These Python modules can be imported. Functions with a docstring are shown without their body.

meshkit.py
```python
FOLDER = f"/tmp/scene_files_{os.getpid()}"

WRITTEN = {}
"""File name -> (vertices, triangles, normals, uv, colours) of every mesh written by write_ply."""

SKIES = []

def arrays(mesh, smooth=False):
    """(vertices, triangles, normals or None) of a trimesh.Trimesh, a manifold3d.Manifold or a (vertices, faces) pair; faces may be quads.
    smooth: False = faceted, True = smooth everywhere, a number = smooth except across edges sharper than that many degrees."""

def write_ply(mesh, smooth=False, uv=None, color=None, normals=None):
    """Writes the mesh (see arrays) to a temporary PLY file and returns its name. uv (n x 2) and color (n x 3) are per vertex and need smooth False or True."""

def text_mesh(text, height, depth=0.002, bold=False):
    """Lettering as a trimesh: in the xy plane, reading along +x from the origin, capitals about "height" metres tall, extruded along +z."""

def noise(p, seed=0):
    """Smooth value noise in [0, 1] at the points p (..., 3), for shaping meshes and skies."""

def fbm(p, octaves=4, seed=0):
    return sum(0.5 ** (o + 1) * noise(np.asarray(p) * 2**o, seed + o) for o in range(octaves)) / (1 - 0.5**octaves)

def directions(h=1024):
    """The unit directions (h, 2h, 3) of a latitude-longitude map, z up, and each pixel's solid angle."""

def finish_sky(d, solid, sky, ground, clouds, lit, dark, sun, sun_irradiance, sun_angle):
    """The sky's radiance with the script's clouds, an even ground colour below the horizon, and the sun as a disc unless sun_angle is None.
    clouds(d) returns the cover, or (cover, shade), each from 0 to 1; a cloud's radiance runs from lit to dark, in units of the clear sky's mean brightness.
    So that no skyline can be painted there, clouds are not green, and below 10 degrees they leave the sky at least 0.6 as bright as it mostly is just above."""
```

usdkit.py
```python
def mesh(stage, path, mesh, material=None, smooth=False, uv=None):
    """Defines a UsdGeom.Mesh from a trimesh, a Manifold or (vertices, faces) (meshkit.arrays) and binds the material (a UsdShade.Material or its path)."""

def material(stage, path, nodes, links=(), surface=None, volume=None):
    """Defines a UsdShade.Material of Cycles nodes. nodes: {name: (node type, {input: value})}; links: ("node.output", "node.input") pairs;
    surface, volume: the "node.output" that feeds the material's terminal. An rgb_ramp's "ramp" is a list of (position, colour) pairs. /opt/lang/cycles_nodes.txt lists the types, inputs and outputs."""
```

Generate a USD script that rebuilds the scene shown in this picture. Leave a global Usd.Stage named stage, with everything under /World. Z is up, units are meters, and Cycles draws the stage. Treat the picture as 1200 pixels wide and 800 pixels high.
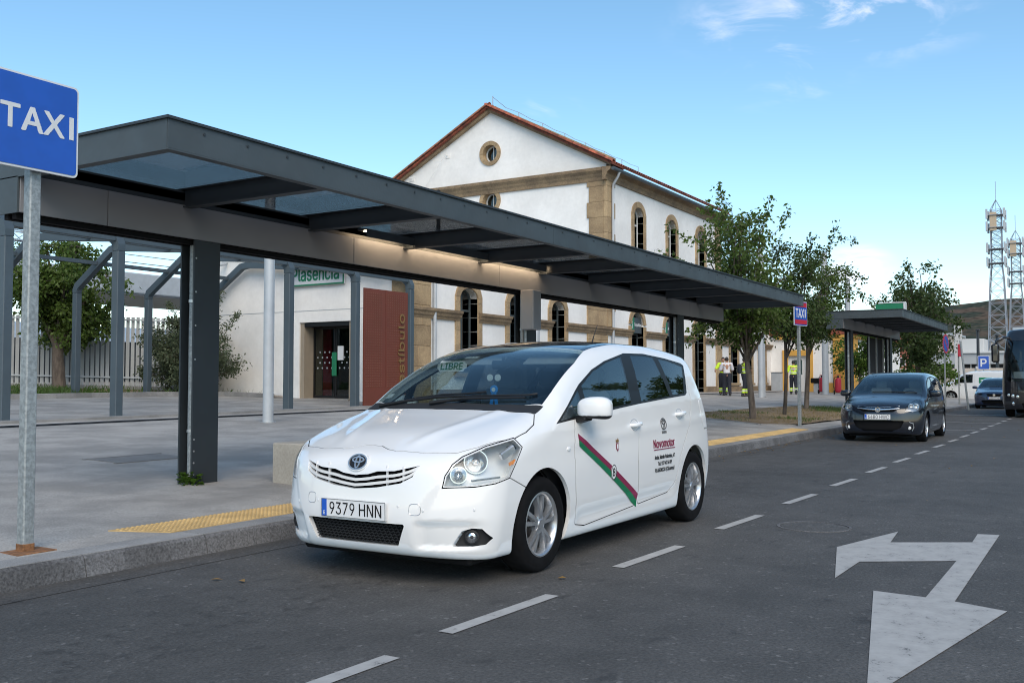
import math, random
import numpy as np, trimesh, manifold3d, usdkit, meshkit
from shapely.geometry import Polygon, Point, box as sbox
from shapely import affinity
from scipy.interpolate import PchipInterpolator
from pxr import Usd, UsdGeom, UsdLux, UsdShade, Gf, Sdf, Vt

stage = Usd.Stage.CreateInMemory()
UsdGeom.SetStageUpAxis(stage, UsdGeom.Tokens.z)
UsdGeom.SetStageMetersPerUnit(stage, 1.0)
UsdGeom.Xform.Define(stage, '/World')
UsdGeom.Scope.Define(stage, '/World/Looks')
PI = math.pi

# ------------------------------------------------------------------ camera
cam = UsdGeom.Camera.Define(stage, '/World/camera')
cam.AddTransformOp().Set(Gf.Matrix4d(0.52185, -0.85304, 0, 0, -0.03514, -0.02150, 0.99915, 0, -0.85231, -0.52141, -0.04119, 0, 0, 0, 1.27, 1))
cam.CreateHorizontalApertureAttr(36.0); cam.CreateVerticalApertureAttr(36.0 * 682 / 1024)
cam.CreateFocalLengthAttr(34.2); cam.CreateClippingRangeAttr(Gf.Vec2f(0.05, 5000))
cam.CreateFStopAttr(16.0); cam.CreateFocusDistanceAttr(7.5)
EXPOSURE = 0.78
cam.CreateExposureAttr(EXPOSURE)

# ------------------------------------------------------------------ sky and sun
SUN_DIR = np.array([-0.55, -0.50, 0.67]); SUN_DIR = SUN_DIR / np.linalg.norm(SUN_DIR)
SUN_EL = math.asin(SUN_DIR[2]); SUN_ROT = math.atan2(SUN_DIR[0], SUN_DIR[1])
def cloud_nodes(nodes, links):
    """small clouds at given sky directions: (direction, half width, half height, amount)"""
    spots = [((.8989, .2745, .3415), .085, .035, .40), ((.9205, .2422, .3067), .055, .045, .50), ((.9208, .1857, .3431), .115, .050, .85), ((.9183, .2686, .2908), .05, .03, .4),
             ((.9117, .2220, .3458), .10, .025, .4), ((.8378, .4726, .2734), .040, .011, .45), ((.9722, .2059, .1113), .036, .022, 1.2), ((.9686, .2270, .1014), .04, .012, .5)]
    nodes['tc'] = ('texture_coordinate', {})
    nodes['cmap'] = ('mapping', {'scale': (7.0, 7.0, 17.0)})
    links.append(('tc.generated', 'cmap.vector'))
    nodes['cn'] = ('noise_texture', {'scale': 1.6, 'detail': 7, 'roughness': .58, 'distortion': .6})
    links.append(('cmap.vector', 'cn.vector'))
    prev = None
    for i, (d, w, h, a) in enumerate(spots):
        d = np.array(d) / np.linalg.norm(d)
        nodes[f's{i}'] = ('vector_math', {'math_type': 'subtract', 'vector2': tuple(d)})
        nodes[f'm{i}'] = ('vector_math', {'math_type': 'multiply', 'vector2': (1 / w, 1 / w, 1 / h)})
        nodes[f'l{i}'] = ('vector_math', {'math_type': 'length'})
        nodes[f'r{i}'] = ('map_range', {'range_type': 'smoothstep', 'from_min': 1.25, 'from_max': 0.0, 'to_min': 0.0, 'to_max': a, 'clamp': True})
        links += [('tc.generated', f's{i}.vector1'), (f's{i}.vector', f'm{i}.vector1'), (f'm{i}.vector', f'l{i}.vector1'), (f'l{i}.value', f'r{i}.value')]
        if prev:
            nodes[f'a{i}'] = ('math', {'math_type': 'maximum'})
            links += [(prev, f'a{i}.value1'), (f'r{i}.result', f'a{i}.value2')]
            prev = f'a{i}.value'
        else:
            prev = f'r{i}.result'
    nodes['cr'] = ('map_range', {'range_type': 'smoothstep', 'from_min': .42, 'from_max': .70, 'to_min': 0, 'to_max': 1.0, 'clamp': True})
    nodes['cm'] = ('math', {'math_type': 'multiply', 'use_clamp': True})
    links += [('cn.fac', 'cr.value'), ('cr.result', 'cm.value1'), (prev, 'cm.value2')]
    return 'cm.value'
_n = {'sky': ('sky_texture', {'sky_type': 'single_scattering', 'sun_disc': False, 'sun_elevation': SUN_EL, 'sun_rotation': SUN_ROT, 'altitude': 350.0, 'air_density': 1.0, 'aerosol_density': 0.6, 'ozone_density': 1.0}),
      'tint': ('mix', {'mix_type': 'multiply', 'fac': 1.0, 'color2': (1.0, 1.0, 1.0)}),
      'hs': ('hsv', {'hue': 0.488, 'saturation': 1.14, 'value': 1.22}),
      'cl': ('mix', {'mix_type': 'mix', 'color2': (8.4, 8.0, 8.8)}),
      'bg': ('background_shader', {'strength': 0.10})}
_l = [('sky.color', 'hs.color'), ('hs.color', 'tint.color1'), ('tint.color', 'cl.color1')]
_f = cloud_nodes(_n, _l)
_l += [(_f, 'cl.fac'), ('cl.color', 'bg.color')]
skymat = usdkit.material(stage, '/World/Looks/sky_material', _n, _l, surface='bg.background')
dome = UsdLux.DomeLight.Define(stage, '/World/sky')
dome.CreateIntensityAttr(1.0)
UsdShade.MaterialBindingAPI.Apply(dome.GetPrim()).Bind(skymat)
dome.GetPrim().SetCustomDataByKey('kind', 'structure')
dome.GetPrim().SetCustomDataByKey('label', 'clear blue evening sky with a few thin pale clouds')
sun = UsdLux.DistantLight.Define(stage, '/World/sun')
sun.CreateNormalizeAttr(True); sun.CreateIntensityAttr(0.44); sun.CreateAngleAttr(45.0); sun.CreateColorAttr(Gf.Vec3f(1.0, 0.87, 0.70))
_z = SUN_DIR; _x = np.cross([0, 0, 1], _z); _x /= np.linalg.norm(_x); _y = np.cross(_z, _x)
sun.AddTransformOp().Set(Gf.Matrix4d(*_x, 0, *_y, 0, *_z, 0, 0, 0, 40, 1))

# ------------------------------------------------------------------ helpers
_count = {}
def numbered(parent, name):
    k = (parent, name); n = _count.get(k, 0); _count[k] = n + 1
    return f'{parent}/{name}' + (f'_{n:03d}' if n else '')
def ppath(parent):
    return '/World' if parent is None else (parent if isinstance(parent, str) else str(parent.GetPath()))
def setkeys(p, label=None, cat=None, group=None, kind=None):
    for k, v in (('label', label), ('category', cat), ('group', group), ('kind', kind)):
        if v: p.SetCustomDataByKey(k, v)
    return p
def obj(name, mesh, mat, parent=None, smooth=30, label=None, cat=None, group=None, kind=None):
    if isinstance(mesh, MB): mesh = mesh.mesh()
    if isinstance(mesh, list): mesh = trimesh.util.concatenate(mesh)
    path = numbered(ppath(parent), name)
    p = usdkit.mesh(stage, path, mesh, LOOK(mat), smooth=smooth).GetPrim()
    return setkeys(p, label, cat, group, kind)
def thing(name, label, cat, loc=(0, 0, 0), rotz=0.0, group=None):
    x = UsdGeom.Xform.Define(stage, numbered('/World', name))
    x.AddTranslateOp().Set(Gf.Vec3d(*map(float, loc))); x.AddRotateZOp().Set(float(rotz))
    return setkeys(x.GetPrim(), label, cat, group)
def sub(parent, name):
    return UsdGeom.Xform.Define(stage, numbered(ppath(parent), name)).GetPrim()
def dup(root, loc, rotz=0.0, label=None, group=None, name=None, scale=None):
    was = root.GetCustomData()
    base = name or root.GetName()
    x = UsdGeom.Xform.Define(stage, numbered('/World', base))
    x.AddTranslateOp().Set(Gf.Vec3d(*map(float, loc))); x.AddRotateZOp().Set(float(rotz))
    if scale: x.AddScaleOp().Set(Gf.Vec3f(*scale))
    r = setkeys(x.GetPrim(), label or was.get('label'), was.get('category'), group or was.get('group'))
    r.GetReferences().AddInternalReference(root.GetPath()); r.SetInstanceable(True)
    return r
def copyparts(parent, name, src):
    """a part that repeats: refers to the first one's mesh data, shifted"""
def cbox(lo, hi, c=0.0):
    lo = np.array(lo, float); hi = np.array(hi, float)
    if c <= 0:
        m = trimesh.creation.box(extents=hi - lo); m.apply_translation((lo + hi) / 2); return m
    pts = []
    for ix in (0, 1):
        for iy in (0, 1):
            for iz in (0, 1):
                s = np.array([ix, iy, iz]); p = np.where(s, hi, lo).astype(float); d = np.where(s, -c, c)
                for k in range(3):
                    q = p + d; q[k] = p[k]; pts.append(q)
    return trimesh.convex.convex_hull(np.array(pts))
class MB:
    def __init__(self): self.l = []
    def add(self, m): self.l.append(m); return self
    def box(self, lo, hi, c=0.0): return self.add(cbox(lo, hi, c))
    def bar(self, p, q, w, h=None, up=(0, 0, 1), c=0.0): return self.add(bar(p, q, w, h, up, c))
    def tube(self, pts, r, n=10): return self.add(tube(pts, r, n))
    def mesh(self): return trimesh.util.concatenate(self.l)
def frame(d, up=(0, 0, 1)):
    d = np.array(d, float); d /= np.linalg.norm(d)
    up = np.array(up, float)
    if abs(d @ up) > .99: up = np.array([1., 0, 0])
    s = np.cross(d, up); s /= np.linalg.norm(s); u = np.cross(s, d)
    return d, s, u
def bar(p, q, w, h=None, up=(0, 0, 1), c=0.0):
    """box bar from p to q, w across, h along up"""
    p = np.array(p, float); q = np.array(q, float); h = h or w
    d, s, u = frame(q - p, up); L = np.linalg.norm(q - p)
    m = cbox((-L / 2, -w / 2, -h / 2), (L / 2, w / 2, h / 2), c)
    T = np.eye(4); T[:3, 0] = d; T[:3, 1] = -s; T[:3, 2] = u; T[:3, 3] = (p + q) / 2
    m.apply_transform(T)
    return m
def tube(pts, r, n=10, caps=True):
    p = np.asarray(pts, float); r = np.broadcast_to(np.asarray(r, float), (len(p),))
    t = np.gradient(p, axis=0); t /= np.linalg.norm(t, axis=1, keepdims=True) + 1e-12
    ref = np.array([0, 0, 1.0]) if abs(t.mean(0)[2]) < .8 else np.array([1.0, 0, 0])
    a = np.cross(t, ref); a /= np.linalg.norm(a, axis=1, keepdims=True) + 1e-12
    b = np.cross(t, a); ang = np.arange(n) * 2 * PI / n
    v = (p[:, None] + r[:, None, None] * (np.cos(ang)[None, :, None] * a[:, None] + np.sin(ang)[None, :, None] * b[:, None])).reshape(-1, 3)
    f = []
    for i in range(len(p) - 1):
        for j in range(n):
            k = (j + 1) % n
            A, B, C, D = i * n + j, i * n + k, (i + 1) * n + k, (i + 1) * n + j
            f += [(A, C, B), (A, D, C)]
    if caps:
        v = np.vstack([v, p[0], p[-1]]); c0 = len(v) - 2; e = (len(p) - 1) * n
        for j in range(n):
            k = (j + 1) % n
            f += [(c0, j, k), (c0 + 1, e + k, e + j)]
    return trimesh.Trimesh(v, np.array(f), process=False)
def prism(poly, z0, z1):
    if not isinstance(poly, Polygon): poly = Polygon(poly)
    m = trimesh.creation.extrude_polygon(poly, z1 - z0, engine='earcut'); m.apply_translation((0, 0, z0)); return m
def prism_y(poly, y0, y1):
    """polygon in (x, z) extruded along y"""
    m = prism(poly, 0, y1 - y0); v = m.vertices.copy()
    m.vertices = np.c_[v[:, 0], y0 + (y1 - y0) - v[:, 2], v[:, 1]]
    return m
def prism_x(poly, x0, x1):
    """polygon in (y, z) extruded along x"""
    m = prism(poly, 0, x1 - x0); v = m.vertices.copy()
    m.vertices = np.c_[x0 + v[:, 2], v[:, 0], v[:, 1]]
    return m
def lathe(prof, axis='z', n=32):
    """profile of (radius, height) turned round an axis"""
    m = trimesh.creation.revolve(np.array(prof, float), sections=n)
    v = m.vertices.copy()
    if axis == 'y': m.vertices = np.c_[v[:, 0], v[:, 2], -v[:, 1]]
    if axis == 'x': m.vertices = np.c_[v[:, 2], v[:, 0], v[:, 1]]
    if m.volume < 0: m.invert()
    return m
def moved(m, t): m = m.copy(); m.apply_translation(t); return m
def text3(s, height, origin, right, up, depth=.003, bold=False, width=None, center=True):
    """lettering standing in the plane of right and up"""
    m = meshkit.text_mesh(s, height, depth, bold); v = m.vertices.copy()
    if width: v[:, 0] *= width / (v[:, 0].max() - v[:, 0].min())
    if center: v[:, 0] -= (v[:, 0].max() + v[:, 0].min()) / 2; v[:, 1] -= height / 2
    right = np.array(right, float); up = np.array(up, float); nn = np.cross(right, up)
    m.vertices = np.array(origin) + v[:, :1] * right + v[:, 1:2] * up + v[:, 2:] * nn
    return m
def to_man(m):
    return manifold3d.Manifold(manifold3d.Mesh(np.asarray(m.vertices, np.float32), np.asarray(m.faces, np.uint32)))
def from_man(m):
    k = m.to_mesh(); return trimesh.Trimesh(np.array(k.vert_properties[:, :3], float), np.array(k.tri_verts), process=False)

# ------------------------------------------------------------------ materials
_looks = {}; _spec = {}
def LOOK(name):
    if not isinstance(name, str): return name
    if name not in _looks: _looks[name] = _spec[name]()
    return _looks[name]
def P(name, col, rough=.5, metal=0., spec=.5, var=.0, vs=2.0, col2=None, bump=0., bs=60., coat=0., rnd=0., speck=0., ss=300., rvar=0., stretch=None, emit=0., aniso=None, lo=.35, hi=.65):
    def make():
        n = {'p': ('principled_bsdf', {'base_color': col, 'roughness': rough, 'metallic': metal, 'specular_ior_level': spec, 'coat_weight': coat, 'coat_roughness': .04}),
             'g': ('geometry', {})}
        l = []; pos = 'g.position'
        if emit: n['p'][1].update(emission_color=col, emission_strength=emit)
        if stretch:
            n['mp'] = ('mapping', {'scale': stretch}); l.append((pos, 'mp.vector')); pos = 'mp.vector'
        cur = None
        if var or col2:
            c2 = col2 or tuple(c * (1 - var) for c in col); 
            n['n1'] = ('noise_texture', {'scale': vs, 'detail': 6, 'roughness': .62}); l.append((pos, 'n1.vector'))
            n['mr'] = ('map_range', {'range_type': 'smoothstep', 'from_min': lo, 'from_max': hi, 'to_min': 0., 'to_max': 1., 'clamp': True}); l.append(('n1.fac', 'mr.value'))
            n['mx'] = ('mix', {'color1': col, 'color2': c2}); l.append(('mr.result', 'mx.fac')); cur = 'mx.color'
        if speck:
            n['n2'] = ('noise_texture', {'scale': ss, 'detail': 2, 'roughness': .7}); l.append((pos, 'n2.vector'))
            n['m2'] = ('map_range', {'from_min': .3, 'from_max': .7, 'to_min': 1 - speck, 'to_max': 1 + speck, 'clamp': True}); l.append(('n2.fac', 'm2.value'))
            n['cc'] = ('combine_color', {}); l += [('m2.result', 'cc.r'), ('m2.result', 'cc.g'), ('m2.result', 'cc.b')]
            n['mu'] = ('mix', {'mix_type': 'multiply', 'fac': 1.0, 'color1': col}); 
            if cur: l.append((cur, 'mu.color1'))
            l.append(('cc.color', 'mu.color2')); cur = 'mu.color'
        if rnd:
            n['oi'] = ('object_info', {})
            n['m3'] = ('map_range', {'from_min': 0., 'from_max': 1., 'to_min': 1 - rnd, 'to_max': 1 + rnd}); l.append(('oi.random', 'm3.value'))
            n['h'] = ('hsv', {'color': col}); l.append(('m3.result', 'h.value'))
            if cur: l.append((cur, 'h.color'))
            cur = 'h.color'
        if cur: l.append((cur, 'p.base_color'))
        if rvar:
            n['n4'] = ('noise_texture', {'scale': vs * 1.7, 'detail': 4}); l.append((pos, 'n4.vector'))
            n['m4'] = ('map_range', {'from_min': .3, 'from_max': .7, 'to_min': max(rough - rvar, 0.02), 'to_max': min(rough + rvar, 1.), 'clamp': True})
            l += [('n4.fac', 'm4.value'), ('m4.result', 'p.roughness')]
        if bump:
            n['n3'] = ('noise_texture', {'scale': bs, 'detail': 5, 'roughness': .65}); l.append((pos, 'n3.vector'))
            n['b'] = ('bump', {'strength': min(bump, 1.), 'distance': .01 if bs > 20 else .04}); l += [('n3.fac', 'b.height'), ('b.normal', 'p.normal')]
        return usdkit.material(stage, f'/World/Looks/{name}', n, l, surface='p.BSDF')
    _spec[name] = make
def GLASS(name, tint, gloss=(1, 1, 1), rough=.0, ior=1.5, extra=0.0):
    def make():
        n = {'t': ('transparent_bsdf', {'color': tint}), 'g': ('glossy_bsdf', {'color': gloss, 'roughness': rough}), 'f': ('layer_weight', {'blend': .5}), 'w': ('math', {'math_type': 'power', 'value2': 4.2}),
             'a': ('math', {'math_type': 'multiply_add', 'value2': .85, 'value3': extra, 'use_clamp': True}), 'm': ('mix_closure', {})}
        l = [('f.facing', 'w.value1'), ('w.value', 'a.value1'), ('a.value', 'm.fac'), ('t.BSDF', 'm.closure1'), ('g.BSDF', 'm.closure2')]
        return usdkit.material(stage, f'/World/Looks/{name}', n, l, surface='m.closure')
    _spec[name] = make
def LEAF(name, c1, c2, c3, tr=.35):
    def make():
        n = {'g': ('geometry', {}), 'r': ('rgb_ramp', {'ramp': [(0, c1), (.6, c2), (1, c3)]}), 'nz': ('noise_texture', {'scale': 1.3, 'detail': 2}),
             'ad': ('math', {'math_type': 'add'}), 'sc': ('math', {'math_type': 'multiply', 'value2': .5}),
             'p': ('principled_bsdf', {'roughness': .5, 'specular_ior_level': .35}), 't': ('translucent_bsdf', {}), 'm': ('mix_closure', {'fac': tr})}
        l = [('g.position', 'nz.vector'), ('g.random_per_island', 'ad.value1'), ('nz.fac', 'ad.value2'), ('ad.value', 'sc.value1'), ('sc.value', 'r.fac'),
             ('r.color', 'p.base_color'), ('r.color', 't.color'), ('p.BSDF', 'm.closure1'), ('t.BSDF', 'm.closure2')]
        return usdkit.material(stage, f'/World/Looks/{name}', n, l, surface='m.closure')
    _spec[name] = make
def EMIT(name, col, s):
    def make():
        return usdkit.material(stage, f'/World/Looks/{name}', {'e': ('emission', {'color': col, 'strength': s})}, [], surface='e.emission')
    _spec[name] = make

def asphalt(name):
    def make():
        n = {'g': ('geometry', {}), 'big': ('noise_texture', {'scale': .35, 'detail': 5, 'roughness': .6}), 'mid': ('noise_texture', {'scale': 2.2, 'detail': 6, 'roughness': .7}),
             'fine': ('noise_texture', {'scale': 55, 'detail': 4, 'roughness': .85}), 'sp': ('voronoi_texture', {'scale': 48}), 'spc': ('rgb_to_bw', {}),
             'map': ('mapping', {'scale': (.55, 1.0, 1.0)}), 'st': ('noise_texture', {'scale': 5.5, 'detail': 5, 'roughness': .6}),
             'str': ('map_range', {'range_type': 'smoothstep', 'from_min': .60, 'from_max': .70, 'to_min': 0., 'to_max': .45, 'clamp': True}),
             'c0': ('rgb_ramp', {'ramp': [(.25, (.046, .045, .043)), (.5, (.066, .064, .062)), (.75, (.088, .085, .082))]}),
             'v1': ('map_range', {'from_min': .3, 'from_max': .7, 'to_min': .78, 'to_max': 1.2, 'clamp': True}),
             'v2': ('map_range', {'from_min': .25, 'from_max': .75, 'to_min': .25, 'to_max': 1.8, 'clamp': True}),
             'v3': ('map_range', {'from_min': .84, 'from_max': .98, 'to_min': 1., 'to_max': 2.2, 'clamp': True}),
             'm1': ('math', {'math_type': 'multiply'}), 'm2': ('math', {'math_type': 'multiply'}), 'h': ('hsv', {}),
             'mx': ('mix', {'color2': (.016, .016, .017)}), 'crm': ('noise_texture', {'scale': .8, 'detail': 5}), 'crv': ('vector_math', {'math_type': 'multiply_add', 'vector2': (1.4, 1.4, 0)}),
             'cr': ('voronoi_texture', {'feature': 'distance_to_edge', 'scale': .32}), 'crr': ('map_range', {'from_min': .0008, 'from_max': .003, 'to_min': .12, 'to_max': 0., 'clamp': True}), 'mx2': ('mix', {'color2': (.022, .022, .022)}),
             'sx': ('separate_xyz', {}), 'o1': ('math', {'math_type': 'subtract', 'value2': 4.15}), 'o2': ('math', {'math_type': 'absolute'}), 'o3': ('map_range', {'range_type': 'smoothstep', 'from_min': .15, 'from_max': .75, 'to_min': 1., 'to_max': 0., 'clamp': True}),
             'on': ('noise_texture', {'scale': 9., 'detail': 4, 'roughness': .6}), 'or': ('map_range', {'range_type': 'smoothstep', 'from_min': .52, 'from_max': .66, 'to_min': 0., 'to_max': .5, 'clamp': True}), 'om': ('math', {'math_type': 'multiply'}), 'mx3': ('mix', {'color2': (.018, .017, .016)}), 'bump': ('bump', {'strength': .55, 'distance': .006}), 'hh': ('math', {'math_type': 'add'}),
             'p': ('principled_bsdf', {'roughness': .78, 'specular_ior_level': .4})}
        l = [('g.position', x + '.vector') for x in ('big', 'mid', 'fine', 'sp', 'map')] + [('map.vector', 'st.vector'), ('st.fac', 'str.value'), ('big.fac', 'c0.fac'),
             ('mid.fac', 'v1.value'), ('fine.fac', 'v2.value'), ('sp.color', 'spc.color'), ('spc.val', 'v3.value'), ('v1.result', 'm1.value1'), ('v2.result', 'm1.value2'), ('m1.value', 'm2.value1'), ('v3.result', 'm2.value2'),
             ('c0.color', 'h.color'), ('m2.value', 'h.value'), ('h.color', 'mx.color1'), ('str.result', 'mx.fac'), ('mx.color', 'mx2.color1'), ('g.position', 'crm.vector'), ('crm.color', 'crv.vector1'), ('g.position', 'crv.vector3'), ('crv.vector', 'cr.vector'), ('cr.distance', 'crr.value'), ('crr.result', 'mx2.fac'),
             ('g.position', 'sx.vector'), ('sx.y', 'o1.value1'), ('o1.value', 'o2.value1'), ('o2.value', 'o3.value'), ('g.position', 'on.vector'), ('on.fac', 'or.value'), ('o3.result', 'om.value1'), ('or.result', 'om.value2'), ('mx2.color', 'mx3.color1'), ('om.value', 'mx3.fac'), ('mx3.color', 'p.base_color'),
             ('fine.fac', 'hh.value1'), ('sp.distance', 'hh.value2'), ('hh.value', 'bump.height'), ('bump.normal', 'p.normal')]
        return usdkit.material(stage, f'/World/Looks/{name}', n, l, surface='p.BSDF')
    _spec[name] = make
asphalt('asphalt')
def worn_paint(name, col, cut=.40):
    def make():
        n = {'g': ('geometry', {}), 'a': ('noise_texture', {'scale': 7.0, 'detail': 6, 'roughness': .72}), 'b': ('noise_texture', {'scale': 55, 'detail': 5, 'roughness': .75}),
             'ad': ('math', {'math_type': 'add'}), 'r': ('map_range', {'range_type': 'smoothstep', 'from_min': cut * 2, 'from_max': cut * 2 + .17, 'to_min': 0, 'to_max': 1, 'clamp': True}),
             'sp': ('map_range', {'from_min': .3, 'from_max': .7, 'to_min': .8, 'to_max': 1.12}), 'h': ('hsv', {'color': col}),
             'mx': ('mix', {'color1': (.06, .06, .062)}), 'bump': ('bump', {'strength': .4, 'distance': .004}), 'p': ('principled_bsdf', {'roughness': .7})}
        l = [('g.position', 'a.vector'), ('g.position', 'b.vector'), ('a.fac', 'ad.value1'), ('b.fac', 'ad.value2'), ('ad.value', 'r.value'), ('r.result', 'mx.fac'), ('a.fac', 'sp.value'), ('sp.result', 'h.value'), ('h.color', 'mx.color2'),
             ('mx.color', 'p.base_color'), ('b.fac', 'bump.height'), ('bump.normal', 'p.normal')]
        return usdkit.material(stage, f'/World/Looks/{name}', n, l, surface='p.BSDF')
    _spec[name] = make
worn_paint('road_paint', (.35, .345, .335), .355)
P('plaza_concrete', (.335, .32, .30), .8, var=.34, vs=1.1, speck=.32, ss=75, bump=.35, bs=90)
P('kerb_face', (.115, .115, .12), .85, var=.4, vs=2.2, speck=.5, ss=60, bump=.5, bs=60, rnd=.12)
P('cover_grey', (.17, .165, .16), .8, var=.2, vs=2, speck=.2, ss=50)
P('kerb_top', (.26, .255, .25), .75, var=.3, vs=1.5, speck=.35, ss=110, bump=.4, bs=80, rnd=.10)
P('tactile', (.50, .34, .14), .7, var=.25, vs=4, speck=.1, ss=60, bump=.3, bs=60, rnd=.07)
P('ground_far', (.16, .15, .10), .95, var=.3, vs=.05, bump=.3, bs=3)
P('dirt', (.23, .165, .10), .95, col2=(.15, .105, .06), vs=1.2, speck=.25, ss=30, bump=.8, bs=14)
P('steel_blue', (.055, .070, .080), .5, metal=.0, spec=.5, var=.16, vs=1.4, rvar=.1, bump=.05, bs=20)
P('post_steel_shaded', (.024, .030, .035), .5, var=.2, vs=1.5, bump=.05, bs=30)  # same paint as the fascia, darkened: shade under the roof put into the colour
P('steel_dark', (.026, .032, .038), .5, var=.2, vs=1.5, bump=.05, bs=30)
P('pergola_blue', (.058, .080, .098), .5, var=.12, vs=1.2, rnd=.06)
P('beam_panel', (.195, .198, .212), .36, metal=.0, spec=.5, var=.1, vs=.8, rnd=.05, bump=.02, bs=8)
P('galvanized', (.33, .36, .37), .5, metal=.35, var=.35, vs=34, bump=.08, bs=60)
P('rust', (.26, .12, .05), .9, var=.5, vs=30, bump=.4, bs=60)
P('pole_grey', (.42, .45, .48), .45, metal=.2, var=.1, vs=3)
P('sign_blue', (.005, .075, .42), .4, coat=.3, var=.1, vs=5)
P('sign_white', (.62, .64, .66), .5, var=.08, vs=8)
P('sign_red', (.42, .02, .04), .45)
P('sign_green', (.01, .17, .08), .45)
P('white_wall', (.80, .79, .77), .8, col2=(.71, .70, .68), vs=.5, bump=.08, bs=25, speck=.03, ss=6)
P('stone', (.36, .26, .15), .85, col2=(.27, .19, .11), vs=1.6, speck=.16, ss=18, bump=.55, bs=22, rnd=.13)
P('stone_dark', (.26, .185, .11), .88, col2=(.17, .12, .075), vs=1.8, speck=.2, ss=16, bump=.55, bs=20, rnd=.1)
P('roof_tile', (.30, .080, .042), .85, col2=(.15, .045, .03), vs=3.5, speck=.3, ss=9, bump=.3, bs=20, rnd=.4)
P('rust_lug', (.17, .060, .036), .6, var=.2, vs=2)
P('rust_panel', (.13, .034, .019), .62, col2=(.14, .034, .02), vs=1.2, speck=.12, ss=30)
P('gold', (.24, .15, .06), .5, metal=.3)
P('black', (.009, .009, .010), .45, spec=.35)
P('black_matte', (.008, .008, .009), .85, spec=.15)
P('dark_inside', (.02, .021, .023), .9)
P('room_inside', (.16, .17, .17), .9, var=.5, vs=.4)
P('yellow_wall', (.60, .33, .07), .8, var=.12, vs=1.2, bump=.1, bs=25)
P('bench_stone', (.40, .37, .32), .8, var=.15, vs=1.5, speck=.12, ss=45, bump=.25, bs=50)
P('fence_slat', (.36, .38, .385), .5, var=.1, vs=2, rnd=.08)
P('chrome', (.75, .76, .78), .12, metal=1.)
P('silver', (.52, .53, .55), .3, metal=.8, var=.08, vs=20)
P('bark', (.13, .105, .085), .9, col2=(.07, .055, .045), vs=9, bump=.8, bs=18, stretch=(1, 1, .3))
P('bark_dark', (.06, .05, .042), .9, col2=(.03, .026, .022), vs=9, bump=.8, bs=18, stretch=(1, 1, .3))
LEAF('leaf_mid', (.05, .085, .016), (.10, .15, .026), (.21, .22, .04))
LEAF('leaf_dark', (.032, .056, .014), (.062, .094, .022), (.13, .15, .035))
LEAF('leaf_olive', (.065, .085, .045), (.12, .145, .08), (.20, .22, .13), .3)
LEAF('leaf_bright', (.05, .10, .012), (.10, .17, .02), (.19, .23, .04))
LEAF('grass', (.035, .075, .012), (.07, .12, .02), (.16, .15, .05), .25)
LEAF('dry_grass', (.16, .12, .05), (.24, .18, .08), (.12, .14, .03), .2)
LEAF('dry_leaf', (.20, .11, .03), (.33, .20, .06), (.10, .07, .03), .2)
GLASS('window_glass', (.55, .62, .62), extra=.06)
GLASS('roof_glass', (.44, .45, .46), extra=.05)
EMIT('lamp_warm', (1.0, .72, .44), 26.0)
def pz(x, y):
    x = np.asarray(x, float); y = np.asarray(y, float)
    return .14 + .030 * np.maximum(y - 5.85, 0) + .0055 * np.clip(x - 3, 0, 42) * np.clip((y - 5.85) / 6, 0, 1)
def rng(s): return np.random.default_rng(s)
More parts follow.
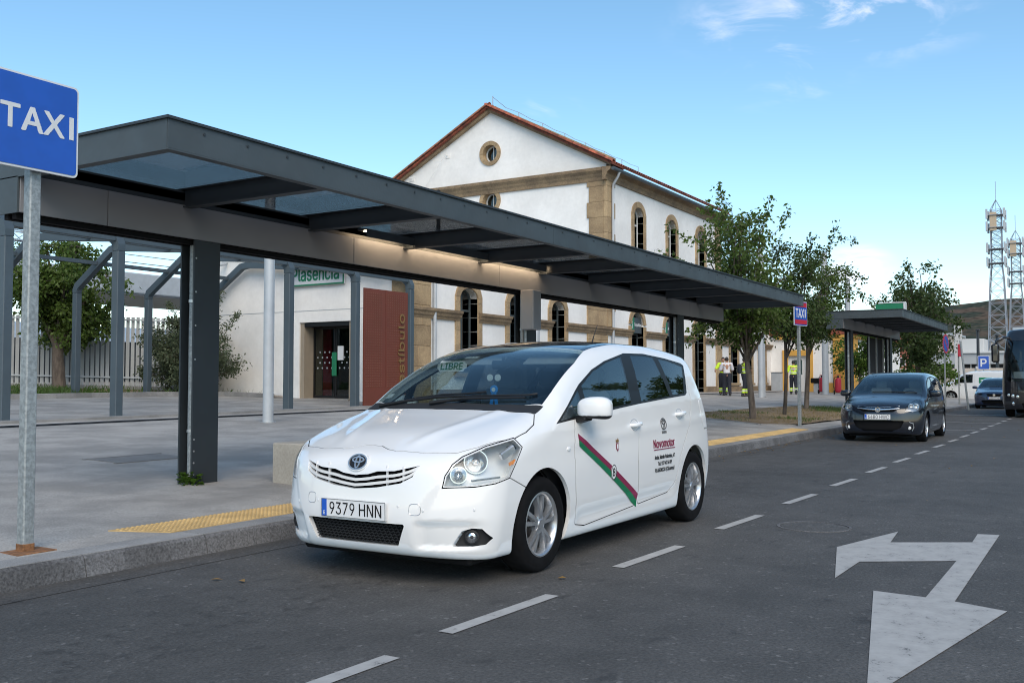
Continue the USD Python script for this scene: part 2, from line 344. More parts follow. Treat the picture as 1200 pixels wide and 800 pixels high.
# ------------------------------------------------------------------ the ground
def sheet(xs, ys, zf):
    X, Y = np.meshgrid(xs, ys, indexing='ij'); Z = zf(X, Y); n = len(ys)
    i = np.arange((len(xs) - 1) * n).reshape(-1, n)[:, :-1].ravel()
    f = np.vstack([np.c_[i, i + n, i + n + 1], np.c_[i, i + n + 1, i + 1]])
    return trimesh.Trimesh(np.c_[X.ravel(), Y.ravel(), Z.ravel()], f, process=False)
def poly_sheet(poly, z, step=None, zf=None):
    """a flat polygon laid on the ground, one-sided"""
    if not isinstance(poly, Polygon): poly = Polygon(poly)
    v, f = trimesh.creation.triangulate_polygon(poly, engine='earcut')
    if step: v3, f = trimesh.remesh.subdivide_to_size(np.c_[v, np.zeros(len(v))], f, step, max_iter=9); v = v3[:, :2]
    zz = np.full(len(v), z) if zf is None else zf(v[:, 0], v[:, 1]) + z
    m = trimesh.Trimesh(np.c_[v, zz], f, process=False)
    if len(m.faces) and m.face_normals[:, 2].mean() < 0: m.invert()
    return m
far_x = np.r_[-400, -150, -60, 0, 60, 120, 200, 320, 500, 800, 1300, 2000]; far_y = np.r_[-900, -400, -150, -60, 0, 40, 100, 250, 500, 900, 1500]
obj('ground', sheet(far_x, far_y, lambda x, y: -.02 + 0 * x), 'ground_far', smooth=True, kind='structure')
obj('road', sheet(np.linspace(-60, 130, 60), np.linspace(-11, 5.80, 12), lambda x, y: 0 * x), 'asphalt', smooth=True, kind='structure')
BED = Polygon([(23.6, 7.3), (24.3, 6.62), (34.6, 6.25), (36.5, 7.2), (36.0, 9.6), (25.0, 10.2)])
plaza = obj('pavement', sheet(np.r_[-30, np.arange(-10, 75, 1.0), 80, 100, 130], np.r_[5.97, 6.4, np.arange(7, 46, 1.0)], lambda x, y: pz(x, y)), 'plaza_concrete', smooth=True, kind='structure')
kerb = setkeys(UsdGeom.Xform.Define(stage, '/World/kerb').GetPrim(), kind='structure')
r = rng(3)
x = -6.0
while x < 62:
    L = 1.0
    prof = [(5.68, -.10), (5.68, -.02), (5.712, .118), (5.735, .139), (5.975, .142), (5.975, -.10)]
    v = np.array(prof); dz = r.normal(0, .0015); dy = r.normal(0, .002)
    p = np.c_[np.zeros(6), v[:, 0] + dy, v[:, 1] + dz]
    m = trimesh.convex.convex_hull(np.vstack([p + [x + .004, 0, 0], p + [x + L - .004, 0, 0]]))
    ks = obj('kerb_stone', m, 'kerb_face', kerb, smooth=False)
    obj('stone_top', cbox((x + .006, 5.737 + dy, .1385 + dz), (x + L - .006, 5.974 + dy, .1435 + dz)), 'kerb_top', ks, smooth=False)
    x += L
obj('gutter', sheet(np.linspace(-6, 62, 40), np.array([5.40, 5.55, 5.70]), lambda x, y: .003 + 0 * x), 'asphalt', kerb, smooth=True)
# yellow warning tiles with domes, along the kerb
tac = thing('tactile_paving', 'yellow tactile paving strip of domed tiles along the kerb edge', 'paving strip')
def tactile_mesh(clip=None):
    l = [cbox((0, 0, -.03), (.397, .397, 0), .003)] if clip is None else [prism(clip, -.03, 0)]
    for i in range(9):
        for j in range(9):
            cx, cy = .022 + i * .0442, .022 + j * .0442
            if clip is not None and not clip.buffer(-.018).contains(Point(cx, cy)): continue
            a = np.arange(6) * PI / 3
            b = np.c_[cx + .017 * np.cos(a), cy + .017 * np.sin(a), np.full(6, -.001)]; tp = np.c_[cx + .010 * np.cos(a), cy + .010 * np.sin(a), np.full(6, .006)]
            v = np.vstack([b, tp]); f = [(k, (k + 1) % 6, 6 + (k + 1) % 6) for k in range(6)] + [(k, 6 + (k + 1) % 6, 6 + k) for k in range(6)] + [(6, 6 + k, 7 + k) for k in range(1, 5)]
            l.append(trimesh.Trimesh(v, np.array(f), process=False))
    return trimesh.util.concatenate(l)
tm0 = tactile_mesh(); n = 0
for i in range(46):
    m = tm0.copy(); x0 = 4.66 + i * .40
    m.apply_translation((x0, 5.985, .1465 + r.normal(0, .0008)))
    def lift(q): v = q.vertices; v[:, 2] += pz(v[:, 0], v[:, 1]) - .14; q.vertices = v; return q
    m = lift(m)
    if i == 0: m = lift(moved(tactile_mesh(Polygon([(0, .397), (.397, .397), (.397, 0), (.25, 0)])), (x0, 5.985, .1465)))
    obj('paving_tile', m, 'tactile', tac, smooth=False)
# planting bed with dry earth
bed = thing('planting_bed', 'bed of dry brown earth with sparse weeds around the street trees', 'planting bed')
obj('earth', poly_sheet(BED, .02, .5, lambda x, y: pz(x, y) + .03 * meshkit.fbm(np.c_[x * .9, y * .9, 0 * x], 3)), 'dirt', bed, smooth=True)
edge = BED.exterior.coords
for a, b in zip(edge[:-1], edge[1:]):
    if min(a[1], b[1]) < 6.7 and a[0] > 24 and b[0] < 36: continue
    obj('edging', bar((*a, pz(*a) + .0), (*b, pz(*b) + .0), .08, .06, c=.006), 'kerb_top', bed)
# blades and weeds
def blades(n, region, seed, h=(.04, .14), zf=pz, w=.007, dens=None, z0=.03):
    rr = rng(seed); minx, miny, maxx, maxy = region.bounds
    P_ = []; 
    while len(P_) < n:
        q = rr.uniform([minx, miny], [maxx, maxy], (n, 2))
        if dens is not None: q = q[rr.random(n) < dens(q)]
        from shapely import contains_xy
        q = q[contains_xy(region, q[:, 0], q[:, 1])]; P_ += q.tolist()
        if len(P_) == 0 and dens is None: break
    p = np.array(P_[:n]); k = len(p); a = rr.uniform(0, 2 * PI, k); hh = rr.uniform(*h, k); lean = rr.normal(0, .35, (k, 2)) * hh[:, None]
    z = zf(p[:, 0], p[:, 1]) + z0; d = np.c_[np.cos(a), np.sin(a)] * w
    v = np.stack([np.c_[p - d, z - .02], np.c_[p + d, z - .02], np.c_[p + lean * .5 + d * .6, z + hh * .6], np.c_[p + lean * 1.1, z + hh]], 1).reshape(-1, 3)
    i = np.arange(k) * 4; f = np.vstack([np.c_[i, i + 1, i + 2], np.c_[i, i + 2, i + 3]])
    return trimesh.Trimesh(v, f, process=False)
dn = lambda q: np.clip((meshkit.fbm(np.c_[q * .75, np.zeros(len(q))], 3, 5) - .52) * 6, 0, 1)
obj('weeds', blades(2600, BED.buffer(-.1), 11, (.02, .09), dens=dn), 'grass', kind='stuff', label='sparse green weeds growing in the dry planting bed', cat='weeds')
obj('dead_grass', blades(7000, BED.buffer(-.1), 12, (.015, .05), w=.006), 'dry_grass', kind='stuff', label='short dry grass and litter on the brown earth bed', cat='dry grass')
# fallen leaves along the kerb and on the road
def litter(n, seed):
    rr = rng(seed); l = []
    x = np.r_[rr.uniform(15, 27, n // 2), rr.uniform(2, 40, n // 2)]
    y = np.where(np.arange(n) < n // 2, 5.66 - np.abs(rr.normal(0, .22, n)), rr.uniform(-4, 5.6, n))
    s = rr.uniform(.018, .045, n); a = rr.uniform(0, 2 * PI, n); up = rr.uniform(.004, .015, n)
    c, d = np.c_[np.cos(a), np.sin(a)] * s[:, None], np.c_[-np.sin(a), np.cos(a)] * s[:, None] * .5
    p = np.c_[x, y]; z = .009
    v = np.stack([np.c_[p - c, 0 * x + z], np.c_[p + d, z + up], np.c_[p + c, 0 * x + z + .003], np.c_[p - d, z + up * .7]], 1).reshape(-1, 3)
    i = np.arange(n) * 4; return trimesh.Trimesh(v, np.vstack([np.c_[i, i + 1, i + 2], np.c_[i, i + 2, i + 3]]), process=False)
obj('fallen_leaves', litter(150, 4), 'dry_leaf', kind='stuff', label='small dry leaves scattered along the kerb and road', cat='leaves')
# ------------------------------------------------------------------ road markings
x = 4.07 - 6.3
k = 0
names = ['nearest, cut off at the bottom of the picture', 'beside the front wheel of the white taxi', 'beside the rear wheel of the white taxi']
xs = [3.05 - 2.03 + 0, 3.05] + [4.07 + 2.035 * i for i in range(24)]
xs = [1.0, 2.55, 4.07] + [4.07 + 2.03 * i for i in range(1, 24)]
for i, x0 in enumerate(xs):
    if x0 < 2: continue
    L = 1.04
    pl = Polygon([(x0, 2.80 + .04), (x0 + L, 2.80 + .0), (x0 + L, 2.89), (x0, 2.93)])
    lab = {2.55: 'white lane dash cut off by the lower picture edge'}.get(x0)
    j = i - 1
    words = ['', 'first', 'second', 'third', 'fourth', 'fifth', 'sixth', 'seventh', 'eighth', 'ninth', 'tenth', 'eleventh', 'twelfth', 'thirteenth', 'fourteenth', 'fifteenth', 'sixteenth', 'seventeenth', 'eighteenth', 'nineteenth', 'twentieth', 'twenty-first', 'twenty-second', 'twenty-third', 'twenty-fourth', 'twenty-fifth']
    lab = lab or f'white painted lane dash, {words[j]} whole one counting from the camera along the road'
    obj('lane_dash', poly_sheet(pl, .0045), 'road_paint', label=lab, cat='road marking', group='dashes of the white lane line')
arrow = [(9.02, .79), (8.98, .95), (8.50, .94), (8.16, 1.49), (8.78, 1.54), (7.72, 1.80), (6.50, 1.53), (7.18, 1.52), (7.56, .94), (6.20, .94), (6.23, 1.24), (4.10, .85), (6.06, .50), (6.17, .78)]
obj('lane_arrow', poly_sheet(Polygon(arrow), .0045, .4), 'road_paint', label='large worn white arrow painted on the road, pointing ahead and to the side', cat='road arrow')
mh = thing('manhole_cover', 'round dark manhole cover set in the road by the lane line', 'manhole cover', (8.70, 2.22, 0))
obj('cover', lathe([(0, .005), (.27, .005), (.28, .003), (.28, -.03), (0, -.03)], 'z', 40), 'asphalt', mh)
obj('rim', lathe([(.292, -.03), (.292, .006), (.315, .006), (.315, -.03)], 'z', 40), 'kerb_face', mh)
# parking-bay lines far along the road
for i, xx in enumerate((27.8, 33.0)):
    obj('bay_line', poly_sheet(Polygon([(xx, 2.95), (xx + .12, 2.95), (xx + .12, 5.3), (xx, 5.3)]), .0045), 'road_paint', label=('thin white parking bay line behind the dark hatchback', 'faint white parking bay line farther behind the dark hatchback')[i], cat='road marking')
obj('stop_line', poly_sheet(Polygon([(40.6, 2.9), (41.0, 2.9), (41.0, 5.5), (40.6, 5.5)]), .0045), 'road_paint', label='white cross line on the road in front of the dark blue car', cat='road marking')
# long slot drain across the plaza and a utility cover
def on_plaza(lo, hi, dz0=-.04, dz1=.012, c=0):
    m = cbox((lo[0], lo[1], 0), (hi[0], hi[1], 1), c)
    xs_ = m.vertices; z = pz(xs_[:, 0], xs_[:, 1]); xs_[:, 2] = np.where(xs_[:, 2] > .5, z + dz1, z + dz0); m.vertices = xs_; return m
dr = thing('drain_channel', 'long dark grated drain channel running across the plaza', 'drain')
for i in range(30):
    obj('grate', on_plaza((-4 + i * 2, 16.05), (-4 + i * 2 + 1.985, 16.42), -.05, .006), 'black_matte', dr)
uc = thing('utility_cover', 'rectangular grey utility cover in the plaza behind the sign post', 'utility cover')
obj('cover', on_plaza((7.55, 10.2), (8.6, 10.75), -.03, .007), 'cover_grey', uc)
obj('frame', MB().add(on_plaza((7.5, 10.15), (8.65, 10.19), -.03, .009)).add(on_plaza((7.5, 10.76), (8.65, 10.80), -.03, .009)).mesh(), 'cover_grey', uc)
# low plinth step in front of the wing and pergola
obj('plaza_step', on_plaza((2, 16.9), (23.4, 17.05), -.1, .05), 'kerb_top', kind='structure')
# ------------------------------------------------------------------ hills far behind
def hills():
    th = np.radians(np.linspace(-50, 62, 225)); rr_ = np.array([700, 850, 1000, 1150, 1300, 1450, 1600, 1800, 2000.])
    T, Rr = np.meshgrid(th, rr_, indexing='ij'); X = Rr * np.cos(T); Y = Rr * np.sin(T)
    up = np.clip((Rr - 700) / 750, 0, 1) ** 1.3 * np.where(Rr > 1450, 1 - (Rr - 1450) / 1400, 1)
    n1 = meshkit.fbm(np.stack([X / 420, Y / 420, 0 * X], -1), 5, 9); n2 = meshkit.fbm(np.stack([X / 90, Y / 90, 0 * X], -1), 4, 2)
    deg = np.degrees(T); env = np.interp(deg, [-50, -5, 2, 5, 9, 14, 24, 62], [112, 126, 122, 116, 100, 70, 30, 20])
    Z = up * env * (.72 + .56 * n1) + up * 14 * (n2 - .5) - 2
    n = len(rr_); i = np.arange((len(th) - 1) * n).reshape(-1, n)[:, :-1].ravel()
    return trimesh.Trimesh(np.c_[X.ravel(), Y.ravel(), Z.ravel()], np.vstack([np.c_[i, i + n + 1, i + n], np.c_[i, i + 1, i + n + 1]]), process=False)
P('hill', (.095, .066, .045), .98, spec=.1, col2=(.035, .042, .028), vs=.02, speck=.55, ss=.12, bump=.6, bs=.25, lo=.42, hi=.56)
hm = hills(); 
if hm.face_normals[:, 2].mean() < 0: hm.invert()
obj('hills', hm, 'hill', smooth=True, kind='structure')
# ------------------------------------------------------------------ the taxi shelter: a long steel canopy carried on one row of posts
def shelter(name, label, X0, X1, YF, YB, zt, ncol, cols, base_z, lamp=None, yb=8.05, nbeam=10, detail=True, panels=None):
    s = thing(name, label, 'shelter')
    zb = zt - .26; SB = 'steel_blue'; beam_t = zb + .03; beam_b = zb - .31
    # front fascia: web with dark cap and lower flange, in lengths
    nseg = 3 if detail else 2
    for i in range(nseg):
        a, b = X0 + (X1 - X0) * i / nseg, X0 + (X1 - X0) * (i + 1) / nseg
        obj('front_fascia', cbox((a + .003, YF, zb + .012), (b - .003, YF + .012, zt - .022)), SB, s)
    obj('fascia_flange', MB().box((X0, YF + .001, zb), (X1, YF + .09, zb + .0115), 0).mesh(), SB, s)
    obj('roof_edge', MB().box((X0 - .02, YF - .02, zt - .022), (X1 + .02, YF + .10, zt)).box((X0 - .02, YF + .1003, zt - .022), (X0 + .10, YB, zt)).box((X1 - .1, YF + .1003, zt - .022), (X1 + .02, YB, zt)).mesh(), 'steel_dark', s, kind=None)
    for x0, x1, nm in ((X0, X0 + .012, 'end_fascia'), (X1 - .012, X1, 'end_fascia')):
        obj(nm, cbox((x0, YF + .0125, zb + .012), (x1, YB, zt - .022)), SB, s)
    obj('fascia_flange', cbox((X0, YF + .0905, zb + .0002), (X0 + .09, YB, zb + .012)), SB, s)
    obj('fascia_flange', cbox((X1 - .09, YF + .0905, zb + .0002), (X1, YB, zb + .012)), SB, s)
    obj('rear_fascia', cbox((X0 + .013, YB - .012, zb + .012), (X1 - .013, YB, zt - .023)), SB, s)
    # cross beams and glass
    st = (X1 - X0) / nbeam
    for i in range(1, nbeam):
        x = X0 + st * i; b = MB()
        b.box((x - .055, YF + .10, zb + .004), (x + .055, YB - .02, zb + .018)).box((x - .006, YF + .10, zb + .0185), (x + .006, YB - .02, zt - .07)).box((x - .055, YF + .10, zt - .0695), (x + .055, YB - .02, zt - .058))
        obj('cross_beam', b, 'steel_dark', s)
    for i in range(nbeam):
        a, b = X0 + st * i, X0 + st * (i + 1)
        obj('roof_pane', cbox((a + .015, YF + .03, zt - .055), (b - .015, YB - .02, zt - .043)), 'roof_glass', s)
    # main beam clad with panels, dark rail below it
    obj('main_beam', cbox((X0 + .02, yb + .03, beam_b + .02), (X1 - .02, yb + .27, zt - .08)), 'steel_dark', s)
    obj('beam_end', cbox((X0, yb + .004, beam_b), (X0 + .018, yb + .53, zb + .010)), SB, s)
    ps = panels or list(np.linspace(X0 + .02, X1, 7))
    for a, b in zip(ps[:-1], ps[1:]):
        obj('beam_panel', cbox((a + .004, yb, beam_b + .005), (b - .004, yb + .028, beam_t), .003), 'beam_panel', s)
    obj('lower_rail', MB().box((X0 + .03, yb + .06, beam_b - .045), (X1 - .1, yb + .12, beam_b + .018)).box((X0 + .03, yb + .18, beam_b - .045), (X1 - .1, yb + .24, beam_b + .018)).mesh(), 'black_matte', s, kind='stuff')
    obj('gutter_rail', cbox((X0 + .05, yb + .03, beam_t + .05), (X1 - .2, yb + .06, beam_t + .13)), 'steel_dark', s)
    # posts: H section with a drain pipe in the groove
    for cx in cols:
        zc = float(pz(cx, yb + .3)) - .03; top = beam_b - .001
        b = sub(s, 'post')
        y0, y1 = yb + .0, yb + .215
        obj('flange', cbox((cx - .17, y0, zc), (cx + .17, y0 + .022, top)), 'post_steel_shaded', b)
        obj('flange', cbox((cx - .17, y1 - .022, zc), (cx + .17, y1, top)), 'post_steel_shaded', b)
        obj('web', cbox((cx - .0, y0 + .0225, zc), (cx + .014, y1 - .0225, top)), 'steel_dark', b)
        if detail:
            pts = [(cx - .085, y0 + .107, zc), (cx - .085, y0 + .107, top)]
            obj('drain_pipe', tube(pts, .043, 16), 'galvanized', b, smooth=40)
            for z in (.55, 1.9):
                obj('pipe_bracket', moved(lathe([(.045, 0), (.052, 0), (.052, .03), (.045, .03), (.045, 0)], 'z', 16), (cx - .085, y0 + .107, zc + z)), 'silver', b)
            bl = MB()
            for z in np.r_[zc + .12:zc + .6:.12, 1.5:2.6:.35]:
                for xx in (-.15,): bl.add(moved(lathe([(0, .007), (.008, .006), (.010, 0), (0, 0)], 'y', 8), (cx + xx, y0 - .006, z)))
            obj('bolts', bl, 'silver', b, kind='stuff')
    if detail:
        bl = MB(); x = X0 + .35
        while x < X1:
            bl.add(moved(lathe([(0, .008), (.011, .006), (.014, 0), (0, 0)], 'y', 6), (x, YF - .0075, zt - .075))); x += .46
        obj('fascia_bolts', bl, 'steel_dark', s, kind='stuff')
        bp = [YF + .45, YF + .75]
    return s, zb, beam_t, beam_b
sh1, zb1, bt1, bb1 = shelter('taxi_shelter', 'long steel and glass taxi shelter with flat roof over the pavement', 4.92, 23.2, 6.10, 8.62, 3.31, 3, (7.02, 13.75, 20.35), .2,
                             panels=[4.94, 5.82, 9.35, 12.78, 15.9, 18.6, 20.9, 23.17])
lm = thing('linear_lamp', 'lit warm strip lamp along the top of the shelter beam', 'lamp')
obj('lamp_body', MB().box((9.40, 7.895, 3.170), (14.0, 8.035, 3.19)).box((9.40, 7.890, 3.085), (14.0, 7.8945, 3.19)).mesh(), 'steel_dark', lm, kind='stuff')
obj('lamp_strip', cbox((9.42, 7.91, 3.155), (13.98, 7.95, 3.1695)), 'lamp_warm', lm)
jb = thing('junction_box', 'grey metal box on the second post of the taxi shelter', 'junction box')
obj('box', cbox((13.40, 7.80, 2.10), (13.66, 8.045, 2.74), .012), 'beam_panel', jb)
obj('conduit', tube([(13.53, 8.02, .3), (13.53, 8.02, 2.1)], .02, 8), 'galvanized', jb)
# second shelter further on, with a green sign on the roof and dark glass panels
sh2, zb2, bt2, bb2 = shelter('bus_shelter', 'smaller steel shelter further along with a green sign box on its roof', 32.1, 42.2, 5.40, 8.0, 3.54, 2, (33.4, 40.2), .3, yb=7.2, nbeam=6, detail=True, panels=[32.12, 35.4, 38.8, 42.1])
gs = thing('roof_sign', 'green sign box standing on the roof of the second shelter', 'sign')
obj('sign_box', cbox((32.9, 5.5, 3.55), (33.25, 6.35, 3.78), .01), 'sign_green', gs)
obj('sign_rim', MB().box((32.885, 5.46, 3.78), (33.265, 6.39, 3.81)).box((32.885, 5.46, 3.545), (33.265, 5.498, 3.7795)).mesh(), 'sign_white', gs)
wd = thing('wind_screen', 'dark panel wall under the far end of the second shelter', 'wind screen')
for k, (x0, x1) in enumerate(((37.2, 38.5), (38.53, 39.8))):
    obj('panel', cbox((x0, 7.45, .5), (x1, 7.50, 2.9)), 'dark_inside', wd)
for x in (37.18, 38.515, 39.82, 41.5):
    obj('post', cbox((x - .035, 7.40, .35), (x + .035, 7.449, 3.0)), 'galvanized', wd)
# stone bench block behind the taxi
bb = thing('stone_bench', 'pale stone block bench under the shelter beside the white taxi', 'bench')
obj('block', cbox((7.55, 7.05, .17), (9.6, 7.62, .62), .015), 'bench_stone', bb)
# weed growing at the foot of the first post
def clump(c, n, r_, h, seed, leaf=.05):
    rr = rng(seed); l = []
    for i in range(n):
        a = rr.uniform(0, 2 * PI); e = rr.uniform(.2, 1.2); L = rr.uniform(.4, 1) * leaf * 1.6; d = np.array([math.cos(a) * math.cos(e), math.sin(a) * math.cos(e), math.sin(e)])
        p = np.array(c) + [math.cos(a) * r_ * rr.random(), math.sin(a) * r_ * rr.random(), h * rr.random()]; s_ = np.cross(d, [0, 0, 1]); s_ /= np.linalg.norm(s_)
        l.append(np.array([p, p + d * L * .5 + s_ * L * .38, p + d * L + [0, 0, -.3 * L], p + d * L * .5 - s_ * L * .38 + [0, 0, .01]]))
    v = np.vstack(l); i = np.arange(n) * 4
    return trimesh.Trimesh(v, np.vstack([np.c_[i, i + 1, i + 2], np.c_[i, i + 2, i + 3]]), process=False)
obj('weed_plant', clump((6.86, 8.08, .20), 90, .10, .12, 5, .065), 'leaf_bright', label='small green weed growing at the foot of the shelter post', cat='weed')
# ------------------------------------------------------------------ cars: a smooth body as the inside of a few blended surfaces, cut into panels
def smax(a, b, k):
    h = np.maximum(k - np.abs(a - b), 0) / k
    return np.maximum(a, b) + h * h * k * .25
def mirror_y(m):
    m = m.copy(); m.vertices = m.vertices * [1, -1, 1]; m.invert(); return m
class CarShape:
    """x runs from the nose to the tail, y across, z up"""
    def __init__(s, **k):
        s.zc = 1.2; s.detail = False; s.nose_k = .09; s.__dict__.update(k)
        s.top = PchipInterpolator(*zip(*k['top_pts'])); s.dtop = s.top.derivative()
        s.plan = PchipInterpolator(*zip(*k['plan_pts'])); s.side = PchipInterpolator(*zip(*k['side_pts']))
        s.nose = PchipInterpolator(*zip(*k['nose_pts'])); s.tail = PchipInterpolator(*zip(*k['tail_pts']))
        s.bow = PchipInterpolator(*zip(*k['bow_pts'])); s.crown = PchipInterpolator(*zip(*k['crown_pts']))
        s.belt = PchipInterpolator(*zip(*k['belt_pts']))
    def F(s, p):
        x, y, z = p[:, 0], np.abs(p[:, 1]), p[:, 2]
        xs = np.clip(x - s.bow(np.clip(x, 0, s.L)) * y * y, -.3, s.L + .3)
        hw = s.plan(np.clip(x, 0, s.L))
        t = s.top(xs) - s.crown(np.clip(x, 0, s.L)) * (y / .88) ** 2.4
        ft = (z - t) / np.sqrt(1 + s.dtop(xs) ** 2)
        b = s.belt(np.clip(x, 0, s.L))
        sd = s.side(np.clip(z, .1, s.zc))
        over = np.maximum(z - b, 0)
        fs = y - (hw + sd - s.tumble * over - s.tumble2 * over * over)
        fn = s.nose(np.clip(z, .1, s.zc)) + s.nose_a * (y / s.hw0) ** s.nose_p - x
        fr = x - (s.tail(np.clip(z, .1, max(1.6, s.zc))) - s.tail_a * (y / s.hw0) ** s.tail_p)
        if s.detail:
            sm = lambda a, b, v: (lambda q: q * q * (3 - 2 * q))(np.clip((v - a) / (b - a), 0, 1))
            y0 = np.interp(x, [.2, 1.0], [.27, .52]); ft = ft - .0055 * np.exp(-((y - y0) / .045) ** 2) * sm(.15, .35, x) * (1 - sm(.95, 1.15, x)) + .0025 * np.exp(-((y - y0 - .10) / .06) ** 2) * sm(.15, .35, x) * (1 - sm(.95, 1.15, x))
            yb = np.interp(z, [.25, .40, .52, .66, .74], [.455, .47, .53, .60, .56]); stp = sm(-.035, .035, y - yb) * (1 - sm(.66, .76, z))
            deep = .010 + .030 * sm(.22, .27, z) * (1 - sm(.37, .43, z)); fn = fn + deep * stp * (1 - sm(.70, .86, y))
            fs = fs + .012 * np.exp(-((z - (.30 + .02 * (x - 1.4))) / .05) ** 2) * sm(1.35, 1.5, x) * (1 - sm(3.1, 3.3, x)) - .006 * np.exp(-((z - (.84 + .035 * (x - 1.4))) / .04) ** 2) * sm(1.0, 1.5, x)
        k = np.interp(x, [0, .9, 1.3], [.16, .16, .085])
        a = smax(ft, fs, k); a = smax(a, fn * .8, s.nose_k); a = smax(a, fr, .09)
        zb = s.zb + .05 * np.clip((.45 - x) / .45, 0, 1) ** 2 + .10 * np.clip((x - s.L + .5) / .5, 0, 1) ** 2
        return smax(a, (zb - z), .05)
    def grad(s, p, h=2e-3):
        g = np.stack([s.F(p + h * e) - s.F(p - h * e) for e in np.eye(3)], 1)
        return g / (np.linalg.norm(g, axis=1, keepdims=True) + 1e-12)
    def cast(s, o, d, t0, t1, level=0., n=30):
        """distance along d where F crosses level, from inside at t0 to outside at t1"""
        a = np.full(len(o), float(t0)); b = np.full(len(o), float(t1))
        for _ in range(n):
            m = (a + b) / 2; inside = s.F(o + d * m[:, None]) < level
            a = np.where(inside, m, a); b = np.where(inside, b, m)
        return (a + b) / 2
    def solid(s, step, level=0.):
        L, W, Z = s.L + .1, 2 * s.hw0 + .15, s.top_pts_max + .1
        nx, ny, nz = int(L / step), int(W / step), int(Z / step)
        def face(n1, n2):
            u, v = np.meshgrid(np.linspace(0, 1, n1 + 1), np.linspace(0, 1, n2 + 1), indexing='ij')
            i = np.arange(n1 * (n2 + 1)).reshape(n1, n2 + 1)[:, :-1].ravel()
            f = np.c_[i, i + n2 + 1, i + n2 + 2, i + 1]
            return u.ravel(), v.ravel(), np.vstack([f[:, [0, 1, 2]], f[:, [0, 2, 3]]])
        parts = []
        for ax, (n1, n2) in ((0, (ny, nz)), (1, (nx, nz)), (2, (nx, ny))):
            for side in (0, 1):
                u, v, f = face(n1, n2); c = np.full_like(u, side)
                p = {0: np.c_[c, u, v], 1: np.c_[u, c, v], 2: np.c_[u, v, c]}[ax]
                flip = (side == 0) ^ (ax == 1)
                parts.append(trimesh.Trimesh(p, f[:, ::-1] if flip else f, process=False))
        m = trimesh.util.concatenate(parts); m.merge_vertices()
        p = m.vertices * [L, W, Z] - [.05, W / 2, .05]
        o = np.c_[np.clip(p[:, 0], .75, s.L - .75), np.zeros(len(p)), np.full(len(p), s.spine_z)]
        o[:, 1] = np.clip(p[:, 1], -.35, .35)
        d = p - o; ln = np.linalg.norm(d, axis=1, keepdims=True); d /= ln
        t = s.cast(o, d, 0, 2.8, level)
        m = trimesh.Trimesh(o + d * t[:, None], m.faces, process=False)
        if m.volume < 0: m.invert()
        return to_man(m)
    def on_side(s, x, z):
        """|y| of the flank at (x, z)"""
        o = np.c_[x, np.zeros(len(x)), z]; d = np.tile([0, 1., 0], (len(o), 1)); return s.cast(o, d, 0, 1.5)
    def on_top(s, x, y):
        o = np.c_[x, y, np.full(len(x), .5)]; d = np.tile([0, 0, 1.], (len(o), 1)); return .5 + s.cast(o, d, 0, 3.2)
    def on_front(s, y, z):
        o = np.c_[np.full(len(y), 1.6), y, z]; d = np.tile([-1., 0, 0], (len(o), 1)); return 1.6 - s.cast(o, d, 0, 2)
    def on_back(s, y, z):
        o = np.c_[np.full(len(y), s.L - 1.5), y, z]; d = np.tile([1., 0, 0], (len(o), 1)); return s.L - 1.5 + s.cast(o, d, 0, 2)
    def build(s, step=.03, thick=.03):
        s.outer = s.solid(step); s.inner = s.solid(step * 1.6, -thick); s.shell = s.outer - s.inner
        return s
    def put(s, name, m, mat, parent, label=None, local=None):
        """a mesh whose outer faces take the true normals of the body surface"""
        if not isinstance(m, trimesh.Trimesh): m = from_man(m)
        if len(m.faces) == 0: print('EMPTY', name); return None
        v, f, n = meshkit.arrays(m, 30)
        far = np.abs(s.F(v)) < 1.2e-3
        g = s.grad(v); ok = far & ((g * n).sum(1) > .80)
        n = np.where(ok[:, None], g, n)
        path = numbered(ppath(parent), name)
        pr = usdkit.mesh(stage, path, (v, f), LOOK(mat), smooth=False)
        pr.CreateNormalsAttr(Vt.Vec3fArray.FromNumpy(n.astype(np.float32))); pr.SetNormalsInterpolation('vertex')
        return setkeys(pr.GetPrim(), label)
    def decal_side(s, name, mesh2, mat, parent, sign=-1, off=.003, th=.0015, label=None, sub_to=.05):
        """a flat print given in (x, z), laid on the flank"""
        m = mesh2
        v, f = trimesh.remesh.subdivide_to_size(m.vertices, m.faces, sub_to, max_iter=8) if sub_to else (m.vertices, m.faces)
        h = v[:, 2]; h = (h - h.min()) / max(h.max() - h.min(), 1e-9)
        y = s.on_side(v[:, 0], v[:, 1]) + off + th * h
        mm = trimesh.Trimesh(np.c_[v[:, 0], sign * y, v[:, 1]], f, process=False)
        if mm.volume < 0: mm.invert()
        return obj(name, mm, mat, parent, smooth=False, label=label)
def cut_y(poly, side):
    """prism across the car's flank from a polygon in (x, z)"""
    m = to_man(prism_y(poly, .30, 1.3)); return m if side > 0 else m.mirror((0, 1, 0))
def cut_z(poly, z0=.4, z1=2.0): return to_man(prism(poly, z0, z1))
def cut_x(poly, x0=-.5, x1=1.2): return to_man(prism_x(poly, x0, x1))
def cyl_y(x, z, r, y0, y1, n=56):
    return to_man(moved(prism_y(Point(x, z).buffer(r, quad_segs=n // 4), y0, y1), (0, 0, 0)))
def grow(poly, d): return (poly if isinstance(poly, Polygon) else Polygon(poly)).buffer(d, join_style=2, mitre_limit=2)
def rounded(poly, r): return Polygon(poly).buffer(-r).buffer(2 * r).buffer(-r)

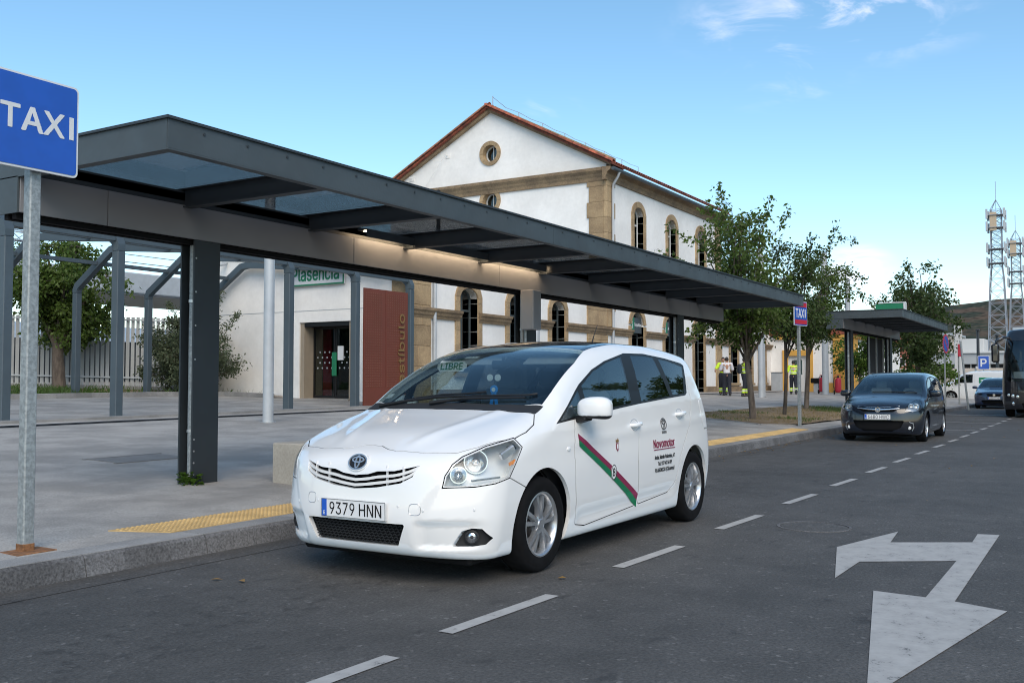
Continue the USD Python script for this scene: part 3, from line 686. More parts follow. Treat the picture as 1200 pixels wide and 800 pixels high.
P('white_paint', (.74, .745, .75), .28, spec=.5, coat=1.0, var=.02, vs=1.5)
P('dark_paint', (.006, .008, .013), .22, spec=.4, coat=.9)
P('navy_paint', (.008, .018, .045), .25, coat=1.0)
P('coach_paint', (.010, .010, .012), .2, coat=1.0)
P('van_paint', (.62, .64, .66), .35, coat=.8, var=.04, vs=1)
P('tyre', (.008, .008, .009), .85, spec=.12, var=.3, vs=14, bump=.1, bs=120)
P('alloy', (.50, .51, .53), .28, metal=.85, var=.08, vs=30)
P('disc', (.05, .05, .055), .5, metal=.6)
P('seat_cloth', (.085, .09, .10), .9, bump=.15, bs=200)
P('seat_light', (.30, .31, .33), .85)
P('dash', (.030, .032, .037), .7, bump=.1, bs=250)
P('plate_white', (.68, .69, .70), .45)
P('plate_blue', (.01, .09, .48), .45)
P('plastic_grey', (.022, .023, .025), .6, spec=.3)
P('maroon', (.20, .012, .055), .4, coat=.3)
P('green_stripe', (.0, .14, .055), .4, coat=.3)
P('lamp_red', (.42, .03, .03), .15, coat=1)
P('amber', (.7, .22, .02), .2, coat=1)
P('reflector', (.70, .72, .75), .16, metal=.95)
P('lamp_inside', (.74, .745, .75), .35, metal=.1, coat=.5)
GLASS('car_glass', (.74, .80, .80), extra=.055)
GLASS('rear_glass', (.30, .34, .37), extra=.06)
GLASS('lens', (.94, .95, .95), extra=.02)
P('roof_black', (.006, .007, .009), .06, spec=.6, coat=1.)

def make_wheel(root, name, x, y, z, r, rim_r, side, spokes=5, steel=False, width=.205, tm='tyre', am='alloy'):
    """wheel standing in the xz plane, outer face towards side (+1 / -1)"""
    w = sub(root, name)
    h = width / 2
    def place(m): m = m.copy(); m.vertices = m.vertices * [1, side, 1]; m.vertices += [x, y, z]; (m.invert() if side < 0 else None); return m
    prof = [(rim_r - .004, -h * .86), (rim_r + .012, -h * .97), (r - .045, -h), (r - .018, -h * .93), (r - .004, -h * .74), (r, -h * .4), (r, h * .4), (r - .004, h * .74), (r - .018, h * .93), (r - .045, h), (rim_r + .012, h * .97), (rim_r - .004, h * .86), (rim_r - .004, -h * .86)]
    obj('tyre', place(lathe(prof, 'y', 56)), tm, w, smooth=40)
    rim = [(rim_r - .03, -h * .7), (rim_r, -h * .84), (rim_r, h * .80), (rim_r + .010, h * .90), (rim_r - .006, h * .93), (rim_r - .022, h * .80), (rim_r - .032, h * .3), (rim_r - .03, -h * .7)]
    obj('rim', place(lathe(rim, 'y', 48)), am, w, smooth=40)
    obj('brake_disc', place(lathe([(0, h * .02), (rim_r * .74, h * .02), (rim_r * .74, -h * .1), (0, -h * .1)], 'y', 32)), 'disc', w)
    obj('wheel_back', place(lathe([(0, -h * .35), (rim_r - .03, -h * .35), (rim_r - .03, -h * .45), (0, -h * .45)], 'y', 32)), 'black_matte', w)
    R = rim_r - .018
    sp = MB()
    for i in range(spokes):
        a = 2 * PI * i / spokes + .31
        for da in ((-.20, .20) if not steel else (-.15, .15)):
            a2 = a + da; a1 = a + da * .72
            d = np.array([math.cos(a1), 0, math.sin(a1)]); e = np.array([math.cos(a2), 0, math.sin(a2)]); t1 = np.array([-math.sin(a1), 0, math.cos(a1)]); t2 = np.array([-math.sin(a2), 0, math.cos(a2)])
            pts = []
            for q, t, rad, wd, y0, y1 in ((d, t1, .035, .017, h * .45, h * .80), (e, t2, R * .6, .015, h * .55, h * .86), (e, t2, R, .021, h * .35, h * .80)):
                for sgn in (-1, 1):
                    pts += [q * rad + t * sgn * wd + [0, y0, 0], q * rad + t * sgn * wd * .72 + [0, y1, 0]]
            pts = np.array(pts); sp.add(trimesh.convex.convex_hull(pts[:8])); sp.add(trimesh.convex.convex_hull(pts[4:]))
    obj('spokes', place(sp.mesh()), am, w)
    obj('hub_cap', place(lathe([(0, h * .86), (.030, h * .86), (.036, h * .80), (.062, h * .74), (.066, h * .4), (0, h * .4)], 'y', 28)), am, w)
    nb = MB()
    for i in range(5):
        a = 2 * PI * i / 5; nb.add(moved(lathe([(0, h * .77), (.008, h * .77), (.008, h * .6), (0, h * .6)], 'y', 8), (.047 * math.cos(a), 0, .047 * math.sin(a))))
    obj('wheel_nuts', place(nb.mesh()), 'disc', w, kind='stuff')
    return w
def plate(root, text, x, y, z, w=.52, h=.11, tilt=0., facing=-1):
    """number plate facing -x (facing=-1)"""
    pl = sub(root, 'number_plate')
    def tr(m):
        m = m.copy(); T = trimesh.transformations.rotation_matrix(tilt, (0, 1, 0)); m.apply_transform(T); m.apply_translation((x, y, z)); return m
    obj('plate_board', tr(prism_x(rounded(sbox(-w / 2, -h / 2, w / 2, h / 2), .008), -.004, .006)), 'plate_white', pl)
    bd = Polygon(sbox(-w / 2 + .004, -h / 2 + .004, w / 2 - .004, h / 2 - .004)).exterior.buffer(.0014)
    obj('plate_border', tr(prism_x(bd, -.0052, -.004)), 'black', pl)
    # seen from the front (from -x) the reader's right hand is -y
    obj('country_band', tr(prism_x(sbox(w / 2 - .047, -h / 2 + .006, w / 2 - .007, h / 2 - .006), -.0056, -.004)), 'plate_blue', pl)
    obj('country_letter', tr(text3('E', .022, (-.0057, w / 2 - .027, -h / 2 + .026), (0, -1, 0), (0, 0, 1), .001, True)), 'sign_white', pl)
    obj('plate_text', tr(text3(text, .077, (-.0047, -.02, 0), (0, -1, 0), (0, 0, 1), .0016, False, width=w * .80)), 'black', pl)
    return pl
VERSO = CarShape(L=4.44, detail=True, nose_k=.06, hw0=.895, spine_z=.62, zb=.155, tumble=.16, tumble2=.34, top_pts_max=1.64, nose_a=.42, nose_p=3.7, tail_a=.30, tail_p=4.4,
    top_pts=[(-.6, .40), (-.1, .72), (0, .765), (.06, .79), (.15, .827), (.4, .935), (.8, 1.04), (1.0, 1.10), (1.25, 1.25), (1.52, 1.395), (1.8, 1.505), (2.1, 1.575), (2.5, 1.612), (3.0, 1.610), (3.5, 1.585), (3.95, 1.535), (4.2, 1.49), (5, 1.35)],
    plan_pts=[(0, .83), (.5, .878), (.9, .892), (1.8, .895), (3.2, .893), (3.8, .878), (4.44, .82)],
    side_pts=[(.1, -.085), (.2, -.05), (.32, -.025), (.45, -.008), (.62, 0), (.8, -.010), (.95, -.025), (1.1, -.04), (1.2, -.05)],
    nose_pts=[(.1, .11), (.18, .07), (.28, .025), (.42, 0), (.58, .012), (.68, .028), (.76, .055), (.82, .085), (.9, .16), (1.2, .5)],
    tail_pts=[(.1, 4.28), (.3, 4.40), (.55, 4.44), (.75, 4.43), (.95, 4.385), (1.1, 4.31), (1.3, 4.18), (1.45, 4.08), (1.6, 3.97)],
    bow_pts=[(0, .10), (.7, .05), (1.05, .12), (2.0, .14), (2.8, .05), (4.44, .05)], crown_pts=[(0, .10), (.4, .09), (.8, .045), (1.3, .03), (1.9, .05), (2.5, .06), (4.44, .07)],
    belt_pts=[(0, .9), (1.2, .93), (2.2, 1.03), (3.6, 1.10), (4.44, 1.12)])
TAXI_X, TAXI_Y = 4.775, 4.11
# ------------------------------------------------------------------ pergola of bent steel frames
pg = thing('pergola', 'blue grey steel pergola of bent portal frames over the plaza', 'pergola')
PX = [10.5, 12.92, 15.4, 17.87, 20.4, 22.83]; PY0, PY1 = 17.5, 26.1
from shapely.geometry import LineString
for x in PX:
    f = sub(pg, 'portal_frame'); z0, z1 = float(pz(x, PY0)), float(pz(x, PY1))
    w = .18
    obj('front_post', cbox((x - w / 2, PY0 - .10, z0 - .05), (x + w / 2, PY0 + .10, 3.98), .012), 'pergola_blue', f)
    obj('rear_post', cbox((x - w / 2, PY1 - .10, z1 - .1), (x + w / 2, PY1 + .10, 3.90), .012), 'pergola_blue', f)
    ln = LineString([(PY0, 3.985), (PY0, 4.10), (PY0 + .05, 4.20), (PY0 + .5, 4.52), (PY0 + .75, 4.62), (PY1 - 1.9, 5.12), (PY1 - 1.6, 5.08), (PY1 - .06, 4.10), (PY1, 3.98), (PY1, 3.905)])
    obj('bent_rafter', prism_x(ln.buffer(.10, cap_style=2, join_style=1), x - w / 2 + .002, x + w / 2 - .002), 'pergola_blue', f, smooth=40)
for i, (y, z, d) in enumerate(((PY0 + .02, 4.27, .17), (PY0 + .42, 4.50, .11), (PY0 + 1.0, 4.68, .11), (PY0 + 2.6, 4.80, .11), (PY0 + 4.4, 4.93, .11), (PY1 - 1.0, 4.72, .11))):
    for a, b in zip(PX[:-1], PX[1:]):
        obj('rail', cbox((a + .092, y - .05, z - d / 2), (b - .092, y + .05, z + d / 2), .006), 'pergola_blue', pg)
# rust-coloured perforated panel with raised lettering
rp = thing('rust_panel', 'rust red perforated metal screen with gold vertical lettering by the entrance', 'panel')
zb_ = float(pz(21.7, 17.5))
for a, b in ((20.70, 21.63), (21.645, 22.66)):
    base = sbox(a, zb_ + .02, b, 3.86); 
    obj('panel_sheet', prism_y(base, 17.44, 17.48), 'rust_panel', rp)
    dots = MB(); nx_, nz_ = int((b - a - .12) / .095), 38
    for i in range(nx_):
        for j in range(nz_):
            cx, cz = a + .09 + i * .095, zb_ + .55 + j * .072
            if cz > 3.8: continue
            dots.box((cx - .030, 17.432, cz - .017), (cx + .030, 17.4385, cz + .017))
    obj('raised_lugs', dots, 'rust_lug', rp, kind='stuff')
for a, b in ((20.68, 22.68),):
    obj('plinth_band', cbox((a, 17.42, zb_), (b, 17.4385, zb_ + .5)), 'rust_panel', rp)
m = text3('vestíbulo', .27, (22.33, 17.42, 2.05), (0, 0, 1), (-1, 0, 0), .02, width=2.35); obj('lettering', m, 'gold', rp)
# ------------------------------------------------------------------ station building
ST = 'stone'
YF, XW0, XG, YL = 17.8, 23.1, 36.7, 29.3
def arch(x, w, z0, zs, rise, n=14):
    """door or window outline: jambs to zs, then a flat arch"""
    pts = [(x - w / 2, z0), (x - w / 2, zs)]
    for i in range(1, n): t = -1 + 2 * i / n; pts.append((x + w / 2 * t, zs + rise * (1 - t * t) ** .6))
    return pts + [(x + w / 2, zs), (x + w / 2, z0)]
gz = lambda x: float(pz(x, YF))
station = thing('station_building', 'two storey white station building with stone trim, gable and red tiled roof', 'building')
wing_wins = [(26.35, 1.06), (29.40, 1.06), (32.42, 1.06)]
main_doors = [(39.75, 1.35), (43.55, 1.35), (47.4, 1.35), (52.9, 1.2), (55.5, 1.2), (58.1, 1.2)]
up_wins = [(39.95, 1.06), (43.85, 1.06), (47.75, 1.06)]
X1, EV = 50.8, 10.15
def wall_xz(outline, holes, y0, y1):
    p = Polygon(outline)
    for h in holes: p = p.difference(Polygon(h))
    return prism_y(p, y0, y1)
w_holes = [arch(x, w, 1.55, 4.02, .30) for x, w in wing_wins]
obj('wing_wall', wall_xz([(XW0, .4), (XG - .05, .4), (XG - .05, 5.6), (XW0, 5.6)], w_holes, YF, YF + .29), 'white_wall', station)
d_holes = [arch(x, w, .45, 3.80, .55) for x, w in main_doors[:3]] + [arch(x, w, 7.05, 8.72, .33) for x, w in up_wins]
obj('front_wall', wall_xz([(XG, .4), (X1, .4), (X1, EV), (XG, EV)], d_holes, YF, YF + .29), 'white_wall', station)
# low continuation of the front beyond the tall block
l_holes = [arch(x, w, 1.2, 3.55, .25) for x, w in main_doors[3:]]
obj('low_wing_wall', wall_xz([(X1 + .01, .4), (60.0, .4), (60.0, 4.6), (X1 + .01, 4.6)], l_holes, YF + .02, YF + .31), 'white_wall', station)
AP = 23.6
gp = Polygon([(YF + .5, .4), (YL, .4), (YL, EV), (AP, 13.45), (YF + .5, EV)])
YF_ = YF
gpoly = Polygon([(YF + .501, .4), (YL, .4), (YL, 10.46), (AP, 13.46), (YF + .501, 10.75)])
for cy, cz, r in ((AP, 11.57, .40), (AP, 9.40, .40)): gpoly = gpoly.difference(Point(cy, cz).buffer(r))
obj('gable_wall', prism_x(gpoly, XG, XG + .5), 'white_wall', station)
gp2 = Polygon([(YF + .501, .4), (YL, .4), (YL, 10.15), (AP, 13.40), (YF + .501, 10.19)])
obj('far_gable_wall', prism_x(gp2, X1 - .5, X1 - .001), 'white_wall', station)
obj('rear_wall', cbox((XG + .51, YL - .4, .4), (X1 - .51, YL, 10.1)), 'white_wall', station)
obj('interior', cbox((XG + .9, YF + 1.2, .5), (X1 - .9, YL - .6, 10.0)), 'room_inside', station)
obj('wing_interior', cbox((XW0 + 1.2, YF + 1.4, .5), (XG - .1, 27.0, 5.3)), 'room_inside', station)
# stone surrounds, glass and frames
P('frame_grey', (.06, .075, .08), .5)
P('frame_white', (.62, .63, .63), .5)
def opening(x, w, z0, zs, rise, y, nm='window', sill=True, band=.24, voussoir=True, door=False, frame_m='frame_grey'):
    o = sub(station, nm)
    out = Polygon(arch(x, w + 2 * band, z0 + (0 if door else .0), zs + .02, rise + band)); inn = Polygon(arch(x, w, z0 - .01, zs, rise))
    ringp = out.difference(inn)
    # blocks of the surround, each of its own
    cuts = np.arange(z0, zs, .46)
    for side in (-1, 1):
        half = sbox(x if side > 0 else x - 3, z0 - 1, x + 3 if side > 0 else x, zs + 3)
        for a in cuts:
            b = min(a + .452, zs - .005)
            if b - a < .1: continue
            g = ringp.intersection(half).intersection(sbox(x - 3, a, x + 3, b))
            if g.is_empty: continue
            for gg in getattr(g, 'geoms', [g]): obj('surround_stone', prism_y(gg, y - .055, y + .27), ST, o)
    top = ringp.intersection(sbox(x - 3, zs, x + 3, zs + 3))
    for k in range(5):
        a0, a1 = PI * k / 5 + .012, PI * (k + 1) / 5 - .012
        wdg = Polygon([(x, zs - .9)] + [(x + 5 * math.cos(q), zs - .9 + 5 * math.sin(q)) for q in np.linspace(PI * .12 + a0 * .76, PI * .12 + a1 * .76, 4)])
        g = top.intersection(wdg)
        for gg in getattr(g, 'geoms', [g]):
            if gg.area > .002: obj('arch_stone', prism_y(gg, y - .06, y + .27), ST, o)
    fr = inn.difference(Polygon(arch(x, w - .14, z0 + .07, zs, rise - .05)))
    fr = fr.union(inn.intersection(sbox(x - .035, z0, x + .035, zs + 2))).union(inn.intersection(sbox(x - w, zs - .45, x + w, zs - .38)))
    obj('frame', trimesh.util.concatenate([prism_y(g, y + .26, y + .32) for g in getattr(fr, 'geoms', [fr])]), frame_m, o)
    obj('pane', prism_y(inn.buffer(-.01), y + .285, y + .292), 'window_glass', o)
    if sill: obj('sill', cbox((x - w / 2 - band - .06, y - .13, z0 - .14), (x + w / 2 + band + .06, y + .2, z0 - .005), .012), ST, o)
    return o
for x, w in wing_wins: opening(x, w, 1.55, 4.02, .30, YF)
for x, w in main_doors[:3]: opening(x, w, .50, 3.80, .55, YF, 'door', sill=False, door=True)
for x, w in up_wins: opening(x, w, 7.05, 8.72, .33, YF, frame_m='frame_white')
for x, w in main_doors[3:]: opening(x, w, 1.2, 3.55, .25, YF + .02)
for cz in (11.57, 9.40):
    o = sub(station, 'round_window')
    for k in range(8):
        g = Point(AP, cz).buffer(.56, quad_segs=12).difference(Point(AP, cz).buffer(.38, quad_segs=12)); a0, a1 = 2 * PI * k / 8 + .012, 2 * PI * (k + 1) / 8 - .012
        g = g.intersection(Polygon([(AP, cz)] + [(AP + 2 * math.cos(q), cz + 2 * math.sin(q)) for q in np.linspace(a0, a1, 5)]))
        obj('ring_stone', prism_x(g, XG - .06, XG + .25), ST, o)
    obj('pane', prism_x(Point(AP, cz).buffer(.385), XG + .30, XG + .31), 'window_glass', o)
    rg = Point(AP, cz).buffer(.385).difference(Point(AP, cz).buffer(.33)).union(sbox(AP - .02, cz - .37, AP + .02, cz + .37))
    obj('frame', trimesh.util.concatenate([prism_x(g, XG + .27, XG + .33) for g in getattr(rg, 'geoms', [rg])]), 'frame_white', o)
# pilasters of coursed stone
def pilaster_y(x0, x1, z0, z1, y, course=.62, deep=.06):
    o = sub(station, 'pilaster'); z = z0; k = 0
    while z < z1 - .05:
        b = min(z + course, z1)
        if k % 2: obj('stone_block', cbox((x0, y - deep, z + .004), (x1, y + .1, b - .004), .008), ST, o)
        else:
            m = x0 + (x1 - x0) * (.42 if k % 4 else .6)
            obj('stone_block', cbox((x0, y - deep, z + .004), (m - .004, y + .1, b - .004), .008), ST, o); obj('stone_block', cbox((m + .004, y - deep, z + .004), (x1, y + .1, b - .004), .008), ST, o)
        z = b; k += 1
def pilaster_corner(z0, z1):
    o = sub(station, 'pilaster'); z = z0; k = 0
    while z < z1 - .05:
        b = min(z + .66, z1)
        obj('stone_block', cbox((XG - .06, YF - .061, z + .004), (XG + .62 + .12 * (k % 2), YF + .1, b - .004), .008), ST, o)
        obj('stone_block', cbox((XG - .06, YF + .105, z + .004), (XG + .1, YF + .80 + .10 * (k % 2), b - .004), .008), ST, o)
        z = b; k += 1
pilaster_corner(3.56, 9.75)
pilaster_y(XW0, XW0 + 1.13, .5, 5.0, YF); pilaster_y(34.85, 36.68, .5, 3.2, YF); pilaster_y(34.85, 36.60, 3.56, 5.55, YF); pilaster_y(X1 - .9, X1 + .0, .5, 9.75, YF)
o = sub(station, 'pilaster')
for k in range(8): obj('stone_block', cbox((XW0 - .06, YF + .0, .5 + k * .62), (XW0 - .002, YF + .55, 1.116 + k * .62), .008), ST, o)
# plinth
for a, b in ((24.3, 34.8), (40.6, 42.7), (44.4, 46.5), (48.3, 49.9), (50.9, 60.0)):
    n = max(1, round((b - a) / 1.3))
    for k in range(n):
        obj('plinth_stone', cbox((a + (b - a) * k / n + .004, YF - .07, .4), (a + (b - a) * (k + 1) / n - .004, YF + .1, 1.02), .01), 'stone_dark', station)
# moulded string course, broken by the openings
def moulding(poly, a, b, nm, mat='stone_dark'):
    """profile in (y, z) run along x"""
    obj(nm, prism_x(Polygon(poly), a, b), mat, station)
sp = [(YF + .05, 3.22), (YF - .07, 3.22), (YF - .08, 3.28), (YF - .13, 3.33), (YF - .14, 3.40), (YF - .20, 3.45), (YF - .20, 3.53), (YF + .05, 3.55)]
br = sorted([(x, w) for x, w in wing_wins + main_doors[:3]])
xs_ = [XW0 - .1] + sum([[x - w / 2 - .02, x + w / 2 + .02] for x, w in br], []) + [59.8]
for a, b in zip(xs_[::2], xs_[1::2]):
    n = max(1, round((b - a) / 1.6))
    for k in range(n): moulding(sp, a + (b - a) * k / n + .003, a + (b - a) * (k + 1) / n - .003, 'string_course')
# main cornice along the front and the gable
cp = [(YF + .06, 9.72), (YF - .08, 9.72), (YF - .09, 9.86), (YF - .16, 9.94), (YF - .17, 10.02), (YF - .32, 10.12), (YF - .33, 10.24), (YF + .06, 10.26)]
for k in range(10): moulding(cp, XG - .30 + (X1 - XG + .5) * k / 10 + .003, XG - .30 + (X1 - XG + .5) * (k + 1) / 10 - .003, 'cornice_stone')
gc = [(XG + .06, 9.72), (XG - .08, 9.72), (XG - .09, 9.86), (XG - .16, 9.94), (XG - .17, 10.02), (XG - .32, 10.12), (XG - .33, 10.24), (XG + .06, 10.26)]
def run_y(poly, a, b): 
    m = prism_y(Polygon(poly), a, b); return m
for k in range(8): 
    a, b = YF + .07 + (YL - YF) * k / 8, YF + .07 + (YL - YF) * (k + 1) / 8
    obj('cornice_stone', run_y(gc, a + .003, b - .003), 'stone_dark', station)
# raking cornice
SL = (13.55 - 10.26) / (AP - YF + .33)
for sgn in (-1, 1):
    y0 = YF - .30 if sgn < 0 else YL + .30; n = 9
    for k in range(n):
        t0, t1 = k / n, (k + 1) / n
        ya, yb_ = y0 + (AP - y0) * t0, y0 + (AP - y0) * t1
        za, zb2 = 10.27 + (13.42 - 10.27) * t0, 10.27 + (13.42 - 10.27) * t1
        g = Polygon([(ya, za), (yb_, zb2), (yb_, zb2 + .40), (ya, za + .40)]) if sgn < 0 else Polygon([(yb_, zb2), (ya, za), (ya, za + .40), (yb_, zb2 + .40)])
        obj('raking_stone', prism_x(g.buffer(-.003), XG - .20, XG + .3), 'stone_dark', station)
        g2 = affinity.translate(Polygon([(ya, za + .26), (yb_, zb2 + .26), (yb_, zb2 + .398), (ya, za + .398)]), 0, 0)
        obj('raking_moulding', prism_x(g2.buffer(-.002), XG - .32, XG - .2015), ST, station)
# roof: barrel tiles
def tile_mesh(L=.46, r0=.105, r1=.085, n=6):
    v = []; 
    for x, r in ((0, r0), (L, r1)):
        for t in np.linspace(0, PI, n + 1): v.append((r * math.cos(t), x, r * math.sin(t) * .8))
        for t in np.linspace(PI, 0, n + 1): v.append(((r - .015) * math.cos(t), x, (r - .015) * math.sin(t) * .8))
    k = 2 * (n + 1); f = []
    for j in range(k): a, b = j, (j + 1) % k; f += [(a, b, k + b), (a, k + b, k + a)]
    for j in range(n): f += [(j, j + 1, k - 2 - j), (j, k - 2 - j, k - 1 - j)]
    for j in range(n): f += [(k + j, 2 * k - 2 - j, k + j + 1), (k + j, 2 * k - 1 - j, 2 * k - 2 - j)]
    return trimesh.Trimesh(np.array(v), np.array(f), process=False)
roof = sub(station, 'roof')
ang = math.atan2(13.62 - 10.34, AP - (YF - .45)); slope_len = math.hypot(13.62 - 10.34, AP - (YF - .45))
T0 = tile_mesh()
for sgn in (-1, 1):
    ye = YF - .45 if sgn < 0 else YL + .45
    q = Polygon([(ye, 10.29), (AP, 13.57), (AP, 13.66), (ye, 10.38)]) if sgn < 0 else Polygon([(AP, 13.57), (ye, 10.29), (ye, 10.38), (AP, 13.66)])
    obj('roof_slab', prism_x(q, XG - .36, X1 + .3), 'roof_tile', roof)
    def put_tile(x, s, jit=0, big=False):
        m = T0.copy(); v = m.vertices
        c, sn = math.cos(ang), math.sin(ang)
        yy = ye + (-sgn) * 1 * (s + v[:, 1]) * c * (1 if sgn < 0 else 1) ; 
        yy = ye - sgn * (s + v[:, 1]) * c
        zz = 10.37 + (s + v[:, 1]) * sn + v[:, 2] * c + .012
        m.vertices = np.c_[x + v[:, 0] + jit, yy, zz]
        if big: m.vertices[:, 2] = zz + .03 + v[:, 2] * .5; m.vertices[:, 0] = x - .04 + v[:, 0] * 1.5
        return m
    rr = rng(8); stuff = MB(); ncol = int((X1 - XG + .66) / .235); nrow = int(slope_len / .42)
    for i in range(ncol):
        for j in range(nrow + 1):
            s = j * .42 - .05
            if s + .46 > slope_len + .1: continue
            m = put_tile(XG - .26 + i * .235, s, rr.normal(0, .004), i == 0)
            if sgn < 0 and (i == 0 or j == 0) and i < 70: obj('roof_tile', m, 'roof_tile', roof, smooth=50)
            elif sgn > 0 and i == 0: obj('roof_tile', m, 'roof_tile', roof, smooth=50)
            elif sgn < 0 or i < 3: stuff.add(m)
    obj('roof_tiles', stuff, 'roof_tile', roof, smooth=50, kind='stuff')
rdg = 0
x = XG - .34
while x < X1 + .2:
    m = T0.copy(); v = m.vertices * [1.25, 1, 1.15]; m.vertices = np.c_[x + v[:, 1], AP + v[:, 0], 13.64 + v[:, 2]]; obj('ridge_tile', m, 'roof_tile', roof, smooth=50); x += .42
# gutter, downpipes, lightning wire, little wall hooks
gt = tube([(XG - .34, YF - .47, 10.13), (X1 + .3, YF - .47, 10.13)], .075, 12); obj('gutter', gt, 'steel_blue', station, smooth=50)
for x in (XG + .30,):
    obj('downpipe', tube([(x, YF - .47, 10.08), (x, YF - .40, 9.90), (x + .05, YF - .16, 9.60), (x + .05, YF - .13, 9.3), (x + .05, YF - .13, .6)], .055, 12), 'pole_grey', station, smooth=60)
obj('downpipe', tube([(24.36, YF - .10, 5.2), (24.36, YF - .10, .6)], .06, 12), 'pole_grey', station, smooth=60)
wr = MB()
for k in range(8):
    x = XG + .2 + k * 2.3; wr.bar((x, AP, 13.7), (x, AP, 14.25 if k == 0 else 14.05), .03)
for k in range(7):
    a, b = XG + .2 + k * 2.3, XG + .2 + (k + 1) * 2.3; wr.add(tube([(a, AP, 14.2 if k == 0 else 14.04), ((a + b) / 2, AP, 13.98), (b, AP, 14.04)], .012, 5))
obj('lightning_wire', wr, 'pole_grey', station, kind='stuff')
for cy, cz, ty, tz in ((25.95, 11.75, 27.2, 10.35), (28.0, 10.9, 28.9, 10.35)):
    b = MB(); b.box((XG - .03, cy - .12, cz - .12), (XG - .002, cy + .12, cz + .12)); b.add(tube([(XG - .25, cy, cz + .02), (XG - .001, cy, cz)], .02, 6)); b.add(tube([(XG - .22, cy, cz), (XG - .12, ty, tz)], .012, 5))
    obj('wall_hook', b, 'white_wall', station, kind='stuff')
# green door signs in the arches
for k, (x, s_) in enumerate(((39.75, 'Taquillas'), (43.55, 'Acceso'))):
    sg = thing('door_sign', ('green and grey sign in the arch of the first station door', 'green and grey sign in the arch of the second station door')[k], 'sign')
    obj('sign_board', cbox((x - .62, YF + .06, 3.42), (x + .62, YF + .12, 4.12), .006), 'steel_blue', sg)
    obj('green_field', cbox((x - .615, YF + .052, 3.425), (x - .18, YF + .0595, 4.115)), 'sign_green', sg)
    obj('lettering', text3(s_, .13, (x + .2, YF + .058, 3.80), (1, 0, 0), (0, 0, 1), .004, True), 'sign_white', sg)
    obj('symbol', text3('i', .30, (x - .40, YF + .05, 3.77), (1, 0, 0), (0, 0, 1), .004, True), 'sign_white', sg)
# roof of the one-storey wing and a small mast on it
obj('wing_roof', cbox((XW0 - .25, YF - .25, 5.601), (XG - .06, 27.6, 5.75), .02), 'pole_grey', station)
obj('low_wing_roof', bar((X1 + .1, 20, 5.2), (60.4, 20, 5.2), 5.2, .22), 'roof_tile', station)
ms = thing('roof_mast', 'thin dark mast with a floodlight showing above the shelter roof', 'mast')
obj('mast', cbox((31.9, 23.0, 5.75), (32.02, 23.12, 9.05)), 'black', ms)
obj('cross_arm', bar((31.96, 23.06, 8.75), (31.96, 24.5, 8.80), .06), 'black', ms)
obj('floodlight', cbox((31.8, 24.1, 8.8), (32.1, 24.6, 8.92), .02), 'pole_grey', ms)
# end wall of the wing: entrance doors, name sign, camera
XE = XW0
zdoor = float(pz(XE, 21)) 
ewall = Polygon([(YF + .501, .4), (27.0, .4), (27.0, 5.6), (YF + .501, 5.6)]).difference(Polygon([(19.95, 0), (22.15, 0), (22.15, 3.16), (19.95, 3.16)]))
obj('end_wall', prism_x(ewall, XE, XE + .4), 'white_wall', station)
obj('wing_back_wall', cbox((XE + .41, 26.6, .4), (XG - .1, 27.0, 5.6)), 'white_wall', station)
obj('wall_joint', cbox((XE - .006, YF + .6, 3.52), (XE - .001, 26.9, 3.54)), 'pole_grey', station)
P('jamb', (.30, .25, .19), .8, var=.1)
ed = thing('entrance_doors', 'dark glass sliding entrance doors with green handles and white dot markings', 'doors')
obj('jamb', cbox((XE + .05, 21.98, .5), (XE + .9, 22.148, 3.158)), 'jamb', ed)
obj('jamb', cbox((XE + .05, 19.952, .5), (XE + .9, 20.10, 3.158)), 'jamb', ed)
obj('lintel', cbox((XE + .05, 20.101, 3.02), (XE + .9, 21.979, 3.158)), 'black', ed)
obj('threshold', cbox((XE - .1, 20.0, .3), (XE + .9, 22.1, zdoor + .03)), 'plaza_concrete', ed)
for a, b in ((20.12, 21.03), (21.05, 21.96)):
    lf = sub(ed, 'door_leaf'); zt_ = 3.015
    rec = sbox(a, zdoor + .04, b, zt_); fr = rec.difference(sbox(a + .05, zdoor + .12, b - .05, zt_ - .06))
    obj('frame', prism_x(fr, XE + .46, XE + .51), 'black', lf); obj('glass', cbox((XE + .48, a + .03, zdoor + .1), (XE + .49, b - .03, zt_ - .05)), 'rear_glass2', lf) if False else obj('glass', cbox((XE + .48, a + .03, zdoor + .1), (XE + .49, b - .03, zt_ - .05)), 'window_glass', lf)
    dts = MB()
    for r_ in range(4):
        for c_ in range(4): 
            cy = a + .14 + c_ * .2 + (.1 if r_ % 2 else 0); cz = zdoor + 1.0 + r_ * .17
            if cy < b - .08: dts.add(prism_x(Point(cy, cz).buffer(.028, quad_segs=3), XE + .474, XE + .4795))
    obj('dot_markings', dts, 'pole_grey', lf, kind='stuff')
    hy = 21.0 if a < 21 else 21.08
    obj('handle', cbox((XE + .40, hy - .05, zdoor + .75), (XE + .455, hy + .05, zdoor + 1.5), .01), 'sign_green', lf)
obj('notice', cbox((XE + .445, 20.68, zdoor + 1.25), (XE + .4585, 20.92, zdoor + 1.7)), 'plate_white', ed)
obj('red_screen', cbox((XE + .9, 21.60, .6), (XE + .95, 21.95, 3.0)), 'sign_red', ed)
obj('lobby', cbox((XE + 1.19, 19.9, .6), (XE + 1.198, 22.2, 3.3)), 'dark_inside', ed)
ns = thing('station_name_sign', 'white station name sign with dark green border reading Plasencia', 'sign')
obj('sign_board', cbox((XE - .10, 20.2, 4.32), (XE - .03, 22.6, 5.05), .005), 'sign_white', ns)
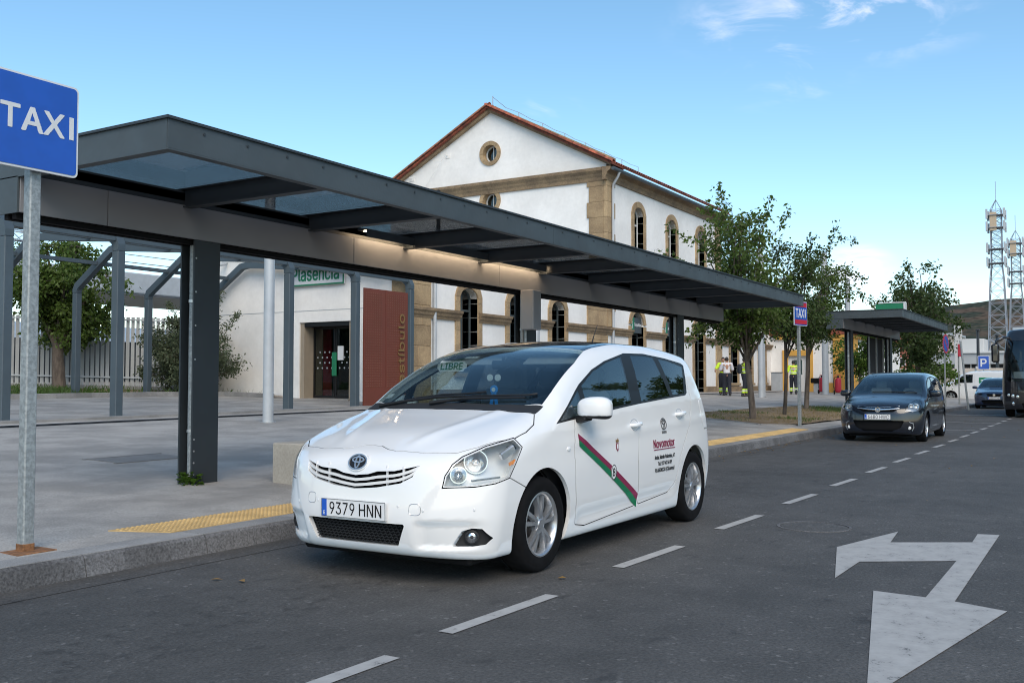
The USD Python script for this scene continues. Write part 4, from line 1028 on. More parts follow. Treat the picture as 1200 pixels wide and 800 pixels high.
bd = sbox(20.2, 4.32, 22.6, 5.05).difference(sbox(20.25, 4.37, 22.55, 5.0)); obj('sign_border', prism_x(bd, XE - .108, XE - .1005), 'sign_green', ns)
obj('lettering', text3('Plasencia', .42, (XE - .1005, 21.4, 4.70), (0, -1, 0), (0, 0, 1), .01, True, width=2.0), 'sign_green', ns)
cc = thing('security_camera', 'small grey security camera on the white wall above the olive shrub', 'camera')
obj('camera_arm', bar((XE, 25.5, 6.2 - .9), (XE - .22, 25.5, 6.14 - .9), .04), 'pole_grey', cc)
obj('camera_body', tube([(XE - .40, 25.56, 5.2), (XE - .12, 25.48, 5.26)], .06, 12), 'pole_grey', cc)
# planter strip with kerb in front of the wall and fence
def strip_run(x0, y0, x1, y1, h, w, nm, mat, parent=None, **k):
    return obj(nm, bar((x0, y0, pz(x0, y0) + h / 2 - .03), (x1, y1, pz(x1, y1) + h / 2 - .03), w, h + .06, c=.01), mat, parent, **k)
lk = thing('lawn_kerb', 'low concrete kerb along the grass strip before the white fence', 'kerb')
pts = [(2, 26.4), (9, 25.7), (15.6, 25.35), (20, 25.2), (22.2, 24.6), (22.4, 22.6)]
for a, b in zip(pts[:-1], pts[1:]):
    n = max(1, round(math.dist(a, b) / 1.1))
    for k in range(n):
        p, q = np.array(a) + (np.array(b) - a) * k / n, np.array(a) + (np.array(b) - a) * (k + 1) / n
        strip_run(*p, *q, .14, .16, 'kerb_stone', 'kerb_top', lk)
obj('corner_infill', prism_x(Polygon([(YF, 10.151), (YF + .5, 10.151), (YF + .5, 10.70), (YF, 10.44)]), XG, XG + .5), 'white_wall', station)
GR = Polygon([(2, 26.5), (9, 25.8), (15.6, 25.45), (20, 25.3), (22.3, 24.7), (22.5, 22.65), (23.05, 22.6), (23.05, 27.0), (18.2, 35), (2, 35)])
obj('grass_strip', poly_sheet(GR, .06, 1.0, pz), 'dirt', kind='structure')
obj('lawn_grass', blades(15000, GR.buffer(-.05), 31, (.06, .22), w=.012, dens=lambda q: np.where(q[:, 0] < 19.5, .9, .25), z0=.06), 'grass', kind='stuff', label='strip of green grass below the white slat fence', cat='grass')
# ------------------------------------------------------------------ fence of upright white slats
fn = thing('slat_fence', 'tall fence of upright pale slats behind the lawn strip', 'fence')
def fence_line(a, b, n0, h=2.62):
    a, b = np.array(a, float), np.array(b, float); L = np.linalg.norm(b - a); d = (b - a) / L; n = int(L / .175)
    for i in range(n):
        p = a + d * (i + .5) * .175; z = float(pz(*p)) + .12; nn = np.array([-d[1], d[0]])
        ang_ = .45
        e = d * math.cos(ang_) + nn * math.sin(ang_)
        obj('slat', bar((*p, z), (*p, z + h - (.0)), .115, .022, up=(*np.array([-e[1], e[0]]), 0)), 'fence_slat', fn)
    for zz in (.35, h - .1):
        q = bar((*a, pz(*a) + .12 + zz), (*b, pz(*b) + .12 + zz), .03, .05); off = np.array([-d[1], d[0], 0]) * .075; q.apply_translation(off); obj('rail', q, 'pole_grey', fn)
fence_line((23.15, 27.1), (17.6, 36.2), 0, 2.45)
obj('footing', bar((23.15, 27.1, pz(23.15, 27.1) + .03), (17.6, 36.2, pz(17.6, 36.2) + .03), .2, .3), 'kerb_top', fn)
pw = thing('platform_wall', 'dark grey platform edge wall seen between the fence slats', 'wall')
for k in range(9): obj('wall_panel', cbox((2 + k * 4.5, 38.6 + .02 * (k % 2), .3), (6.48 + k * 4.5, 38.9, 3.1), .02), 'steel_dark', pw)
# platform canopy and roofs behind the fence
pc = thing('platform_canopy', 'flat grey platform canopy on dark posts behind the fence', 'canopy')
obj('canopy_roof', cbox((22.0, 36.0, 5.1), (45.0, 42.0, 6.0), .05), 'pole_grey', pc)
obj('soffit', cbox((22.1, 36.1, 5.04), (45, 41.9, 5.099)), 'beam_panel', pc)
for x, y in ((25.4, 39.0), (33.0, 39.0), (40, 39.0)): obj('canopy_post', cbox((x - .17, y - .17, .8), (x + .17, y + .17, 5.04), .02), 'steel_dark', pc)
fh = thing('warehouse', 'low pale warehouse with shallow roof far behind the fence', 'building')
obj('wall', cbox((44, 72, .5), (75, 84, 4.6)), 'white_wall', fh)
obj('roof', prism_x(Polygon([(71.5, 4.6), (84.5, 4.6), (78, 6.3)]), 43.5, 75.5), 'pole_grey', fh)
for k in range(6): obj('window', cbox((45.5 + k * 4.6, 71.93, 2.4), (48.4 + k * 4.6, 71.999, 3.8)), 'dark_inside', fh)
# catenary portals and wires over the tracks
cat_ = thing('catenary_portal', 'grey railway catenary gantry with wires seen through the pergola', 'gantry')
def lattice(p, q, w, n, t=.06):
    p, q = np.array(p, float), np.array(q, float); d, s_, u = frame(q - p); mb = MB()
    for a, b in ((-1, -1), (-1, 1), (1, -1), (1, 1)): mb.bar(p + (s_ * a + u * b) * w / 2, q + (s_ * a + u * b) * w / 2, t)
    for i in range(n):
        a, b = p + (q - p) * i / n, p + (q - p) * (i + 1) / n
        for sg in (-1, 1): mb.bar(a + s_ * sg * w / 2 + u * w / 2 * (-1) ** i, b + s_ * sg * w / 2 - u * w / 2 * (-1) ** i, t * .6); mb.bar(a + u * sg * w / 2 + s_ * w / 2 * (-1) ** i, b + u * sg * w / 2 - s_ * w / 2 * (-1) ** i, t * .6)
    return mb
obj('mast', lattice((20, 47, .5), (20, 47, 9.5), .4, 14), 'pole_grey', cat_); obj('mast', lattice((34, 50, .5), (34, 50, 9.5), .4, 14), 'pole_grey', cat_)
obj('beam', lattice((20, 47, 9.0), (34, 50, 9.0), .5, 18), 'pole_grey', cat_)
w_ = MB()
for y, z in ((45.5, 7.2), (45.5, 8.3), (48.5, 7.2), (48.5, 8.3), (52, 7.6), (52, 8.8)): w_.add(tube([(-10, y, z), (20, y, z - .15), (60, y, z)], .02, 5))
obj('wires', w_, 'black', cat_, kind='stuff')
# ------------------------------------------------------------------ round grey lamp columns
for x, y, r_, h, lab in ((14.1, 14.35, .105, 4.6, 'pale grey round column standing on the plaza before the entrance'), (42.6, 13.1, .13, 6.6, 'grey round pole near the men in work clothes'), (43.4, 13.25, .09, 6.4, 'thinner grey pole just right of its twin near the workmen'),
                         (53.5, 12.95, .17, 7.6, 'two tone grey column before the yellow pilaster'), (51.5, 11.3, .13, 6.0, 'pale round column behind the second shelter post'), (26.3, 15.2, .11, 4.9, 'pale grey round pipe column behind the second shelter post with box')):
    c = thing('round_column', lab, 'column', (x, y, float(pz(x, y))))
    obj('shaft', tube([(0, 0, -.05), (0, 0, h)], r_, 24), 'pole_grey', c, smooth=40)
    obj('base_plate', lathe([(0, .015), (r_ * 1.5, .015), (r_ * 1.5, -.02), (0, -.02)], 'z', 24), 'silver', c)
    obj('cap', lathe([(0, h + .02), (r_ * .9, h + .015), (r_ * 1.05, h), (r_ * 1.05, h - .05), (0, h - .05)], 'z', 24), 'pole_grey', c)
# ------------------------------------------------------------------ TAXI signs
def plate_sign(t, w, h, x, y, zc, r=.05, edge='sign_white', face='sign_blue'):
    """board facing -y"""
    obj('board', prism_y(rounded(sbox(x - w / 2, zc - h / 2, x + w / 2, zc + h / 2), r), y - .012, y + .012), edge, t)
    obj('face', prism_y(rounded(sbox(x - w / 2 + .014, zc - h / 2 + .014, x + w / 2 - .014, zc + h / 2 - .014), r * .8), y - .0155, y - .0125), face, t)
    obj('back', prism_y(rounded(sbox(x - w / 2 + .01, zc - h / 2 + .01, x + w / 2 - .01, zc + h / 2 - .01), r * .8), y + .0125, y + .0145), 'galvanized', t)
s1 = thing('taxi_sign', 'large blue TAXI sign on a galvanized post nearest the camera', 'sign')
plate_sign(s1, .62, .63, 3.83, 6.08, 2.99, .035)
obj('lettering', text3('TAX', .155, (3.805, 6.0640, 3.01), (1, 0, 0), (0, 0, 1), .002, True, width=.455), 'sign_white', s1)
obj('lettering', cbox((4.068, 6.0622, 3.01 - .0775), (4.102, 6.0642, 3.01 + .0775)), 'sign_white', s1)
obj('post', cbox((3.83, 6.12, .14), (3.91, 6.20, 3.2), .008), 'galvanized', s1)
obj('rust_collar', cbox((3.828, 6.118, .14), (3.912, 6.202, .20), .004), 'rust', s1)
obj('base_plate', cbox((3.73, 6.02, .138), (4.01, 6.30, .152), .003), 'rust', s1)
for z in (2.78, 3.18): obj('clamp', cbox((3.82, 6.095, z - .02), (3.92, 6.21, z + .02), .004), 'silver', s1)
s2 = thing('taxi_sign', 'small blue and red TAXI sign on a thin post beside the planting bed', 'sign', (24.1, 6.42, 0), -14)
plate_sign(s2, .62, .60, 0, 0, 2.94, .03)
obj('lettering', text3('TAX', .21, (-.05, -.016, 2.95), (1, 0, 0), (0, 0, 1), .002, True, width=.40), 'sign_white', s2)
obj('lettering', cbox((.19, -.018, 2.845), (.235, -.0158, 3.055)), 'sign_white', s2)
for z in (3.155, 2.735): obj('red_strip', cbox((-.285, -.0185, z - .055), (.285, -.0156, z + .055)), 'sign_red', s2)
obj('post', cbox((-.035, .015, .1), (.035, .085, 3.1), .006), 'galvanized', s2)
# ------------------------------------------------------------------ yellow and white side building, facing the camera
yb2 = thing('yellow_building', 'one storey white building with ochre corner pilaster, door frame and base', 'building')
XB = 60.0; zy = .70
wl = Polygon([(13.0, .3), (YF + .02, .3), (YF + .02, 4.0), (13.0, 4.0)]).difference(Polygon([(15.6, 0), (16.75, 0), (16.75, 2.85), (15.6, 2.85)]))
obj('wall', prism_x(wl, XB, XB + .4), 'white_wall', yb2)
obj('side_wall', cbox((XB + .41, 13.0, .3), (XB + 16, 13.4, 4.0)), 'white_wall', yb2)
obj('pilaster', cbox((XB - .12, 12.95, .3), (XB - .001, 14.05, 3.9), .02), 'yellow_wall', yb2)
obj('pilaster_cap', MB().box((XB - .26, 12.82, 3.901), (XB + .5, 14.15, 4.10), .03).box((XB - .20, 12.86, 3.72), (XB - .121, 14.1, 3.88), .02).mesh(), 'yellow_wall', yb2, kind='stuff')
obj('side_pilaster', cbox((XB + .41, 12.9, .3), (XB + 1.4, 12.999, 3.9), .02), 'yellow_wall', yb2)
obj('cornice', cbox((XB - .22, 14.16, 3.86), (XB + .4, YF - .3, 4.10), .04), 'yellow_wall', yb2)
obj('side_cornice', cbox((XB + .51, 12.80, 3.86), (XB + 16, 13.5, 4.10), .04), 'yellow_wall', yb2)
for a, b in ((14.06, 15.25), (17.1, YF - .1)): obj('base_band', cbox((XB - .06, a, .3), (XB - .001, b, 1.2)), 'yellow_wall', yb2)
dfm = Polygon([(15.25, .4), (17.1, .4), (17.1, 3.2), (15.25, 3.2)]).difference(Polygon([(15.6, .4), (16.75, .4), (16.75, 2.85), (15.6, 2.85)]))
obj('door_frame', prism_x(dfm.buffer(0), XB - .07, XB - .0005), 'yellow_wall', yb2)
dr_ = obj('door', cbox((XB + .15, 15.61, .4), (XB + .2, 16.74, 2.84)), 'frame_white', yb2); obj('door_pane', cbox((XB + .14, 15.95, 1.7), (XB + .149, 16.45, 2.6)), 'window_glass', dr_)
rf = obj('roof', prism_x(Polygon([(12.6, 4.101), (20.0, 4.101), (20, 5.9)]), XB - .3, XB + 16), 'roof_tile', yb2)
for k in range(24):
    m = T0.copy(); v = m.vertices * [1.3, 1.6, 1.3]; m.vertices = np.c_[XB - .15 + k * .30 + v[:, 0], 12.55 + v[:, 1], 4.11 + v[:, 2] + v[:, 1] * .24]; obj('eave_tile', m, 'roof_tile', yb2, smooth=50)
# red fire equipment and a dark bin near it
for k, (x, y) in enumerate(((54.4, 13.35), (54.2, 12.45))):
    fe = thing('fire_extinguisher', ('red wheeled extinguisher left of the two tone column', 'red wheeled extinguisher right of the two tone column')[k], 'extinguisher', (x, y, float(pz(x, y))), 20 * k)
    obj('tank', lathe([(0, .92), (.08, .9), (.16, .80), (.17, .2), (.12, .12), (0, .1)], 'z', 20), 'sign_red', fe, smooth=40)
    obj('valve', cbox((-.05, -.05, .91), (.05, .05, 1.02), .01), 'black', fe)
    obj('hose', tube([(0, .06, .97), (.12, .2, .9), (.1, .24, .5), (.05, .2, .3)], .02, 8), 'black', fe)
    for s_ in (-1, 1): obj('wheel', moved(lathe([(0, -.03), (.11, -.03), (.13, 0), (.11, .03), (0, .03)], 'y', 18), (.05, s_ * .2, .13)), 'black', fe)
    obj('handle', MB().bar((.1, -.16, .1), (.2, -.16, 1.05), .025).bar((.1, .16, .1), (.2, .16, 1.05), .025).bar((.2, -.16, 1.05), (.2, .16, 1.05), .025).mesh(), 'sign_red', fe)
bn = thing('dark_bench', 'small dark seat on a grey support by the yellow base band', 'bench', (58.6, 14.55, float(pz(58.6, 14.5))))
obj('seat', cbox((-.25, -.45, .55), (.25, .45, .85), .04), 'black_matte', bn); obj('support', cbox((-.15, -.3, 0), (.15, .3, .55), .02), 'pole_grey', bn)
cb2 = thing('utility_cabinet', 'small grey utility cabinet beside the ochre door frame', 'cabinet', (58.9, 17.15, float(pz(58.9, 17))))
obj('cabinet', cbox((-.2, -.3, 0), (.2, .3, 1.1), .02), 'pole_grey', cb2); obj('cabinet_top', cbox((-.23, -.33, 1.101), (.23, .33, 1.14), .01), 'steel_blue', cb2)
# ------------------------------------------------------------------ trees: tapered trunk, limbs, and a crown of single leaves round the twigs
def leaf_mesh(P_, D, size, rr):
    n = len(P_); s_ = size * rr.uniform(.6, 1.25, n)[:, None]
    d = D / (np.linalg.norm(D, axis=1, keepdims=True) + 1e-9)
    up = rr.normal(0, 1, (n, 3)); side = np.cross(d, up); side /= np.linalg.norm(side, axis=1, keepdims=True) + 1e-9; nn = np.cross(side, d)
    a = P_; b = P_ + d * s_ * .5 + side * s_ * .30 + nn * s_ * .06; c = P_ + d * s_ * 1.05 - nn * s_ * .05; e = P_ + d * s_ * .5 - side * s_ * .30 + nn * s_ * .06
    v = np.stack([a, b, c, e], 1).reshape(-1, 3); i = np.arange(n) * 4
    return trimesh.Trimesh(v, np.vstack([np.c_[i, i + 1, i + 2], np.c_[i, i + 2, i + 3]]), process=False)
def tree(name, label, base, trunk_h, trunk_r, centre, radii, nleaf, leaf, seed, shoots=(), lean=(0, 0), lm='leaf_mid', bk='bark', group=None, cat='tree', nb=9, droop=.2, twigs=7, low=-.75):
    rr = rng(seed); t = thing(name, label, cat, (base[0], base[1], 0), 0, group); bz = base[2]
    T = np.array([lean[0], lean[1], bz + trunk_h]); m = MB()
    k = np.linspace(0, 1, 7)[:, None]; path = np.array([0, 0, bz - .1]) * (1 - k) + T * k + np.c_[np.sin(k * 5 + seed) * .04 * trunk_h / 2.5, np.cos(k * 4 + seed) * .04 * trunk_h / 2.5 - .04 * trunk_h / 2.5, 0 * k]
    m.add(tube(path, np.linspace(trunk_r * 1.15, trunk_r * .72, 7), 10))
    C = np.array(centre) - [base[0], base[1], 0]; R = np.array(radii)
    ends = []; limbs = MB(); tw = []
    for i in range(nb):
        d = rr.normal(0, 1, 3); d /= np.linalg.norm(d); d[2] = max(d[2], low)
        e = C + d * R * rr.uniform(.62, 1.0)
        mid = (path[-1] * .45 + e * .55) + rr.normal(0, .10, 3) * R; mid[2] = max(mid[2], path[-1][2] * .9)
        s_ = path[rr.integers(4, 7)]
        q = np.linspace(0, 1, 9)[:, None]; br = (1 - q) ** 2 * s_ + 2 * q * (1 - q) * mid + q ** 2 * e
        limbs.add(tube(br, np.linspace(trunk_r * .45, trunk_r * .08, 9), 6, False)); ends.append(br)
        for j in range(twigs):
            a = br[rr.integers(3, 9)]; dd = rr.normal(0, 1, 3) * [1, 1, .7]; dd /= np.linalg.norm(dd); L = rr.uniform(.25, .62) * R.mean()
            b = a + dd * L; b[2] -= droop * L
            u = ((b - C) / R); 
            if np.linalg.norm(u) > 1.12: b = C + u / np.linalg.norm(u) * 1.12 * R
            qq = np.linspace(0, 1, 5)[:, None]; tl = a + (b - a) * qq + np.c_[0 * qq, 0 * qq, .12 * L * np.sin(qq * PI)]
            tw.append(tl); limbs.add(tube(tl, np.linspace(trunk_r * .09, .004, 5), 4, False))
    for sh in shoots:
        q = np.array(sh, float) - [base[0], base[1], 0]; qq = np.linspace(0, 1, 9); idx = np.linspace(0, 1, len(q))
        tl = np.c_[[np.interp(qq, idx, q[:, c]) for c in range(3)]].T
        limbs.add(tube(tl, np.linspace(trunk_r * .14, .004, 9), 5, False)); tw += [tl[2:]] * 2
    obj('trunk', m, bk, t, smooth=60); obj('limbs', limbs, bk, t, smooth=60)
    n = len(tw); w = rr.uniform(.3, 1.5, n); w[-2 * len(shoots):] = .75 if len(shoots) else 1; w /= w.sum(); pick = rr.choice(n, nleaf, p=w); u = rr.random(nleaf) ** .7
    Pp = np.empty((nleaf, 3)); Dd = np.empty((nleaf, 3))
    for i, tl in enumerate(tw):
        s_ = np.nonzero(pick == i)[0]
        if len(s_) == 0: continue
        idx = u[s_] * (len(tl) - 1); lo = np.minimum(idx.astype(int), len(tl) - 2); fr = (idx - lo)[:, None]
        p = tl[lo] * (1 - fr) + tl[lo + 1] * fr; dr = tl[-1] - tl[0]; dr /= np.linalg.norm(dr) + 1e-9
        spread = leaf * (1.0 if i >= n - 2 * len(shoots) and shoots else 1.35)
        Pp[s_] = p + rr.normal(0, spread, (len(s_), 3)) * .62; Dd[s_] = rr.normal(0, .8, (len(s_), 3)) + dr * .6 - [0, 0, .45]
    obj('crown', leaf_mesh(Pp, Dd, leaf, rr), lm, t, smooth=False)
    return t
G_ = lambda x, y: float(pz(x, y))
tree('street_tree', 'largest street tree with leafy crown in the bed, left of the others', (25.5, 8.14, G_(25.5, 8.14)), 2.3, .085, (25.0, 8.35, 4.25), (1.5, 1.7, 1.85), 12500, .115, 21, lean=(-.02, .15), lm='leaf_mid', nb=26, twigs=11,
     shoots=[[(25.0, 8.6, 4.2), (24.5, 9.3, 5.0), (24.1, 9.9, 5.35)], [(25, 8.4, 4.6), (25.2, 8.7, 5.8), (25.2, 8.85, 6.6)], [(24.8, 8.5, 3.9), (24.2, 9.5, 4.4), (23.9, 10.0, 4.7)], [(25.3, 8.0, 4.6), (25.6, 7.7, 5.6), (25.7, 7.6, 6.2)], [(25.3, 8.0, 4.6), (25.9, 7.4, 5.4), (26.0, 7.2, 5.9)], [(24.9, 8.6, 3.4), (24.6, 9.3, 2.9), (24.5, 9.5, 2.3)]])
tree('street_tree', 'street tree with thin dark trunk and long shoots reaching right', (28.8, 8.24, G_(28.8, 8.24)), 2.5, .055, (29.2, 7.75, 4.15), (1.25, 1.15, 1.8), 8500, .105, 33, lean=(.05, -.1), lm='leaf_dark', bk='bark_dark', nb=20, twigs=10,
     shoots=[[(29.2, 7.6, 4.4), (29.7, 7.0, 5.3), (29.8, 6.8, 6.0)], [(29.3, 7.5, 4.2), (30.0, 6.7, 4.6), (30.4, 6.1, 4.3)], [(29.3, 7.4, 3.8), (30.2, 6.4, 4.0), (30.6, 5.9, 3.6)], [(29.2, 7.6, 4.6), (29.9, 6.9, 5.6), (30.3, 6.4, 5.5)]])
tree('street_tree', 'rearmost street tree of the bed, brown trunk behind the sign post', (33.8, 8.84, G_(33.8, 8.84)), 2.7, .08, (34.0, 8.6, 4.3), (1.4, 1.4, 1.7), 6000, .115, 44, lm='leaf_mid', nb=16)
tree('plane_tree', 'big dark tree with open crown rising behind the second shelter', (50.5, 7.9, .3), 2.6, .14, (50.5, 7.75, 4.2), (2.0, 1.9, 2.65), 10500, .17, 57, lm='leaf_dark', nb=24, twigs=8,
     shoots=[[(50.3, 7.6, 4.6), (50.4, 6.8, 5.2), (50.4, 6.0, 5.0)], [(50.5, 7.8, 5.4), (50.4, 8.1, 6.6), (50.4, 8.3, 7.1)], [(50.4, 7.4, 4.2), (50.3, 6.4, 4.2), (50.3, 5.6, 3.9)]])
tree('garden_tree', 'bright yellow green tree seen between the posts of the second shelter', (57.5, 12.0, .6), 1.4, .09, (57.5, 12.0, 3.3), (1.5, 1.6, 1.7), 5000, .17, 61, lm='leaf_bright', nb=10)
tree('garden_tree', 'rounded green shrub tree behind the dark hatchback, near the white van', (62.5, 9.2, .3), .8, .09, (62.5, 9.0, 2.0), (1.6, 1.9, 1.3), 5000, .17, 62, lm='leaf_bright', nb=10)
tree('plaza_tree', 'dense dark green tree with thick trunk by the slat fence', (19.8, 29.9, G_(19.8, 29.9)), 2.1, .21, (19.9, 29.7, 4.35), (1.75, 1.9, 1.75), 22000, .15, 71, lm='leaf_mid', nb=18, twigs=10, low=-.6)
tree('plaza_tree', 'dark tree at the far left edge behind the first pergola post', (12.4, 31.0, 1.0), 2.0, .18, (12.4, 31.0, 4.2), (2.0, 2.0, 2.0), 9000, .17, 72, lm='leaf_dark', nb=14)
tree('olive_shrub', 'loose grey green olive shrub in front of the white wall', (21.9, 25.9, G_(22, 26)), .5, .07, (21.8, 25.75, 2.25), (1.0, 2.15, 1.35), 32000, .095, 81, lm='leaf_olive', nb=44, twigs=11, cat='shrub', droop=-.1,
     shoots=[[(22, 25.2, 3.0), (22.1, 24.9, 3.7), (22.1, 24.7, 4.2)], [(22, 25.6, 3.2), (22.1, 25.5, 3.9), (22.1, 25.4, 4.3)], [(22, 24.6, 2.6), (22.2, 24.2, 3.2), (22.2, 24.0, 3.5)], [(22, 26.4, 3.0), (21.9, 26.8, 3.7), (21.9, 27.0, 3.9)]])
# trees over the road, which the taxi's windows mirror
for k, (x, y, h) in enumerate(((28, -12.5, 6.6), (36, -13.5, 7.4), (45, -12.8, 6.8), (55, -13.6, 7.6), (66, -13, 7.0))):
    tree('roadside_tree', 'leafy tree across the road that shows only mirrored in the taxi windows', (x, y, 0), 3.2, .22, (x, y, h + 1.2), (4.6, 3.0, 5.6), 8000, .48, 90 + k, lm='leaf_mid', nb=13, group='trees mirrored in the taxi windows')
# ------------------------------------------------------------------ people
P('skin', (.40, .22, .15), .55, var=.1, vs=20)
P('hair_dark', (.015, .012, .010), .6)
P('hair_grey', (.12, .11, .10), .6)
P('cloth_white', (.62, .62, .66), .8, var=.08, vs=8)
P('cloth_navy', (.012, .015, .026), .8)
P('cloth_shirt_navy', (.02, .03, .06), .8)
P('hivis', (.55, .80, .03), .6, var=.05)
P('reflective', (.55, .57, .56), .35)
P('khaki', (.17, .15, .10), .8)
P('shoe', (.012, .012, .012), .5)
def limb(pts, rad):
    """joined hulls of spheres from joint to joint"""
    m = manifold3d.Manifold()
    for (p, q), (a, b) in zip(zip(pts[:-1], pts[1:]), zip(rad[:-1], rad[1:])):
        sp = [manifold3d.Manifold.sphere(a, 14).translate(tuple(map(float, p))), manifold3d.Manifold.sphere(b, 14).translate(tuple(map(float, q)))]
        m += manifold3d.Manifold.batch_hull(sp)
    return m
def soft(m, edge=.025, it=6):
    t = from_man(m.refine_to_length(edge)); t.merge_vertices(); trimesh.smoothing.filter_taubin(t, iterations=it); return t
def person(label, loc, rot, top, legs, hair='hair_dark', arms=None, vest=None, bands=False, backpack=False, bag=False, step=.10, sleeves='short', turn=0., hgt=1.76):
    """faces +x before turning"""
    t = thing('person', label, 'person', loc, rot); s = hgt / 1.76
    V = lambda *a: np.array(a, float) * s
    hip = {1: V(0, .095, .92), -1: V(0, -.095, .92)}; knee = {1: V(step * .6 + .02, .11, .50), -1: V(-step * .3 + .02, -.11, .50)}; ank = {1: V(step, .125, .09), -1: V(-step, -.125, .09)}
    sh = {1: V(0, .185, 1.43), -1: V(0, -.185, 1.43)}
    arms = arms or {}
    el = {k: V(*arms.get(k, ((-.03, .27 * k, 1.15), 0))[0]) for k in (1, -1)}; wr = {k: V(*(arms[k][1] if k in arms else (.06, .26 * k, .90))) for k in (1, -1)}
    rot_h = np.array([math.cos(turn), math.sin(turn), 0]); side_h = np.array([-math.sin(turn), math.cos(turn), 0])
    headc = V(.02, 0, 1.635)
    body = limb([V(0, 0, .98), V(.01, 0, 1.18), V(0, 0, 1.36)], np.array([.135, .125, .135]) * s)
    for k in (1, -1):
        body += limb([V(0, .03 * k, 1.36), sh[k]], [.11 * s, .075 * s]) + limb([V(0, .02 * k, .97), hip[k], knee[k], ank[k]], np.array([.13, .105, .068, .048]) * s)
        body += limb([sh[k], el[k], wr[k]], np.array([.066, .048, .034]) * s)
        f = ank[k] + V(.0, 0, -.05); body += limb([ank[k], f + V(.13, .01 * k, 0)], [.045 * s, .035 * s])
        d = wr[k] - el[k]; d /= np.linalg.norm(d); sd = np.cross(d, [1, 0, 0.1]); sd /= np.linalg.norm(sd) + 1e-9; fw = np.cross(sd, d)
        palm = wr[k] + d * .055 * s; body += limb([wr[k] + d * .02 * s, palm], [.034 * s, .036 * s])
        for q in range(4):
            o = palm + fw * (-.030 + .020 * q) * s + d * .02 * s; ln = (.055, .068, .064, .05)[q] * s
            body += limb([o, o + d * ln * .6 + sd * .008 * k, o + d * ln + sd * .02 * k], np.array([.0095, .009, .008]) * s)
        o = wr[k] + d * .03 * s + fw * .03 * s; body += limb([o, o + fw * .025 * s + d * .03 * s, o + fw * .03 * s + d * .055 * s], np.array([.011, .010, .009]) * s)
    body += limb([V(0, 0, 1.42), headc + V(-.01, 0, -.05)], [.062 * s, .056 * s])
    sk = manifold3d.Manifold.sphere(1, 28).scale((.094 * s, .076 * s, .118 * s)).rotate((0, 0, math.degrees(turn))).translate(tuple(headc))
    jaw = manifold3d.Manifold.sphere(1, 20).scale((.062 * s, .058 * s, .06 * s)).translate(tuple(headc + rot_h * .03 * s + V(0, 0, -.068)))
    nose = limb([headc + rot_h * .088 * s + V(0, 0, .005), headc + rot_h * .108 * s + V(0, 0, -.028)], [.010 * s, .015 * s])
    ears = sum((manifold3d.Manifold.sphere(1, 12).scale((.018, .010, .030)).translate(tuple(headc + side_h * .076 * k * s + V(0, 0, -.005))) for k in (1, -1)), manifold3d.Manifold())
    body += sk + jaw + nose + ears
    b = obj('body', soft(body, .03, 4), 'skin', t, smooth=60)
    for k in (1, -1):
        e = trimesh.creation.icosphere(subdivisions=1, radius=.011 * s); e.apply_translation(headc + rot_h * .086 * s + side_h * .030 * k * s + V(0, 0, .012)); obj('eye', e, 'black', b, smooth=True)
    mo = trimesh.creation.icosphere(subdivisions=1, radius=1); mo.vertices = mo.vertices * [.008, .022, .006]; T = trimesh.transformations.rotation_matrix(turn, (0, 0, 1)); mo.apply_transform(T); mo.apply_translation(headc + rot_h * .086 * s + V(0, 0, -.062)); obj('mouth', mo, 'maroon', b, smooth=True)
    hr = manifold3d.Manifold.sphere(1, 28).scale((.104 * s, .086 * s, .118 * s)).rotate((0, 0, math.degrees(turn))).translate(tuple(headc + V(-.006, 0, .018)))
    cutb = to_man(moved(cbox((.035, -.3, -.4), (.4, .3, .055)), (0, 0, 0))).rotate((0, 0, math.degrees(turn))).translate(tuple(headc)); low = to_man(cbox((-.4, -.4, -.5), (.4, .4, -.055))).translate(tuple(headc))
    obj('hair', soft(hr - cutb - low, .03, 2), hair, b, smooth=60)
    tr = manifold3d.Manifold()
    for k in (1, -1): tr += limb([V(0, .03 * k, 1.0), hip[k], knee[k], ank[k] + V(0, 0, .02)], np.array([.142, .122, .088, .072]) * s)
    tr -= to_man(cbox((-1, -1, 1.04 * s), (1, 1, 2)))
    obj('trousers', soft(tr, .03, 4), legs, b, smooth=60)
    st = limb([V(0, 0, 1.0), V(.01, 0, 1.2), V(0, 0, 1.37)], np.array([.158, .145, .15]) * s)
    for k in (1, -1):
        st += limb([V(0, .03 * k, 1.37), sh[k]], [.12 * s, .088 * s])
        st += limb([sh[k], (sh[k] + (el[k] - sh[k]) * .85) if sleeves == 'short' else el[k]], [.086 * s, .072 * s])
        if sleeves != 'short': st += limb([el[k], wr[k] - (wr[k] - el[k]) * .05], [.062 * s, .048 * s])
    st -= to_man(cbox((-1, -1, .0), (1, 1, .93 * s)))
    st = st.scale((.86, 1, 1))
    obj('shirt', soft(st, .03, 4), top, b, smooth=60)
    for k in (1, -1):
        f = ank[k] + V(0, 0, -.05); shm = limb([ank[k] + V(-.03, 0, -.045), f + V(.15, .015 * k, .0)], [.055 * s, .045 * s]) - to_man(cbox((-1, -1, -1), (1, 1, .002)))
        obj('shoe', soft(shm, .03, 2), 'shoe', b, smooth=60)
        if bands:
            kz = knee[k]; d = ank[k] - kz
            for nm, a0, a1, mm in (('band', .40, .82, 'hivis'), ('reflective_band', .55, .66, 'reflective')):
                r0 = .084 if nm == 'band' else .088
                bm = limb([kz + d * a0, kz + d * a1], [r0 * s, (r0 - .006) * s]); bm = bm.trim_by_plane((0, 0, 1), float((kz + d * a1)[2] - .01)).trim_by_plane((0, 0, -1), -float((kz + d * a0)[2] + .01))
                obj(nm, soft(bm, .03, 0), mm, b, smooth=60)
